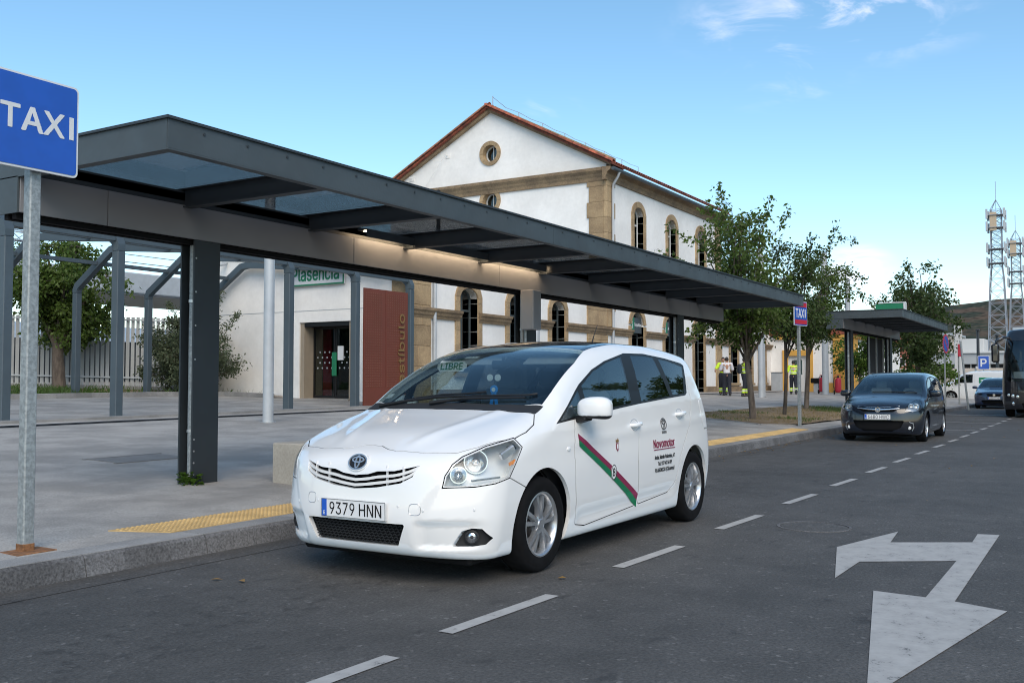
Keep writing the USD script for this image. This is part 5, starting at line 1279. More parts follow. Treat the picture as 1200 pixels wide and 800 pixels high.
    if bands:
        for z in (1.12, 1.30): obj('reflective_band', prism(affinity.scale(Point(.008, 0).buffer(1), .142 * s, .17 * s).difference(affinity.scale(Point(.008, 0).buffer(1), .10 * s, .10 * s)), (z - .025) * s, (z + .025) * s), 'reflective', b, smooth=60)
    if backpack:
        bp = thing('backpack', 'dark backpack worn by the workman in yellow', 'backpack', loc, rot)
        m = cbox((-.30, -.15, 1.02), (-.128, .15, 1.46), .06); obj('bag_body', m, 'cloth_navy', bp, smooth=40); obj('pocket', cbox((-.345, -.11, 1.06), (-.3005, .11, 1.25), .03), 'black', bp, smooth=40)
        for k in (1, -1): obj('strap', tube([(-.13, .11 * k, 1.44), (-.02, .12 * k, 1.53), (.11, .12 * k, 1.42), (.12, .12 * k, 1.25), (-.12, .13 * k, 1.08)], .016, 8), 'black', bp, smooth=60)
    if bag:
        bg = thing('shoulder_bag', 'black bag hanging beside the man in navy shirt', 'bag', loc, rot)
        obj('bag_body', cbox((-.16, -.36, .55), (.16, -.24, .92), .04), 'black', bg, smooth=40); obj('strap', tube([(0, -.30, .90), (.02, -.24, 1.2), (.0, -.15, 1.5), (0, 0, 1.50)], .014, 8), 'black', bg, smooth=60)
    return t
gp_ = lambda x, y: (x, y, float(pz(x, y)))
person('man in white short sleeved shirt and dark trousers seen from behind', gp_(42.9, 14.78), 25, 'cloth_white', 'cloth_navy', arms={1: ((.10, .28, 1.17), (.24, .12, 1.12)), -1: ((.10, -.28, 1.17), (.24, -.12, 1.12))})
person('workman in yellow clothes mostly hidden behind the man in white', gp_(43.9, 15.30), 200, 'hivis', 'cloth_navy', bands=True, arms={-1: ((.05, -.34, 1.20), (.26, -.36, 1.12))})
person('workman in yellow shirt with backpack, facing right beside the man in white', gp_(43.0, 14.0), -60, 'hivis', 'cloth_navy', bands=True, backpack=True, arms={1: ((.10, .28, 1.18), (.25, .08, 1.18)), -1: ((.10, -.28, 1.18), (.25, -.08, 1.16))})
person('workman in yellow seen from behind before the ochre door frame', gp_(50.9, 13.95), 15, 'hivis', 'cloth_navy', bands=True, step=.16, arms={1: ((-.02, .30, 1.15), (.12, .30, .93))})
person('man in navy shirt and khaki trousers by the ochre pilaster', gp_(61.3, 13.55), 170, 'cloth_shirt_navy', 'khaki', hair='hair_grey', bag=True, arms={1: ((.08, .27, 1.18), (.26, .12, 1.28))})
# ------------------------------------------------------------------ lattice towers on the right
def tower(label, x, y, h, w0, w1):
    t = thing('lattice_tower', label, 'tower', (x, y, 0)); H = h * .86
    prof = lambda z: np.interp(z, [0, H * .60, H * .68, H], [w0, w1 * 1.28, w1, w1]) / 2
    P('tower_steel', (.26, .28, .32), .5, metal=.3) if 'tower_steel' not in _spec else None
    zs = np.r_[np.linspace(0, H * .68, 11), np.linspace(H * .68, H, 9)[1:]]
    for a, b in ((-1, -1), (-1, 1), (1, -1), (1, 1)):
        m = MB()
        for z0, z1 in zip(zs[:-1], zs[1:]): m.bar((a * prof(z0), b * prof(z0), z0), (a * prof(z1), b * prof(z1), z1), .18)
        obj('leg', m, 'tower_steel', t)
    br = MB()
    for i, (z0, z1) in enumerate(zip(zs[:-1], zs[1:])):
        p0, p1 = prof(z0), prof(z1); c0 = [(-p0, -p0), (p0, -p0), (p0, p0), (-p0, p0)]; c1 = [(-p1, -p1), (p1, -p1), (p1, p1), (-p1, p1)]
        for k in range(4):
            l = (k + 1) % 4; br.bar((*c0[k], z0), (*c1[l], z1), .085); br.bar((*c0[l], z0), (*c1[k], z1), .085); br.bar((*c1[k], z1), (*c1[l], z1), .09)
    obj('bracing', br, 'tower_steel', t, kind='stuff')
    for z in (H * .70, H * .78, H * .90, H * .97):
        d = prof(z) + .75; obj('platform', MB().box((-d, -d, z - .12), (d, d, z), 0).mesh(), 'tower_steel', t)
        an = MB()
        for k in range(4):
            a = PI / 4 + k * PI / 2; an.box((d * math.cos(a) * 1.3 - .2, d * math.sin(a) * 1.3 - .2, z - .8), (d * math.cos(a) * 1.3 + .2, d * math.sin(a) * 1.3 + .2, z + 1.2), .03)
        obj('antennas', an, 'pole_grey', t, kind='stuff')
    obj('panel_antenna', cbox((-prof(H) - .5, -.2, H * .88), (-prof(H) - .2, 1.1, H * .985), .03), 'tower_panel', t)
    m = MB()
    for a, b in ((-1, -1), (-1, 1), (1, -1), (1, 1)): m.bar((a * w1 / 2, b * w1 / 2, H), (0, 0, H + h * .05), .10)
    m.bar((0, 0, H), (0, 0, h), .09); obj('spire', m, 'tower_steel', t)
P('tower_panel', (.45, .36, .26), .6)
tower('taller of the two steel lattice towers, with a thin spire', 222.0, 18.9, 42.5, 4.0, 2.0)
tower('shorter lattice tower at the right picture edge', 250.0, 17.35, 39.5, 4.0, 1.9)
# ------------------------------------------------------------------ buildings at the end of the road
P('facade_grey', (.34, .35, .36), .7, var=.08, vs=.5)
P('facade_orange', (.42, .17, .07), .8, var=.12, vs=.4)
P('facade_pale', (.50, .44, .38), .8, var=.1, vs=.4)
P('facade_red', (.36, .12, .08), .8, var=.1, vs=.4)
P('facade_white', (.50, .50, .49), .8, var=.06, vs=.4)
def block(name, label, lo, hi, wall, roof='flat', rows=2, cols=5, band=None, cat='building', roofm='roof_tile'):
    t = thing(name, label, cat); x0, y0, z0 = lo; x1, y1, z1 = hi
    obj('wall', cbox(lo, hi), wall, t)
    if roof == 'flat': obj('roof', cbox((x0 - .3, y0 - .3, z1 + .001), (x1 + .3, y1 + .3, z1 + .35), .05), 'pole_grey', t)
    else:
        m = prism_y(Polygon([(x0 - .4, z1 + .001), (x1 + .4, z1 + .001), ((x0 + x1) / 2, z1 + (x1 - x0) * .22)]), y0 - .3, y1 + .3); obj('roof', m, roofm, t)
    hh = (z1 - z0) / rows
    for face in ('x', 'y'):
        n = cols if face == 'x' else max(2, cols // 2); a0, a1 = (y0, y1) if face == 'x' else (x0, x1)
        for r_ in range(rows):
            for c_ in range(n):
                w = (a1 - a0) / n; a = a0 + w * (c_ + .22); b = a0 + w * (c_ + .78); za, zb3 = z0 + hh * (r_ + .32), z0 + hh * (r_ + .78)
                win = obj('window', cbox((x0 - .06, a, za), (x0 - .002, b, zb3)) if face == 'x' else cbox((a, y0 - .06, za), (b, y0 - .002, zb3)), 'frame_white', t)
                obj('pane', cbox((x0 - .075, a + .1, za + .1), (x0 - .061, b - .1, zb3 - .1)) if face == 'x' else cbox((a + .1, y0 - .075, za + .1), (b - .1, y0 - .061, zb3 - .1)), 'dark_inside', win)
    return t
mb_ = thing('modern_building', 'low grey modern building with dark window band and white roof box', 'building')
obj('wall', cbox((112, 6.0, 0), (124, 17.5, 1.9)), 'facade_pale', mb_); obj('window_band', cbox((112.3, 6.3, 1.901), (123.7, 17.2, 3.1)), 'dark_inside', mb_)
obj('upper_wall', cbox((111.6, 5.7, 3.101), (124.4, 17.8, 4.2)), 'facade_grey', mb_); obj('roof_edge', cbox((111.4, 5.5, 4.201), (124.6, 18.0, 4.4), .04), 'facade_white', mb_)
obj('roof_box', cbox((113, 11.0, 4.401), (117, 13.2, 5.8), .05), 'facade_white', mb_)
for k in range(6): obj('mullion', cbox((112.2, 6.6 + k * 1.85, 1.901), (112.299, 6.72 + k * 1.85, 3.1)), 'facade_white', mb_)
block('town_house', 'orange building with tiled roof above the coach', (135, 1.0, 0), (143, 9.6, 7.6), 'facade_orange', 'flat', 2, 4)
block('town_house', 'pale house with red roof behind the plane tree', (150, 24.5, 0), (158, 34, 8.0), 'facade_red', 'gable', 3, 5)
block('town_house', 'pale house between the plane tree and the modern building', (155, 19.0, 0), (166, 24.2, 8.0), 'facade_pale', 'flat', 3, 3)
block('town_house', 'low pale flat roofed house farther back left of the modern building roof box', (176, 15.5, 0), (188, 21.5, 6.0), 'facade_pale', 'flat', 2, 4)
block('town_house', 'pale flat roofed house behind the lattice tower foot', (260, 24, 0), (275, 36, 11), 'facade_pale', 'flat', 3, 5)
block('town_house', 'ochre house behind the second shelter, mostly covered by trees', (140, 36, 0), (152, 46, 8.0), 'facade_orange', 'gable', 2, 5)
wl_ = thing('boundary_wall', 'low pale boundary wall behind the white van', 'wall')
for k in range(8): obj('wall_panel', cbox((82 + .2 * k, 2.0 + k * 2.2, 0), (82.3 + .2 * k, 2.0 + k * 2.2 + 2.18, 2.3), .02), 'facade_pale', wl_)
for k in range(9): obj('wall_pier', cbox((81.9 + .2 * k, 1.95 + k * 2.2, 0), (82.45 + .2 * k, 2.05 + k * 2.2 + .001, 2.45), .02), 'facade_white', wl_)
# ------------------------------------------------------------------ posts and signs by the far kerb
def post_sign(name, label, x, y, rot, h, face, shape='disc', mat='sign_blue', rim='sign_red', r_=.30, wid=.5, hei=.7, text=None, lean=0.0, cat='sign'):
    t = thing(name, label, cat, (x, y, 0), rot)
    obj('post', tube([(0, .05, 0), (lean, .05, h)], .035, 10), 'galvanized', t, smooth=40)
    if shape == 'disc':
        obj('board', prism_y(Point(0, h - r_).buffer(r_), -.012, .0), rim, t); obj('face', prism_y(Point(0, h - r_).buffer(r_ * .82), -.0155, -.0125), mat, t)
        obj('slash', bar((-.5 * r_, -.017, h - r_ + .5 * r_), (.5 * r_, -.017, h - r_ - .5 * r_), .004, .09), rim, t)
    elif shape == 'rect':
        obj('board', prism_y(rounded(sbox(-wid / 2, h - hei, wid / 2, h), .03), -.012, 0), rim, t); obj('face', prism_y(rounded(sbox(-wid / 2 + .03, h - hei + .03, wid / 2 - .03, h - .03), .02), -.0155, -.0125), mat, t)
        if text: obj('lettering', text3(text, hei * .55, (0, -.0158, h - hei / 2), (1, 0, 0), (0, 0, 1), .003, True), 'sign_white', t)
    return t
post_sign('parking_sign', 'square blue parking sign with white P above the white van', 74.0, 7.25, -84, 3.05, 'P', 'rect', 'sign_blue', 'sign_white', wid=.72, hei=.95, text='P')
post_sign('no_parking_sign', 'round blue and red sign seen edge on behind the dark hatchback', 46.5, 6.05, -9, 3.35, None, 'disc', r_=.42)
post_sign('red_sign', 'narrow pink red sign board on a thin post near the white van', 52.0, 6.15, -14, 3.1, None, 'rect', 'sign_red', 'sign_red', wid=.42, hei=.6)
t_ = thing('leaning_post', 'thin grey post leaning slightly before the white van', 'post', (48.0, 5.35, 0)); obj('post', tube([(0, 0, 0), (-.02, .28, 3.1)], .045, 10), 'galvanized', t_, smooth=40); obj('post_cap', moved(lathe([(0, .03), (.05, .02), (.05, -.02), (0, -.02)], 'z', 12), (-.02, .28, 3.1)), 'pole_grey', t_)
for k, (x, y, h, lab) in enumerate(((84.0, 8.6, 5.3, 'dark lamp post above the white van, left one'), (88.0, 7.6, 5.0, 'dark lamp post right of the parking sign'))):
    t_ = thing('lamp_post', lab, 'lamp post', (x, y, 0)); obj('pole', tube([(0, 0, 0), (0, 0, h)], [.14, .10], 12), 'steel_dark', t_, smooth=40); obj('lamp_head', cbox((-.4, -.14, h - .05), (.25, .14, h + .06), .03), 'steel_dark', t_)
t_ = thing('white_column', 'white sign column standing behind the white van', 'column', (78.0, 9.3, 0)); obj('column', cbox((-.25, -.25, 0), (.25, .25, 5.4), .03), 'facade_white', t_); obj('column_base', cbox((-.4, -.4, 0), (.4, .4, .3), .03), 'facade_grey', t_)
# side road edge: raised verge near the far cars
vg = poly_sheet(Polygon([(44.5, 5.1), (60, 5.6), (60, 5.975), (44.5, 5.975)]), .05, 1.0)
# cars glimpsed through the fence at the far left
def cut_dir(pts, d, depth=(-.25, .5)):
    """prism along d through the outline pts (3-D), for lamps that wrap round a corner"""
    d = np.array(d, float); d /= np.linalg.norm(d); e1 = np.cross([0, 0, 1.], d); e1 /= np.linalg.norm(e1); e2 = np.cross(d, e1)
    p = np.array(pts, float); c = p.mean(0)
    poly = Polygon(np.c_[(p - c) @ e1, (p - c) @ e2])
    def make(grow_by=0.0, a=depth[0], b=depth[1]):
        m = prism(poly.buffer(grow_by, join_style=2, mitre_limit=2), a, b); v = m.vertices
        m.vertices = c + v[:, :1] * e1 + v[:, 1:2] * e2 + v[:, 2:] * d
        return to_man(m)
    return make
def both(m): return m + m.mirror((0, 1, 0))
def ring_emblem(root, name, S, y, z, rx, rz, mat, face='front', x=None, sign=-1):
    pass
def build_taxi():
    S = VERSO.build(.026, .028)
    t = thing('taxi_car', 'white taxi people carrier with maroon and green door stripe parked at the kerb', 'car', (TAXI_X, TAXI_Y, 0))
    shell = S.shell
    wells = manifold3d.Manifold()
    for wx in (.925, 3.705):
        wells += both(cyl_y(wx, .325, .370, .55, 1.3))
    body = shell - wells
    W, B = 'white_paint', 'black'
    # outlines
    hood = Polygon([(.215, 0), (.212, .07), (.178, .15), (.168, .22), (.192, .42), (.262, .62), (.37, .71), (.62, .815), (.77, .822), (.90, .805), (1.0, .752), (.965, .62), (.93, .4), (.905, 0)])
    hood = Polygon(list(hood.exterior.coords)[:-1] + [(x, -y) for x, y in list(hood.exterior.coords)[-2:0:-1]]).buffer(0)
    cowl = Polygon([(.915, 0), (.94, .4), (.975, .62), (1.01, .752), (1.13, .752), (1.09, .62), (1.045, .4), (1.03, 0)])
    sym = lambda p: p.union(affinity.scale(p, 1, -1, origin=(0, 0))).buffer(.0005)
    cowl = sym(cowl)
    screen = sym(Polygon([(1.034, -.01), (1.05, .4), (1.095, .62), (1.14, .735), (1.28, .732), (1.714, .685), (1.96, .635), (1.955, .4), (1.95, -.01)]))
    roofp = sym(Polygon([(1.956, -.01), (1.961, .4), (1.966, .632), (2.27, .632), (2.6, .625), (3.5, .62), (3.75, .60), (3.78, -.01)]))
    dlo = Polygon([(1.13, .978), (1.66, 1.022), (2.168, 1.063), (2.541, 1.089), (3.1, 1.122), (3.60, 1.146), (3.66, 1.17), (3.775, 1.42), (3.72, 1.44), (3.368, 1.477), (2.926, 1.509), (2.547, 1.503), (2.15, 1.432), (1.892, 1.362), (1.625, 1.251), (1.36, 1.10)])
    panes = [Polygon([(1.20, .998), (1.57, 1.03), (1.585, 1.205), (1.40, 1.105)]), Polygon([(1.64, 1.045), (2.40, 1.098), (2.47, 1.47), (2.17, 1.418), (1.90, 1.345), (1.66, 1.24)]),
             Polygon([(2.60, 1.11), (3.22, 1.145), (3.10, 1.475), (2.92, 1.487), (2.66, 1.485)]), Polygon([(3.30, 1.152), (3.585, 1.168), (3.715, 1.405), (3.40, 1.452), (3.21, 1.468)])]
    door_f = rounded([(1.40, .992), (1.345, .80), (1.352, .55), (1.40, .26), (1.55, .235), (2.40, .285), (2.445, .34), (2.42, .64), (2.53, 1.20), (2.53, 1.30), (1.9, 1.2), (1.42, 1.02)], .02)
    door_r = rounded([(2.455, .345), (2.49, .29), (3.10, .325), (3.24, .42), (3.33, .62), (3.44, .74), (3.60, .875), (3.72, 1.12), (3.72, 1.3), (2.54, 1.30), (2.43, .64)], .02)
    dloZ = cut_y(dlo, -1) + cut_y(dlo, 1)
    lampP = [(.128, -.621, .625), (.145, -.625, .686), (.195, -.640, .751), (.26, -.669, .795), (.411, -.745, .855), (.621, -.821, .898), (.65, -.86, .845), (.56, -.872, .758), (.48, -.871, .669), (.37, -.836, .642), (.256, -.765, .628)]
    lampC = cut_dir(lampP, (-.72, -.69, .08))
    tail = rounded([(3.93, 1.09), (4.02, 1.12), (4.30, 1.10), (4.40, .95), (4.30, .84), (4.03, .83), (3.98, .9)], .02)
    grille = Polygon([(-.475, .762), (-.30, .722), (-.17, .715), (-.10, .695), (0, .685), (.10, .695), (.17, .715), (.30, .722), (.475, .762), (.44, .675), (.36, .632), (.18, .598), (0, .582), (-.18, .598), (-.36, .632), (-.44, .675)])
    lower = rounded([(-.40, .392), (.40, .392), (.335, .252), (-.335, .252)], .012)
    fog = rounded([(-.635, .255), (-.695, .35), (-.745, .366), (-.795, .362), (-.83, .30), (-.80, .262), (-.74, .252)], .008)
    front_zone = to_man(cbox((-.3, -1.2, 0), (.70, 1.2, 1.0)))
    top_zone = lambda p, z0=.6: cut_z(p, z0)
    cuts = []
    hood_c = lambda g: cut_z(grow(hood, g), .70)
    screen_c = lambda g: cut_z(grow(screen, g), .85)
    roof_c = lambda g: cut_z(grow(roofp, g), 1.3)
    cowl_c = lambda g: cut_z(grow(cowl, g), .8)
    def dcut(p, g): q = grow(p, g); return cut_y(q, -1) + cut_y(q, 1)
    fogC = lambda g: both(cut_x(grow(fog, g), -.3, .75))
    G = .007
    lamps = both(lampC(.011))
    rest = body - hood_c(G) - screen_c(.002) - roof_c(.002) - cowl_c(.002) - dloZ - lamps - cut_x(grille, -.3, .5) - cut_x(lower, -.3, .5) - fogC(.0)
    rest = rest - dcut(tail, G) - both(cut_y(Polygon([(.475, .672), (.475, .664), (.70, .572), (.70, .580)]), -1))
    doors = dcut(door_f, G) + dcut(door_r, G)
    S.put('body', rest - doors, W, t)
    gap_fill = S.solid(.026, -.0022) - S.solid(.05, -.022)  # black fill for the open gaps, their shade put into its colour
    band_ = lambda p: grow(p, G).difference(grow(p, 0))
    S.put('panel_seal', (gap_fill ^ (cut_z(band_(hood), .70) + cut_y(band_(door_f).difference(dlo), -1) + cut_y(band_(door_r).difference(dlo), -1) + cut_y(band_(door_f).difference(dlo), 1) + cut_y(band_(door_r).difference(dlo), 1))) - lamps - wells, 'black_matte', t)
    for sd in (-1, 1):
        q = (gap_fill ^ lampC(.0108)) - lampC(0); S.put('lamp_seal', q if sd < 0 else q.mirror((0, 1, 0)), 'black_matte', t)
    S.put('bonnet', (body ^ hood_c(0)) - lamps, W, t)
    for nm, p in (('front_door', door_f), ('rear_door', door_r)):
        for sd in (-1, 1):
            S.put(nm, (body ^ cut_y(p, sd)) - dloZ, W, t)
    thin = S.outer - S.solid(.04, -.006)
    S.put('windscreen', thin ^ screen_c(0), 'car_glass', t)
    S.put('roof_panel', (body ^ roof_c(0)), 'roof_black', t)
    S.put('cowl', (body ^ cowl_c(0)) - hood_c(G), 'plastic_grey', t)
    gl = [grow(p, 0) for p in panes]
    frame_ = dlo.difference(gl[0].union(gl[1]).union(gl[2]).union(gl[3]))
    for sd in (-1, 1):
        S.put('window_frame', (S.outer - S.solid(.05, -.03)) ^ cut_y(dlo, sd) - sum((cut_y(p, sd) for p in gl), manifold3d.Manifold()), 'black', t)
        for k, p in enumerate(gl):
            S.put('side_window', thin ^ cut_y(grow(p, .002), sd), 'rear_glass' if k > 1 else 'car_glass', t)
    # rear window and tail lamps
    rw = rounded([(-.58, 1.12), (.58, 1.12), (.50, 1.42), (-.50, 1.42)], .05)
    for sd in (-1, 1):
        S.put('tail_lamp', body ^ cut_y(tail, sd), 'lamp_inside', t)
    # head lamps
    for sd in (-1, 1):
        hl = sub(t, 'headlamp')
        fl = (lambda m: m) if sd < 0 else (lambda m: m.mirror((0, 1, 0)))
        S.put('lens', fl(thin ^ lampC(0)), 'lens', hl)
        inner = S.solid(.05, -.10); inner2 = S.solid(.05, -.112)
        S.put('lamp_housing', fl((inner - inner2) ^ lampC(.01)), 'lamp_inside', hl)
        # side walls of the recess
        S.put('lamp_rim', fl((S.outer - inner2) ^ (lampC(.004) - lampC(-.004))) if True else None, 'lamp_inside', hl)
        for (cx, cy, cz, r) in ((.36, -.700, .765, .070), (.235, -.655, .690, .048)):
            ax = np.array([-.80, -.58, .08]); ax /= np.linalg.norm(ax)
            m = lathe([(0, -.055), (r * .5, -.045), (r * .85, -.01), (r, .022), (r + .006, .022), (r + .006, -.06), (0, -.06)], 'z', 36)
            T = trimesh.geometry.align_vectors([0, 0, 1], ax); m.apply_transform(T); m.apply_translation((cx, cy, cz))
            b = trimesh.creation.icosphere(subdivisions=2, radius=r * .30); b.apply_translation(np.array([cx, cy, cz]) - ax * .015)
            if sd > 0: m = mirror_y(m); b = mirror_y(b)
            obj('reflector', m, 'reflector', hl, smooth=40); obj('bulb', b, 'chrome', hl, smooth=True)
        m = bar((.50, -.80, .79), (.60, -.835, .845), .035, .05, c=.008); m2 = bar((.27, -.73, .655), (.43, -.835, .67), .02, .012)
        am_ = bar((.525, -.845, .742), (.575, -.862, .765), .012, .022, c=.003); obj('indicator', am_ if sd < 0 else mirror_y(am_), 'amber', hl)
        for q, mm in ((m, 'silver'), (m2, 'reflector')):
            obj('lamp_trim', q if sd < 0 else mirror_y(q), mm, hl)
    # grille: dark back and white V-shaped slats
    gr = sub(t, 'grille')
    back = (S.solid(.05, -.055) - S.solid(.05, -.065)) ^ cut_x(grow(grille, .012), -.3, .5)
    S.put('grille_back', back, 'black_matte', gr)
    S.put('grille_rim', (shell ^ cut_x(grille, -.3, .5)) - cut_x(grow(grille, -.009), -.3, .5), W, gr)
    def strip(pl, z_h, th=.024, off=-.006):
        """a slat that follows the nose, from a (y, z) polyline"""
        pl = np.array(pl, float); yy = np.linspace(pl[0, 0], pl[-1, 0], 41); zz = np.interp(yy, pl[:, 0], pl[:, 1]); hh = np.interp(yy, pl[:, 0], z_h) if np.ndim(z_h) else np.full(41, z_h)
        x = S.on_front(yy, zz) - off
        v = []; 
        for i in range(41):
            for dz, dx in ((-hh[i], .002), (hh[i], .002), (hh[i] * .8, th), (-hh[i] * .8, th)): v.append((x[i] + dx, yy[i], zz[i] + dz))
        f = []
        for i in range(40):
            for j in range(4):
                k = (j + 1) % 4; f += [(i * 4 + j, i * 4 + k, i * 4 + 4 + k), (i * 4 + j, i * 4 + 4 + k, i * 4 + 4 + j)]
        f += [(0, 2, 1), (0, 3, 2), (160, 161, 162), (160, 162, 163)]
        m = trimesh.Trimesh(np.array(v), np.array(f), process=False)
        if m.volume < 0: m.invert()
        return m
    for fr in (.37, .69):
        pl = []
        for y in np.linspace(-.455, .455, 25):
            a = np.interp(abs(y), [0, .10, .17, .30, .475], [.685, .695, .715, .722, .762]); b = np.interp(abs(y), [0, .18, .36, .44, .475], [.582, .598, .632, .675, .74]); pl.append((y, a + (b - a) * fr))
        obj('grille_slat', strip(pl, (.0090), off=-.002), W, gr, smooth=50)
    for y in (-.36, -.24, .24, .36):
        x0 = float(S.on_front(np.array([y]), np.array([.69]))[0])
        obj('grille_divider', cbox((x0 + .012, y - .003, .60), (x0 + .03, y + .003, .745)), W, gr)
    # emblem
    em = sub(t, 'emblem'); ex = float(S.on_front(np.array([0.]), np.array([.757]))[0])
    tl = math.atan2(.09, .17)
    def ell(cy, cz, ry, rz, w, x0, x1):
        o = affinity.scale(Point(0, 0).buffer(1, quad_segs=12), ry, rz); i = affinity.scale(Point(0, 0).buffer(1, quad_segs=12), ry - w, rz - w)
        return affinity.translate(o.difference(i) if w else o, cy, cz)
    def on_em(poly, x0, x1):
        parts_ = []
        for g in getattr(poly, 'geoms', [poly]): parts_.append(prism_x(g, x0, x1))
        m = trimesh.util.concatenate(parts_); T = trimesh.transformations.rotation_matrix(.42, (0, 1, 0)); m.apply_transform(T); m.apply_translation((ex - .008, 0, .757)); return m
    obj('badge_back', on_em(ell(0, 0, .074, .053, 0, 0, 0), .0, .03), 'black', em)
    obj('badge_ring', on_em(ell(0, 0, .077, .055, .009, 0, 0).union(ell(0, .014, .050, .022, .010, 0, 0)).union(ell(0, 0, .021, .044, .009, 0, 0)), -.006, .012), 'silver', em)
    obj('badge_mount', on_em(ell(0, 0, .084, .062, .008, 0, 0), -.002, .03), W, em)
    # plate, lower grille, fog lamps
    px_ = float(S.on_front(np.array([0.]), np.array([.465]))[0])
    plate(t, '9379 HNN', px_ - .012, -.015, .463, .53, .118, -.02)
    lg = sub(t, 'lower_grille')
    S.put('mesh_back', (S.solid(.05, -.06) - S.solid(.05, -.07)) ^ cut_x(grow(lower, .02), -.3, .5), 'black_matte', lg)
    hx = MB()
    for r, z in enumerate(np.arange(.262, .392, .017)):
        w = .335 + (.392 - .335) * (z - .252) / .14
        for y in np.arange(-w, w, .034):
            yy = y + (.017 if r % 2 else 0); x0 = .045 + .10 * (abs(yy) / .4) ** 3 * .3
            hx.bar((x0, yy, z), (x0, yy + .015, z + .0085), .004, .006); hx.bar((x0, yy + .015, z + .0085), (x0, yy + .030, z), .004, .006)
    obj('mesh_bars', hx, 'plastic_grey', lg, kind='stuff')
    for sd in (-1, 1):
        fl = (lambda m: m) if sd < 0 else (lambda m: m.mirror((0, 1, 0)))
        fg = sub(t, 'fog_lamp')
        S.put('fog_housing', fl((S.solid(.05, -.03) - S.solid(.05, -.045)) ^ cut_x(grow(fog, .01), -.3, .75)), 'plastic_grey', fg)
        c = np.array([.288, -.722, .310]); ax = np.array([-.86, -.5, 0]); ax /= np.linalg.norm(ax)
        for nm, prof, mm in (('fog_ring', [(.036, -.02), (.044, -.02), (.044, .03), (.036, .034), (.036, -.02)], 'plastic_grey'), ('fog_lens', [(0, .024), (.02, .021), (.036, .012), (.036, -.01), (0, -.01)], 'reflector'), ('fog_bulb', [(0, .034), (.008, .03), (.011, .022), (.011, .015), (0, .015)], 'dash')):
            m = lathe(prof, 'z', 28); m.apply_transform(trimesh.geometry.align_vectors([0, 0, 1], ax)); m.apply_translation(c)
            obj(nm, m if sd < 0 else mirror_y(m), mm, fg, smooth=40)
    # small marks on the bumper
    for y, z in ((-.508, .479), (-.764, .481), (.508, .479), (.30, .50), (-.35, .50)):
        x0 = float(S.on_front(np.array([y]), np.array([z]))[0])
        obj('parking_sensor', moved(lathe([(0, -.003), (.008, -.002), (.010, .004), (0, .004)], 'x', 14), (x0, y, z)), 'plate_white', t)
    for y, z in ((-.462, .485), (.36, .515)):
        th = np.linspace(0, 2 * PI, 33); yy = y + .036 * np.sign(np.cos(th)) * np.abs(np.cos(th)) ** .6; zz = z + .034 * np.sign(np.sin(th)) * np.abs(np.sin(th)) ** .6
        obj('tow_eye_cover', tube(np.c_[S.on_front(yy, zz), yy, zz], .0022, 6, False), 'silver', t)
    # sills, arch liners, floor
    for sd in (-1, 1):
        fl = (lambda m: m) if sd < 0 else mirror_y
        for wx in (.925, 3.705):
            m = lathe([(.374, -.12), (.374, .24), (.366, .245), (.366, -.10), (0, -.10), (0, -.12)], 'y', 40); m.apply_translation((wx, -.64, .325))
            m.vertices[:, 2] = np.maximum(m.vertices[:, 2], .17)
            obj('wheel_arch_liner', fl(m), 'black_matte', t)
        m = cbox((1.35, -.74, .13), (3.27, -.66, .20), .02); obj('sill_underside', fl(m), 'black_matte', t)
    obj('underbody', cbox((.3, -.70, .12), (4.2, .70, .18), .02), 'black_matte', t)
    obj('cabin_floor', cbox((1.2, -.72, .26), (3.9, .72, .30)), 'dash', t)
    for wx in (.925, 3.705):
        for sd in (-1, 1):
            make_wheel(t, 'wheel', wx, sd * (.868 - .103), .318, .318, .213, sd)
    # handles
    for hx_, hz in ((2.40, .925), (3.375, .985)):
        for sd in (-1, 1):
            y = float(S.on_side(np.array([hx_]), np.array([hz]))[0])
            h = sub(t, 'door_handle')
            hb = MB(); hb.add(tube([(hx_ - .085, y - .004, hz - .003), (hx_ - .06, y + .030, hz), (hx_, y + .036, hz + .003), (hx_ + .06, y + .030, hz + .006), (hx_ + .085, y - .004, hz + .008)], [.012, .014, .016, .014, .012], 12))
            m = hb.mesh(); m.vertices = (m.vertices - [hx_, y, hz]) * [1, 1, 1.15] + [hx_, y, hz]
            obj('handle_bar', m if sd > 0 else mirror_y(m), W, h, smooth=60)
            th = np.linspace(0, 2 * PI, 40, endpoint=False); xx = hx_ + .072 * np.cos(th) - .01; zz = hz + .045 * np.sin(th)
            yy = S.on_side(xx, zz)
            rg = tube(np.c_[np.r_[xx, xx[:1]], np.r_[yy, yy[:1]] + .0005, np.r_[zz, zz[:1]]], .0022, 6, False)
            obj('handle_recess', rg if sd > 0 else mirror_y(rg), 'silver', h)
    # mirrors
    for sd in (-1, 1):
        mr = sub(t, 'door_mirror'); fl = (lambda m: m) if sd < 0 else mirror_y
        sp = trimesh.creation.icosphere(subdivisions=4, radius=1.0); v = sp.vertices
        e = 3.4; r = (np.abs(v) ** e).sum(1) ** (-1 / e); v = v * r[:, None]
        taper = 1 - .10 * v[:, 1:2]
        v = v * [.085, .128, .078] * np.c_[np.ones(len(v)), np.ones(len(v)), taper]
        v[:, 0] += np.where(v[:, 0] < 0, .25 * v[:, 1] ** 2 / .128, 0)
        v[:, 2] -= .10 * np.abs(v[:, 1]) ** 2 / .128
        c = np.array([1.46, -.985, 1.085]) if sd < 0 else np.array([1.66, -.90, 1.085]); m = trimesh.Trimesh(v + c, sp.faces, process=False)
        ang = trimesh.transformations.rotation_matrix(math.radians(12), (0, 0, 1), c); m.apply_transform(ang)
        low = to_man(cbox((1.2, -1.4, .9), (1.8, -.7, 1.028)))
        mm = to_man(m)
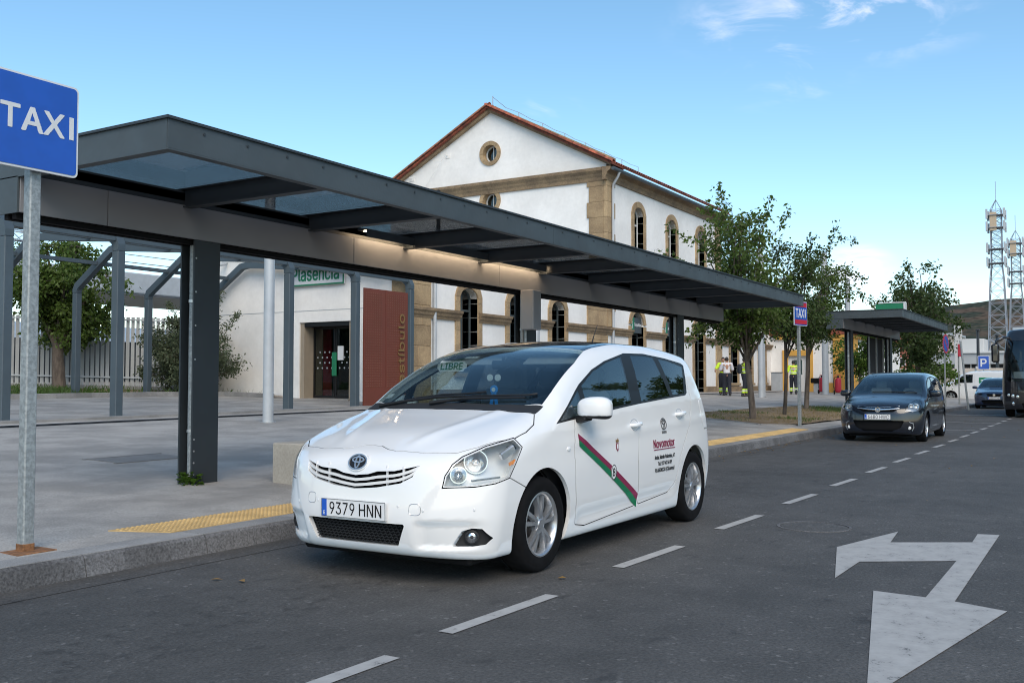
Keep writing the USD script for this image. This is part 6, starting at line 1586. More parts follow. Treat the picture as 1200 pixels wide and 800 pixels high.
        obj('mirror_cap', fl(from_man(mm - low)), W, mr, smooth=True); obj('mirror_base', fl(from_man(mm ^ low)), 'black', mr, smooth=40)
        obj('mirror_arm', fl(bar((1.44, -.95, 1.02), (1.47, -.83, .99), .09, .05, c=.01) if sd < 0 else bar((1.60, -.89, 1.02), (1.60, -.82, .99), .09, .05, c=.01)), 'black', mr)
        g = cbox((1.548, -1.09, 1.03), (1.556, -.885, 1.14), .003); g.apply_translation(c - [1.46, -.985, 1.085]); g.apply_transform(ang); obj('mirror_glass', fl(g), 'chrome', mr)
    # prints on the flank facing the road (and the same on the other one)
    for sd in (-1, 1):
        nm = sub(t, 'door_print')
        band = lambda a, b, c, d: prism(Polygon([(1.41, a), (2.443, b), (2.443, c), (1.41, d)]), 0, .001)
        S.decal_side('maroon_band', band(.900, .372, .324, .856), 'maroon', nm, sd)
        S.decal_side('green_band', band(.8555, .3235, .268, .812), 'green_stripe', nm, sd)
        S.decal_side('roundel', prism(affinity.scale(Point(1.955, .585).buffer(1), .045, .058), 0, .001), 'plate_white', nm, sd, off=.0045)
        def txt(s, h, x, z, w=None, bold=False):
            m = meshkit.text_mesh(s, h, .001, bold); v = m.vertices.copy()
            if w: v[:, 0] *= w / np.ptp(v[:, 0])
            v[:, 0] -= (v[:, 0].max() + v[:, 0].min()) / 2; v[:, 1] -= h / 2
            if sd > 0: v[:, 0] *= -1; m.invert()
            v[:, 0] += x; v[:, 1] += z; m.vertices = v; return m
        S.decal_side('roundel_number', txt('8', .058, 1.955, .585, None, True), 'black', nm, sd, off=.0065)
        S.decal_side('roundel_rim', prism(affinity.scale(Point(1.955, .585).buffer(1), .045, .058).difference(affinity.scale(Point(1.955, .585).buffer(1), .039, .052)), 0, .001), 'black', nm, sd, off=.0062)
        S.decal_side('crest', prism(Polygon([(2.02, .80), (2.06, .80), (2.062, .755), (2.04, .735), (2.018, .755)]), 0, .001), 'maroon', nm, sd)
        S.decal_side('crest_crown', prism(Polygon([(2.018, .805), (2.062, .805), (2.066, .83), (2.052, .818), (2.04, .838), (2.028, .818), (2.014, .83)]), 0, .001), 'gold', nm, sd)
        S.decal_side('crest_field', prism(Polygon([(2.029, .792), (2.051, .792), (2.052, .762), (2.04, .75), (2.028, .762)]), 0, .001), 'plate_white', nm, sd, off=.0045)
        c = (2.975, .912)
        E_ = lambda cx, cz, a, b, w: affinity.translate(affinity.scale(Point(0, 0).buffer(1), a, b).difference(affinity.scale(Point(0, 0).buffer(1), a - w, b - w)), cx, cz)
        ringp = E_(c[0], c[1], .060, .050, .007).union(E_(c[0], c[1] + .014, .038, .020, .006)).union(E_(c[0], c[1], .017, .040, .006))
        S.decal_side('badge_print', trimesh.util.concatenate([prism(g, 0, .001) for g in getattr(ringp, 'geoms', [ringp])]), 'plastic_grey', nm, sd)
        S.decal_side('maker_name', txt('TOYOTA', .020, 2.98, .842, .10, True), 'plastic_grey', nm, sd)
        S.decal_side('dealer_name', txt('Novomotor', .066, 2.965, .752, .46, True), 'maroon', nm, sd)
        S.decal_side('dealer_line', prism(sbox(2.735, .700, 3.195, .707), 0, .001), 'maroon', nm, sd)
        for s_, z, w in (('Avda. Martín Palomino, 47', .640, .44), ('Tel. 927 42 56 09', .587, .30), ('PLASENCIA (Cáceres)', .533, .42)):
            S.decal_side('address_line', txt(s_, .030, 2.965, z, w, True), 'plastic_grey', nm, sd, sub_to=.12)
    # side repeaters, wipers, aerial
    for sd in (-1, 1):
        y = float(S.on_side(np.array([1.255]), np.array([.80]))[0])
        e = trimesh.creation.icosphere(subdivisions=2, radius=1); e.vertices = e.vertices * [.028, .010, .016] + [1.255, sd * y, .80]
        obj('side_repeater', e, 'lamp_inside', t, smooth=True)
    def on_screen(x, y, off): return (x, y, float(S.on_top(np.array([x]), np.array([y]))[0]) + off)
    for pts in ([(1.00, .60), (1.045, .35), (1.075, .10), (1.09, -.12)], [(.985, .12), (1.06, -.12), (1.09, -.35), (1.14, -.60)]):
        w = sub(t, 'wiper')
        P_ = [on_screen(x, y, .020) for x, y in pts]
        obj('wiper_arm', tube(P_, [.014, .011, .010, .007], 8), 'black', w, smooth=60)
        obj('wiper_blade', tube([on_screen(x + .035, y, .014) for x, y in pts[1:]] + [on_screen(pts[-1][0] + .07, pts[-1][1] - .14 if pts[0][1] > .5 else pts[-1][1] - .06, .010)], .008, 6), 'black', w)
    obj('aerial', tube([(2.62, -.38, 1.59), (2.66, -.38, 1.66), (2.73, -.38, 1.755)], [.008, .004, .003], 8), 'black', t)
    # inside
    dp = np.array([(1.02, .98), (1.20, 1.015), (1.48, 1.02), (1.62, .97), (1.66, .80), (1.60, .55), (1.45, .30), (1.1, .30)])
    obj('dashboard', prism_y(rounded(dp, .03), -.74, .74), 'dash', t)
    sw = trimesh.creation.torus(.185, .016, major_sections=40, minor_sections=10); T = trimesh.transformations.rotation_matrix(math.radians(-62), (0, 1, 0)); sw.apply_transform(T); sw.apply_translation((1.80, -.37, .99))
    st = sub(t, 'steering_wheel'); obj('steering_rim', sw, 'black', st, smooth=True)
    b = MB(); b.bar((1.80, -.54, .985), (1.80, -.20, .985), .03, .03); b.bar((1.80, -.37, .985), (1.62, -.37, .90), .07); obj('steering_hub', b, 'black', st)
    for y, x in ((-.37, 2.15), (.37, 2.15), (-.44, 3.05), (.0, 3.05), (.44, 3.05)):
        s_ = sub(t, 'car_seat'); w = .25 if x < 3 else .20
        obj('seat_cushion', cbox((x - .30, y - w, .48), (x + .22, y + w, .64), .05), 'seat_cloth', s_)
        bk = cbox((-.07, -w, 0), (.07, w, .62), .05); bk.apply_transform(trimesh.transformations.rotation_matrix(.22, (0, 1, 0))); bk.apply_translation((x + .18, y, .60)); obj('seat_back', bk, 'seat_cloth', s_)
        hr = cbox((-.045, -.13, 0), (.045, .13, .19), .04); hr.apply_transform(trimesh.transformations.rotation_matrix(.15, (0, 1, 0))); hr.apply_translation((x + .325, y, 1.21)); obj('headrest', hr, 'seat_cloth', s_)
    rm = sub(t, 'inside_mirror'); obj('mirror_shell', cbox((1.83, -.13, 1.37), (1.87, .13, 1.44), .012), 'black', rm); obj('mirror_stalk', bar((1.82, 0, 1.43), (1.80, 0, 1.49), .02), 'black', rm)
    for y in (-.36, .36):
        m = cbox((-.15, -.25, -.008), (0, .25, .008), .006); m.apply_transform(trimesh.transformations.rotation_matrix(-.45, (0, 1, 0))); m.apply_translation((2.06, y, 1.475)); obj('sun_visor', m, 'seat_light', t)
    # the small sign, stickers and the ribbon behind the windscreen
    def inside(px, y, off=.02): return float(S.on_top(np.array([px]), np.array([y]))[0]) - off
    # boards lean with the glass: u runs across (-y), v runs up the screen
    def lean(x, y, h, w_, off=.03):
        z0, z1 = inside(x, y, off), inside(x + .10, y, off); v = np.array([.10, 0, z1 - z0]); v /= np.linalg.norm(v); y0_ = inside(x, y - .05, off); u = np.array([0, -.05, y0_ - z0]); u /= np.linalg.norm(u); return np.array([x, y, z0]), u, v
    def board(poly, c, u, v, d, th=.003):
        m = prism(poly, 0, th); q = m.vertices; nn = np.cross(u, v); m.vertices = c + q[:, :1] * u + q[:, 1:2] * v + (q[:, 2:] + d) * nn; return m
    fs = sub(t, 'free_sign'); c, u, v = np.array([1.65, .385, 1.392]), np.array([0, -1., 0]), np.array([.30, 0, .954])
    shp = rounded(sbox(-.125, -.044, .125, .044), .02).union(rounded(sbox(-.143, -.02, .143, .024), .01))
    obj('sign_card', board(shp, c, u, v, 0), 'plate_white', fs); obj('lettering', text3('LIBRE', .056, c + np.cross(u, v) * .0042, u, v, .001, True, width=.215), 'sign_green', fs)
    obj('lettering', text3('TAXI', .04, lean(1.74, .44, 0, 0)[0], lean(1.74, .44, 0, 0)[1], lean(1.74, .44, 0, 0)[2], .001, True, width=.2), 'sign_green', fs)
    for nm, x, y, w_, h_ in (('toll_tag', 1.72, .24, .13, .05), ('inspection_sticker', 1.20, .655, .06, .06)):
        c, u, v = lean(x, y, 0, 0, .012); obj(nm, board(rounded(sbox(-w_ / 2, -h_ / 2, w_ / 2, h_ / 2), .012), c, u, v, 0), 'plate_white', t)
    rb = sub(t, 'hanging_ribbon'); z0 = 1.30; P('ribbon_blue', (.02, .22, .62), .6)
    obj('rosette', moved(lathe([(0, -.006), (.032, -.004), (.034, .003), (0, .006)], 'x', 20), (1.42, -.16, z0 - .09)), 'ribbon_blue', rb); obj('rosette_centre', moved(lathe([(0, -.009), (.016, -.008), (.016, .0), (0, .0)], 'x', 16), (1.42, -.16, z0 - .09)), 'plate_white', rb)
    obj('ribbon_tail', bar((1.42, -.155, z0 - .115), (1.42, -.135, z0 - .20), .004, .026), 'ribbon_blue', rb); obj('ribbon_tail', bar((1.42, -.165, z0 - .115), (1.42, -.185, z0 - .20), .004, .026), 'ribbon_blue', rb)
    for k in (-1, 1): obj('wing_charm', moved(lathe([(0, -.006), (.026, -.004), (.026, .004), (0, .006)], 'x', 14), (1.42, -.16 + .035 * k, z0)), 'plate_white', rb)
    obj('cord', tube([(1.42, -.16, z0 - .07), (1.44, -.16, z0 + .03), (1.86, -.05, 1.40)], .003, 5), 'black', rb)
    return t
build_taxi()
# ------------------------------------------------------------------ the other vehicles
def scaled(pts, sx, sz): return [(a * sx, b * sz) for a, b in pts]
CORSA = CarShape(L=4.0, hw0=.868, spine_z=.60, zb=.15, tumble=.18, tumble2=.36, top_pts_max=1.50, nose_a=.40, nose_p=3.2, tail_a=.30, tail_p=4,
    top_pts=[(-.6, .45), (-.1, .60), (0, .68), (.07, .755), (.25, .83), (.6, .915), (.92, .985), (1.05, 1.04), (1.4, 1.225), (1.75, 1.375), (2.05, 1.45), (2.5, 1.488), (3.0, 1.472), (3.5, 1.41), (3.8, 1.34), (4.5, 1.2)],
    plan_pts=[(0, .80), (.5, .853), (.85, .866), (1.8, .868), (3.0, .866), (3.5, .85), (4.0, .79)], side_pts=[(.1, -.09), (.2, -.05), (.32, -.02), (.45, -.004), (.62, 0), (.8, -.012), (.95, -.03), (1.1, -.05), (1.2, -.06)],
    nose_pts=[(.1, .12), (.18, .06), (.28, .015), (.42, 0), (.58, .01), (.68, .03), (.76, .07), (.9, .25), (1.2, .5)], tail_pts=[(.1, 3.86), (.3, 3.96), (.55, 4.0), (.8, 3.98), (1.0, 3.90), (1.2, 3.78), (1.35, 3.68), (1.6, 3.5)],
    bow_pts=[(0, .12), (.7, .06), (1.0, .12), (2.0, .14), (2.8, .05), (4.0, .05)], crown_pts=[(0, .10), (.4, .10), (.8, .06), (1.3, .04), (1.9, .05), (2.5, .06), (4, .08)], belt_pts=[(0, .86), (1.2, .90), (2.2, .97), (3.3, 1.05), (4.0, 1.08)])
SALOON = CarShape(L=4.28, hw0=.90, spine_z=.58, zb=.14, tumble=.20, tumble2=.40, top_pts_max=1.48, nose_a=.36, nose_p=3.6, tail_a=.30, tail_p=4,
    top_pts=[(-.6, .45), (-.1, .60), (0, .68), (.07, .75), (.3, .82), (.8, .90), (1.15, .96), (1.3, 1.03), (1.7, 1.23), (2.0, 1.36), (2.3, 1.43), (2.7, 1.46), (3.2, 1.44), (3.8, 1.34), (4.0, 1.28), (5, 1.1)],
    plan_pts=[(0, .83), (.5, .885), (.85, .898), (3.2, .898), (3.8, .88), (4.28, .80)], side_pts=CORSA.side_pts, nose_pts=CORSA.nose_pts, tail_pts=[(.1, 4.14), (.3, 4.24), (.55, 4.28), (.8, 4.26), (1.0, 4.18), (1.2, 4.02), (1.35, 3.9), (1.6, 3.7)],
    bow_pts=[(0, .12), (.7, .06), (1.2, .12), (2.2, .14), (3, .05), (4.28, .05)], crown_pts=[(0, .10), (.4, .10), (.8, .06), (1.3, .04), (1.9, .05), (2.5, .06), (4.28, .08)], belt_pts=[(0, .84), (1.2, .88), (2.2, .93), (3.3, .99), (4.28, 1.02)])
VAN = CarShape(L=4.96, hw0=.96, spine_z=.85, zb=.18, tumble=.06, tumble2=.06, top_pts_max=1.92, nose_a=.36, nose_p=3.8, tail_a=.08, tail_p=6,
    top_pts=[(-.6, .6), (-.1, .80), (0, .88), (.1, .97), (.4, 1.08), (.75, 1.16), (.95, 1.26), (1.3, 1.52), (1.6, 1.72), (1.85, 1.83), (2.3, 1.895), (3.0, 1.91), (4.5, 1.90), (5.5, 1.88)],
    plan_pts=[(0, .88), (.5, .945), (.9, .958), (4.5, .955), (4.96, .93)], side_pts=[(.1, -.07), (.25, -.03), (.45, -.005), (.7, 0), (.95, -.01), (1.1, -.02), (1.2, -.03)], nose_pts=[(.1, .12), (.2, .05), (.35, .01), (.5, 0), (.7, .015), (.85, .05), (.95, .1), (1.2, .4)],
    tail_pts=[(.1, 4.86), (.3, 4.94), (.6, 4.96), (1.2, 4.93), (1.6, 4.88), (1.9, 4.84)], bow_pts=[(0, .1), (.9, .1), (1.5, .12), (2.2, .04), (4.96, 0)], crown_pts=[(0, .1), (.6, .08), (1.2, .04), (2, .05), (4.96, .06)], belt_pts=[(0, 1.05), (1.5, 1.12), (4.96, 1.15)])
def small_car(S, name, label, loc, rotz, paint, wheels, wr, DLO, panes, hood, screen, doors, lampP, lamp_d, plate_txt, step=.035, far=False, style='corsa', tail=None):
    S.build(step, .03); t = thing(name, label, 'car', loc, rotz)
    wells = manifold3d.Manifold()
    for wx in wheels: wells += both(cyl_y(wx, wr + .005, wr + .045, .50, 1.3))
    body = S.shell - wells; sym = lambda p: Polygon(p).union(affinity.scale(Polygon(p), 1, -1, origin=(0, 0))).buffer(.0005)
    hood, screen = sym(hood), sym(screen); dlo = Polygon(DLO); G = .0045
    hc = lambda g: cut_z(grow(hood, g), .6); sc = lambda g: cut_z(grow(screen, g), .8); lc = cut_dir(lampP, lamp_d)
    dl = cut_y(dlo, -1) + cut_y(dlo, 1)
    cut = body - hc(G) - sc(.002) - dl - both(lc(G))
    dd = manifold3d.Manifold()
    for p in doors: q = grow(Polygon(p), G); dd += cut_y(q, -1) + cut_y(q, 1)
    openings = []
    if style == 'corsa':
        upper = [(-.38, .735), (.38, .735), (.43, .715), (.30, .635), (-.30, .635), (-.43, .715)]; lower = [(-.52, .46), (.52, .46), (.44, .31), (.28, .235), (-.28, .235), (-.44, .31)]
        openings = [Polygon(upper), rounded(lower, .02)]
    elif style == 'saloon': openings = [Polygon([(-.33, .70), (.33, .70), (.26, .57), (-.26, .57)]), rounded([(-.55, .40), (.55, .40), (.45, .22), (-.45, .22)], .02)]
    else: openings = [rounded([(-.45, .80), (.45, .80), (.42, .70), (-.42, .70)], .02), rounded([(-.5, .48), (.5, .48), (.45, .28), (-.45, .28)], .02)]
    for o in openings: cut = cut - cut_x(o, -.3, .5)
    S.put('body', cut - dd, paint, t); S.put('bonnet', (body ^ hc(0)) - both(lc(G)), paint, t)
    for p in doors:
        for sd in (-1, 1): S.put('door', (body ^ cut_y(Polygon(p), sd)) - dl, paint, t)
    thin = S.outer - S.solid(step * 1.4, -.006); mid = S.outer - S.solid(step * 1.4, -.03)
    S.put('windscreen', thin ^ sc(0), 'car_glass', t)
    gl = [Polygon(p) for p in panes]
    for sd in (-1, 1):
        S.put('window_frame', (mid ^ cut_y(dlo, sd)) - sum((cut_y(p, sd) for p in gl), manifold3d.Manifold()), 'black', t)
        for p in gl: S.put('side_window', thin ^ cut_y(grow(p, .002), sd), 'rear_glass', t)
    back = S.solid(.06, -.05) - S.solid(.06, -.06)
    for o in openings: S.put('grille', back ^ cut_x(grow(o, .02), -.3, .5), 'black_matte', t)
    for sd in (-1, 1):
        hl = sub(t, 'headlamp'); fl = (lambda m: m) if sd < 0 else (lambda m: m.mirror((0, 1, 0)))
        S.put('lens', fl(thin ^ lc(0)), 'lens', hl); S.put('lamp_housing', fl((S.solid(.06, -.07) - S.solid(.06, -.08)) ^ lc(.01)), 'silver' if style == 'corsa' else 'lamp_inside' if style == 'van' else 'dash', hl)
        c = np.array(lampP).mean(0); ax = np.array(lamp_d, float); ax /= np.linalg.norm(ax); r = .055
        for off in (0.0,) if far else (-.055, .05):
            m = lathe([(0, -.04), (r * .85, -.01), (r, .02), (r + .006, .02), (r + .006, -.05), (0, -.05)], 'z', 24); m.apply_transform(trimesh.geometry.align_vectors([0, 0, 1], ax)); m.apply_translation(c + np.cross([0, 0, 1], ax) * off - ax * .035)
            obj('reflector', m if sd < 0 else mirror_y(m), 'reflector', hl, smooth=40)
    y0 = float(S.on_front(np.array([0.]), np.array([.52]))[0])
    plate(t, plate_txt, y0 - .012, 0, .535 if style == 'corsa' else .50, .52, .11)
    if style == 'corsa':
        cbp = np.array([(-.42, .712), (-.22, .690), (0, .678), (.22, .690), (.42, .712)])
        x0 = S.on_front(cbp[:, 0], cbp[:, 1]); g_ = sub(t, 'grille_bar'); obj('chrome_bar', tube(np.c_[x0 + .002, cbp], [.012, .022, .028, .022, .012], 10), 'chrome', g_, smooth=60)
        x1 = S.on_front(cbp[:, 0], cbp[:, 1] + .045); obj('chrome_edge', tube(np.c_[x1 + .004, cbp[:, 0], cbp[:, 1] + .045], .006, 8), 'chrome', g_, smooth=60)
        e = lathe([(.040, -.012), (.052, -.012), (.052, .02), (.040, .02), (.040, -.012)], 'x', 32); obj('emblem_ring', moved(e, (float(x0[2]) - .012, 0, .682)), 'chrome', g_, smooth=40)
        obj('emblem_bolt', cbox((float(x0[2]) - .020, -.062, .675), (float(x0[2]) - .005, .062, .689), .003), 'chrome', g_)
        for sd in (-1, 1):
            fgm = tube([(.14, sd * .60, .42), (.20, sd * .665, .40), (.215, sd * .67, .32), (.19, sd * .64, .25)], [.008, .012, .012, .006], 8); pts = fgm.vertices
            yy = np.array([.60, .67, .68, .65]); zz = np.array([.43, .40, .32, .25]); xx = S.on_front(yy * sd, zz)
            obj('fog_trim', tube(np.c_[xx, yy * sd, zz], [.006, .012, .012, .006], 8), 'silver', t, smooth=60)
            xx = float(S.on_front(np.array([.60 * sd]), np.array([.31]))[0]); obj('fog_lens', moved(lathe([(0, -.012), (.03, -.006), (.038, .01), (0, .012)], 'x', 20), (xx, .60 * sd, .31)), 'lamp_inside', t, smooth=40)
    else:
        x0 = float(S.on_front(np.array([0.]), np.array([.64 if style == 'saloon' else .75]))[0]); zb_ = .64 if style == 'saloon' else .75
        obj('emblem', cbox((x0 - .012, -.05, zb_ - .05), (x0 + .01, .05, zb_ + .05), .008), 'chrome', t)
    for wx in wheels:
        for sd in (-1, 1):
            make_wheel(t, 'wheel', wx, sd * (S.hw0 - .028 - .10), wr, wr, wr * .66, sd, spokes=5 if not far else 5)
            m = lathe([(wr + .048, -.12), (wr + .048, .22), (wr + .040, .22), (wr + .040, -.10), (0, -.10), (0, -.12)], 'y', 32); m.apply_translation((wx, -.62, wr + .005)); m.vertices[:, 2] = np.maximum(m.vertices[:, 2], .16)
            obj('wheel_arch_liner', m if sd < 0 else mirror_y(m), 'black_matte', t)
    obj('underbody', cbox((.3, -.65, .11), (S.L - .3, .65, .165), .02), 'black_matte', t)
    if tail:
        for sd in (-1, 1): S.put('tail_lamp', (S.outer - S.solid(.06, -.02)) ^ cut_y(Polygon(tail), sd), 'lamp_red', t)
    # mirrors
    mx, my, mz = DLO[0][0] + .26, S.hw0 + .075, DLO[0][1] + .075
    for sd in (-1, 1):
        mr = sub(t, 'door_mirror'); e = trimesh.creation.icosphere(subdivisions=3, radius=1); v = e.vertices; r_ = (np.abs(v) ** 3).sum(1) ** (-1 / 3); e.vertices = v * r_[:, None] * [.07, .115, .068] + [mx, sd * my, mz]
        obj('mirror_cap', e, paint if style != 'van' else 'black', mr, smooth=True); obj('mirror_arm', bar((mx, sd * (my - .08), mz - .06), (mx + .02, sd * (my - .20), mz - .09), .05, .04), 'black', mr)
    # inside
    x = DLO[0][0]
    obj('dashboard', prism_y(rounded([(x - .15, DLO[0][1] - .02), (x + .3, DLO[0][1] + .01), (x + .42, DLO[0][1] - .12), (x + .3, .4), (x, .4)], .03), -.68, .68), 'dash', t)
    for y in (-.36, .36):
        for xx in ((x + .95,) if style == 'van' else (x + .95, x + 1.75)):
            s_ = sub(t, 'car_seat'); h0 = DLO[0][1] - .48
            obj('seat_cushion', cbox((xx - .28, y - .23, h0), (xx + .22, y + .23, h0 + .15), .04), 'seat_light' if style == 'corsa' else 'seat_cloth', s_)
            bk = cbox((-.06, -.23, 0), (.06, .23, .58), .04); bk.apply_transform(trimesh.transformations.rotation_matrix(.22, (0, 1, 0))); bk.apply_translation((xx + .17, y, h0 + .1)); obj('seat_back', bk, 'seat_light' if style == 'corsa' else 'seat_cloth', s_)
            hr = cbox((-.04, -.12, 0), (.04, .12, .17), .03); hr.apply_transform(trimesh.transformations.rotation_matrix(.15, (0, 1, 0))); hr.apply_translation((xx + .30, y, h0 + .66)); obj('headrest', hr, 'seat_light' if style == 'corsa' else 'seat_cloth', s_)
    sw = trimesh.creation.torus(.18, .016, major_sections=28, minor_sections=8); sw.apply_transform(trimesh.transformations.rotation_matrix(math.radians(-62), (0, 1, 0))); sw.apply_translation((x + .55, -.36, DLO[0][1] - .03)); obj('steering_wheel', sw, 'black', t, smooth=True)
    for a, b in (((-.30, .55), (.35, .62)),):
        ys = np.linspace(-.62, .30, 6); xs_ = np.full(6, screen.bounds[0] + .03) + .12 * ys ** 2; zs = S.on_top(xs_, ys); obj('wiper', tube(np.c_[xs_, ys, zs + .012], .010, 6), 'black', t)
    return t
c_screen = [(1.02, -.01), (1.03, .3), (1.06, .55), (1.10, .70), (1.45, .69), (1.75, .645), (1.98, .60), (1.98, .3), (1.97, -.01)]
c_hood = [(.14, 0), (.15, .25), (.19, .45), (.33, .60), (.62, .715), (.92, .73), (1.04, .70), (1.0, .4), (.975, 0)]
c_dlo = [(1.12, .935), (1.6, .965), (2.3, 1.0), (3.0, 1.045), (3.42, 1.12), (3.40, 1.19), (3.25, 1.28), (2.9, 1.365), (2.5, 1.39), (2.1, 1.36), (1.75, 1.275), (1.45, 1.13)]
c_panes = [[(1.42, .985), (2.20, 1.03), (2.24, 1.35), (2.05, 1.325), (1.75, 1.235), (1.50, 1.11)], [(2.34, 1.035), (2.95, 1.07), (2.97, 1.325), (2.6, 1.365), (2.36, 1.36)], [(3.02, 1.08), (3.36, 1.14), (3.33, 1.20), (3.04, 1.31)]]
c_doors = [[(1.24, .95), (1.20, .6), (1.26, .24), (2.24, .26), (2.28, .6), (2.32, 1.1), (1.8, 1.15), (1.26, .98)], [(2.26, .27), (2.82, .29), (2.93, .55), (3.10, .74), (3.26, .85), (3.35, 1.08), (3.2, 1.2), (2.34, 1.1), (2.295, .6)]]
c_lamp = [(.16, -.50, .66), (.17, -.53, .72), (.30, -.62, .82), (.56, -.745, .90), (.62, -.78, .86), (.50, -.80, .74), (.32, -.74, .66), (.24, -.63, .64)]
small_car(CORSA, 'hatchback_car', 'dark grey blue hatchback with chrome grille bar parked behind the taxi', (21.42, 4.13, 0), 0, 'dark_paint', (.83, 3.34), .305, c_dlo, c_panes, c_hood, c_screen, c_doors, c_lamp, (-.80, -.58, .15), '6480 HWC', tail=[(3.55, .95), (3.8, 1.05), (3.9, .9), (3.75, .75), (3.6, .8)])
s_screen = [(1.27, -.01), (1.28, .3), (1.31, .55), (1.35, .72), (1.7, .70), (2.0, .655), (2.22, .60), (2.22, .3), (2.21, -.01)]
s_hood = [(.16, 0), (.17, .25), (.22, .45), (.36, .62), (.65, .74), (1.1, .76), (1.28, .72), (1.24, .4), (1.22, 0)]
s_dlo = [(1.4, .915), (2.2, .955), (3.0, .99), (3.6, 1.05), (3.55, 1.13), (3.2, 1.27), (2.8, 1.335), (2.4, 1.325), (2.0, 1.23), (1.7, 1.09)]
s_panes = [[(1.72, .965), (2.42, .99), (2.46, 1.295), (2.3, 1.28), (2.0, 1.19), (1.78, 1.08)], [(2.56, 1.0), (3.2, 1.03), (3.18, 1.23), (2.85, 1.30), (2.58, 1.305)], [(3.26, 1.035), (3.53, 1.07), (3.5, 1.12), (3.26, 1.215)]]
s_doors = [[(1.5, .93), (1.47, .6), (1.53, .24), (2.45, .26), (2.5, .6), (2.54, 1.1), (2.0, 1.12), (1.53, .97)], [(2.47, .27), (3.02, .29), (3.15, .55), (3.3, .72), (3.48, .83), (3.55, 1.04), (3.4, 1.12), (2.56, 1.1), (2.515, .6)]]
s_lamp = [(.15, -.45, .66), (.17, -.50, .70), (.30, -.66, .755), (.52, -.78, .79), (.52, -.81, .74), (.35, -.74, .67), (.22, -.60, .64)]
small_car(SALOON, 'parked_car', 'dark blue car facing the camera in the row beyond, before the white van', (50.6, 4.55, 0), 0, 'navy_paint', (.88, 3.55), .32, s_dlo, s_panes, s_hood, s_screen, s_doors, s_lamp, (-.80, -.58, .1), '2215 LVS', step=.05, far=True, style='saloon')
v_screen = [(.98, -.01), (1.0, .4), (1.06, .7), (1.1, .80), (1.4, .80), (1.72, .76), (1.72, .4), (1.71, -.01)]
v_hood = [(.16, 0), (.18, .4), (.26, .6), (.45, .74), (.8, .80), (1.05, .80), (.98, .5), (.95, 0)]
v_dlo = [(1.12, 1.14), (1.6, 1.17), (2.2, 1.18), (2.22, 1.68), (1.85, 1.68), (1.6, 1.58)]
v_panes = [[(1.25, 1.19), (1.62, 1.22), (2.15, 1.23), (2.16, 1.63), (1.87, 1.63), (1.63, 1.53)]]
v_doors = [[(1.22, 1.16), (1.2, .7), (1.5, .62), (1.62, .34), (2.26, .34), (2.28, 1.2), (2.28, 1.72), (1.3, 1.25)]]
v_lamp = [(.15, -.50, .78), (.17, -.55, .90), (.32, -.72, 1.0), (.58, -.85, 1.02), (.55, -.87, .90), (.36, -.80, .80), (.24, -.66, .76)]
vt = small_car(VAN, 'white_van', 'white panel van seen from the side, parked across behind the dark blue car', (66.0, 9.2, .02), -90, 'van_paint', (.98, 4.25), .33, v_dlo, v_panes, v_hood, v_screen, v_doors, v_lamp, (-.80, -.58, .1), '7731 MCD', step=.055, far=True, style='van')
for sd in (-1, 1):
    VAN.decal_side('green_print', prism(sbox(2.55, 1.15, 3.25, 1.5), 0, .001), 'sign_green', vt, sd, off=.006)
    VAN.decal_side('print_line', prism(sbox(2.65, 1.3, 3.15, 1.36), 0, .001), 'plate_white', vt, sd, off=.010)
# ------------------------------------------------------------------ coach
COACH = CarShape(L=9.0, hw0=1.24, spine_z=1.6, zb=.28, tumble=.05, tumble2=.0, top_pts_max=3.18, zc=3.2, nose_a=.50, nose_p=3.6, tail_a=.3, tail_p=5,
    top_pts=[(-1, 2.7), (0, 2.96), (.3, 3.09), (.8, 3.15), (2, 3.17), (8, 3.17), (10, 3.1)], plan_pts=[(0, 1.20), (.6, 1.235), (8, 1.24), (9, 1.22)], side_pts=[(.1, -.10), (.35, -.03), (.6, 0), (1.4, 0), (2.4, -.02), (3.2, -.08)],
    nose_pts=[(.1, .14), (.3, .05), (.5, 0), (.9, 0), (1.2, .03), (1.6, .10), (2.2, .24), (2.7, .42), (3.2, .80)], tail_pts=[(.1, 8.9), (.6, 9), (2.5, 8.95), (3.2, 8.8)], bow_pts=[(0, .0), (9, 0)], crown_pts=[(0, .03), (9, .04)], belt_pts=[(0, 1.3), (9, 1.3)])
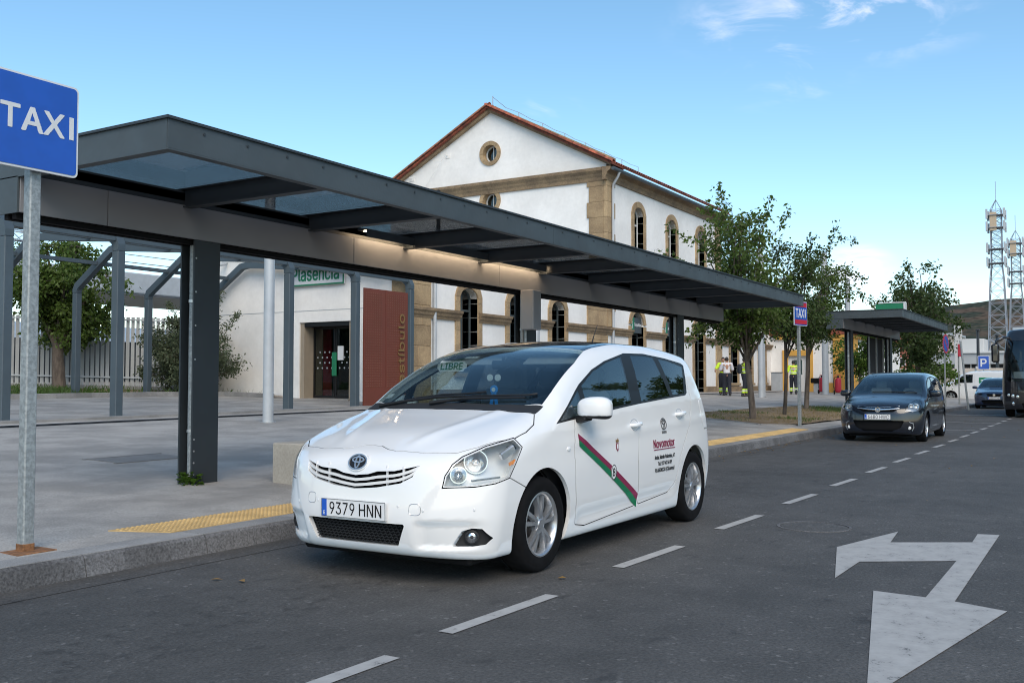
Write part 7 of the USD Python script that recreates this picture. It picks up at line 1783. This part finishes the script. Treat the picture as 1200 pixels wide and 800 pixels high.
def coach():
    S = COACH.build(.07, .05); t = thing('coach', 'black coach facing the camera, cut off by the right picture edge', 'coach', (38.3, 1.98, 0))
    wells = manifold3d.Manifold()
    for wx in (1.75, 6.4): wells += both(cyl_y(wx, .46, .54, .75, 1.6))
    body = S.shell - wells
    scr = rounded([(-1.06, 1.28), (1.06, 1.28), (1.02, 2.72), (-1.02, 2.72)], .08); sc = lambda g: cut_x(grow(scr, g), -.5, .72)
    win = rounded([(.95, 1.45), (8.4, 1.45), (8.4, 2.62), (1.15, 2.62)], .06); wc = cut_y(win, -1) + cut_y(win, 1)
    low = rounded([(-.60, .52), (.60, .52), (.55, .36), (-.55, .36)], .03)
    S.put('body', body - sc(.004) - wc - cut_x(low, -.5, .6), 'coach_paint', t)
    thin = S.outer - S.solid(.1, -.012); S.put('windscreen', thin ^ sc(0), 'car_glass', t)
    for k in range(5):
        a, b = .95 + 1.5 * k, .95 + 1.5 * k + 1.46; p = win.intersection(sbox(a, 0, b, 4))
        for sd in (-1, 1): S.put('side_window', thin ^ cut_y(p, sd), 'rear_glass', t)
    S.put('grille', (S.solid(.1, -.06) - S.solid(.1, -.08)) ^ cut_x(grow(low, .02), -.5, .6), 'black_matte', t)
    for sd in (-1, 1):
        hl = sub(t, 'headlamp')
        for y, z, r in ((.72, .74, .06), (.86, .76, .07), (1.0, .79, .06)):
            x = float(S.on_front(np.array([y]), np.array([z]))[0]); obj('lamp', moved(lathe([(0, -.02), (r * .8, -.015), (r, .0), (r, .03), (0, .03)], 'x', 20), (x, sd * y, z)), 'reflector', hl, smooth=40)
        x = float(S.on_front(np.array([.85]), np.array([.52]))[0]); obj('fog_lamp', moved(lathe([(0, -.015), (.06, 0), (.06, .03), (0, .03)], 'x', 20), (x, sd * .85, .50)), 'reflector', hl, smooth=40)
        am = sub(t, 'mirror_arm'); x = float(S.on_front(np.array([1.0]), np.array([2.75]))[0])
        obj('arm', tube([(x + .1, sd * 1.0, 2.84), (x - .22, sd * 1.16, 2.84), (x - .34, sd * 1.38, 2.72), (x - .32, sd * 1.42, 2.5)], .05, 10), 'coach_paint', am, smooth=60)
        obj('mirror_shell', cbox((x - .40, sd * 1.42 - .13, 1.95), (x - .24, sd * 1.42 + .13, 2.62), .06), 'coach_paint', am, smooth=40)
        obj('mirror_glass', cbox((x - .238, sd * 1.42 - .10, 2.0), (x - .232, sd * 1.42 + .10, 2.56)), 'chrome', am)
    x0 = float(S.on_front(np.array([0.]), np.array([1.05]))[0]); obj('name_plate', cbox((x0 - .02, -.25, .98), (x0 + .02, .25, 1.12), .004), 'plate_blue', t)
    obj('route_card', cbox((.30, .25, 1.36), (.31, .85, 1.62), .004), 'seat_light', t)
    plate(t, '4406 KTR', float(S.on_front(np.array([0.]), np.array([.62]))[0]) - .014, 0, .64)
    for ys in ((-.9, .0), (.05, .9)):
        yy = np.linspace(*ys, 6); zz = np.full(6, 1.33) + .05 * np.linspace(0, 1, 6); obj('wiper', tube(np.c_[S.on_front(yy, zz) - .012, yy, zz], .016, 6), 'black', t)
    for wx in (1.75, 6.4):
        for sd in (-1, 1): make_wheel(t, 'wheel', wx, sd * 1.08, .47, .47, .30, sd, width=.28, steel=True)
    obj('floor', cbox((.4, -1.1, .75), (8.8, 1.1, .85)), 'dash', t); obj('dashboard', cbox((.35, -1.0, .86), (.8, 1.0, 1.25), .08), 'dash', t)
    for k in range(5):
        for y in (-.85, -.40, .40, .85):
            s_ = sub(t, 'coach_seat'); x = 1.9 + k * 1.3; obj('seat_back', cbox((x, y - .2, 1.15), (x + .14, y + .2, 2.0), .05), 'seat_cloth', s_); obj('seat_cushion', cbox((x - .42, y - .2, 1.1), (x - .01, y + .2, 1.25), .04), 'seat_cloth', s_)
    obj('wheel_ring', (lambda m: m)(moved(trimesh.creation.torus(.25, .02, major_sections=24, minor_sections=8), (.95, -.6, 1.4))), 'black', t, smooth=True)
coach()
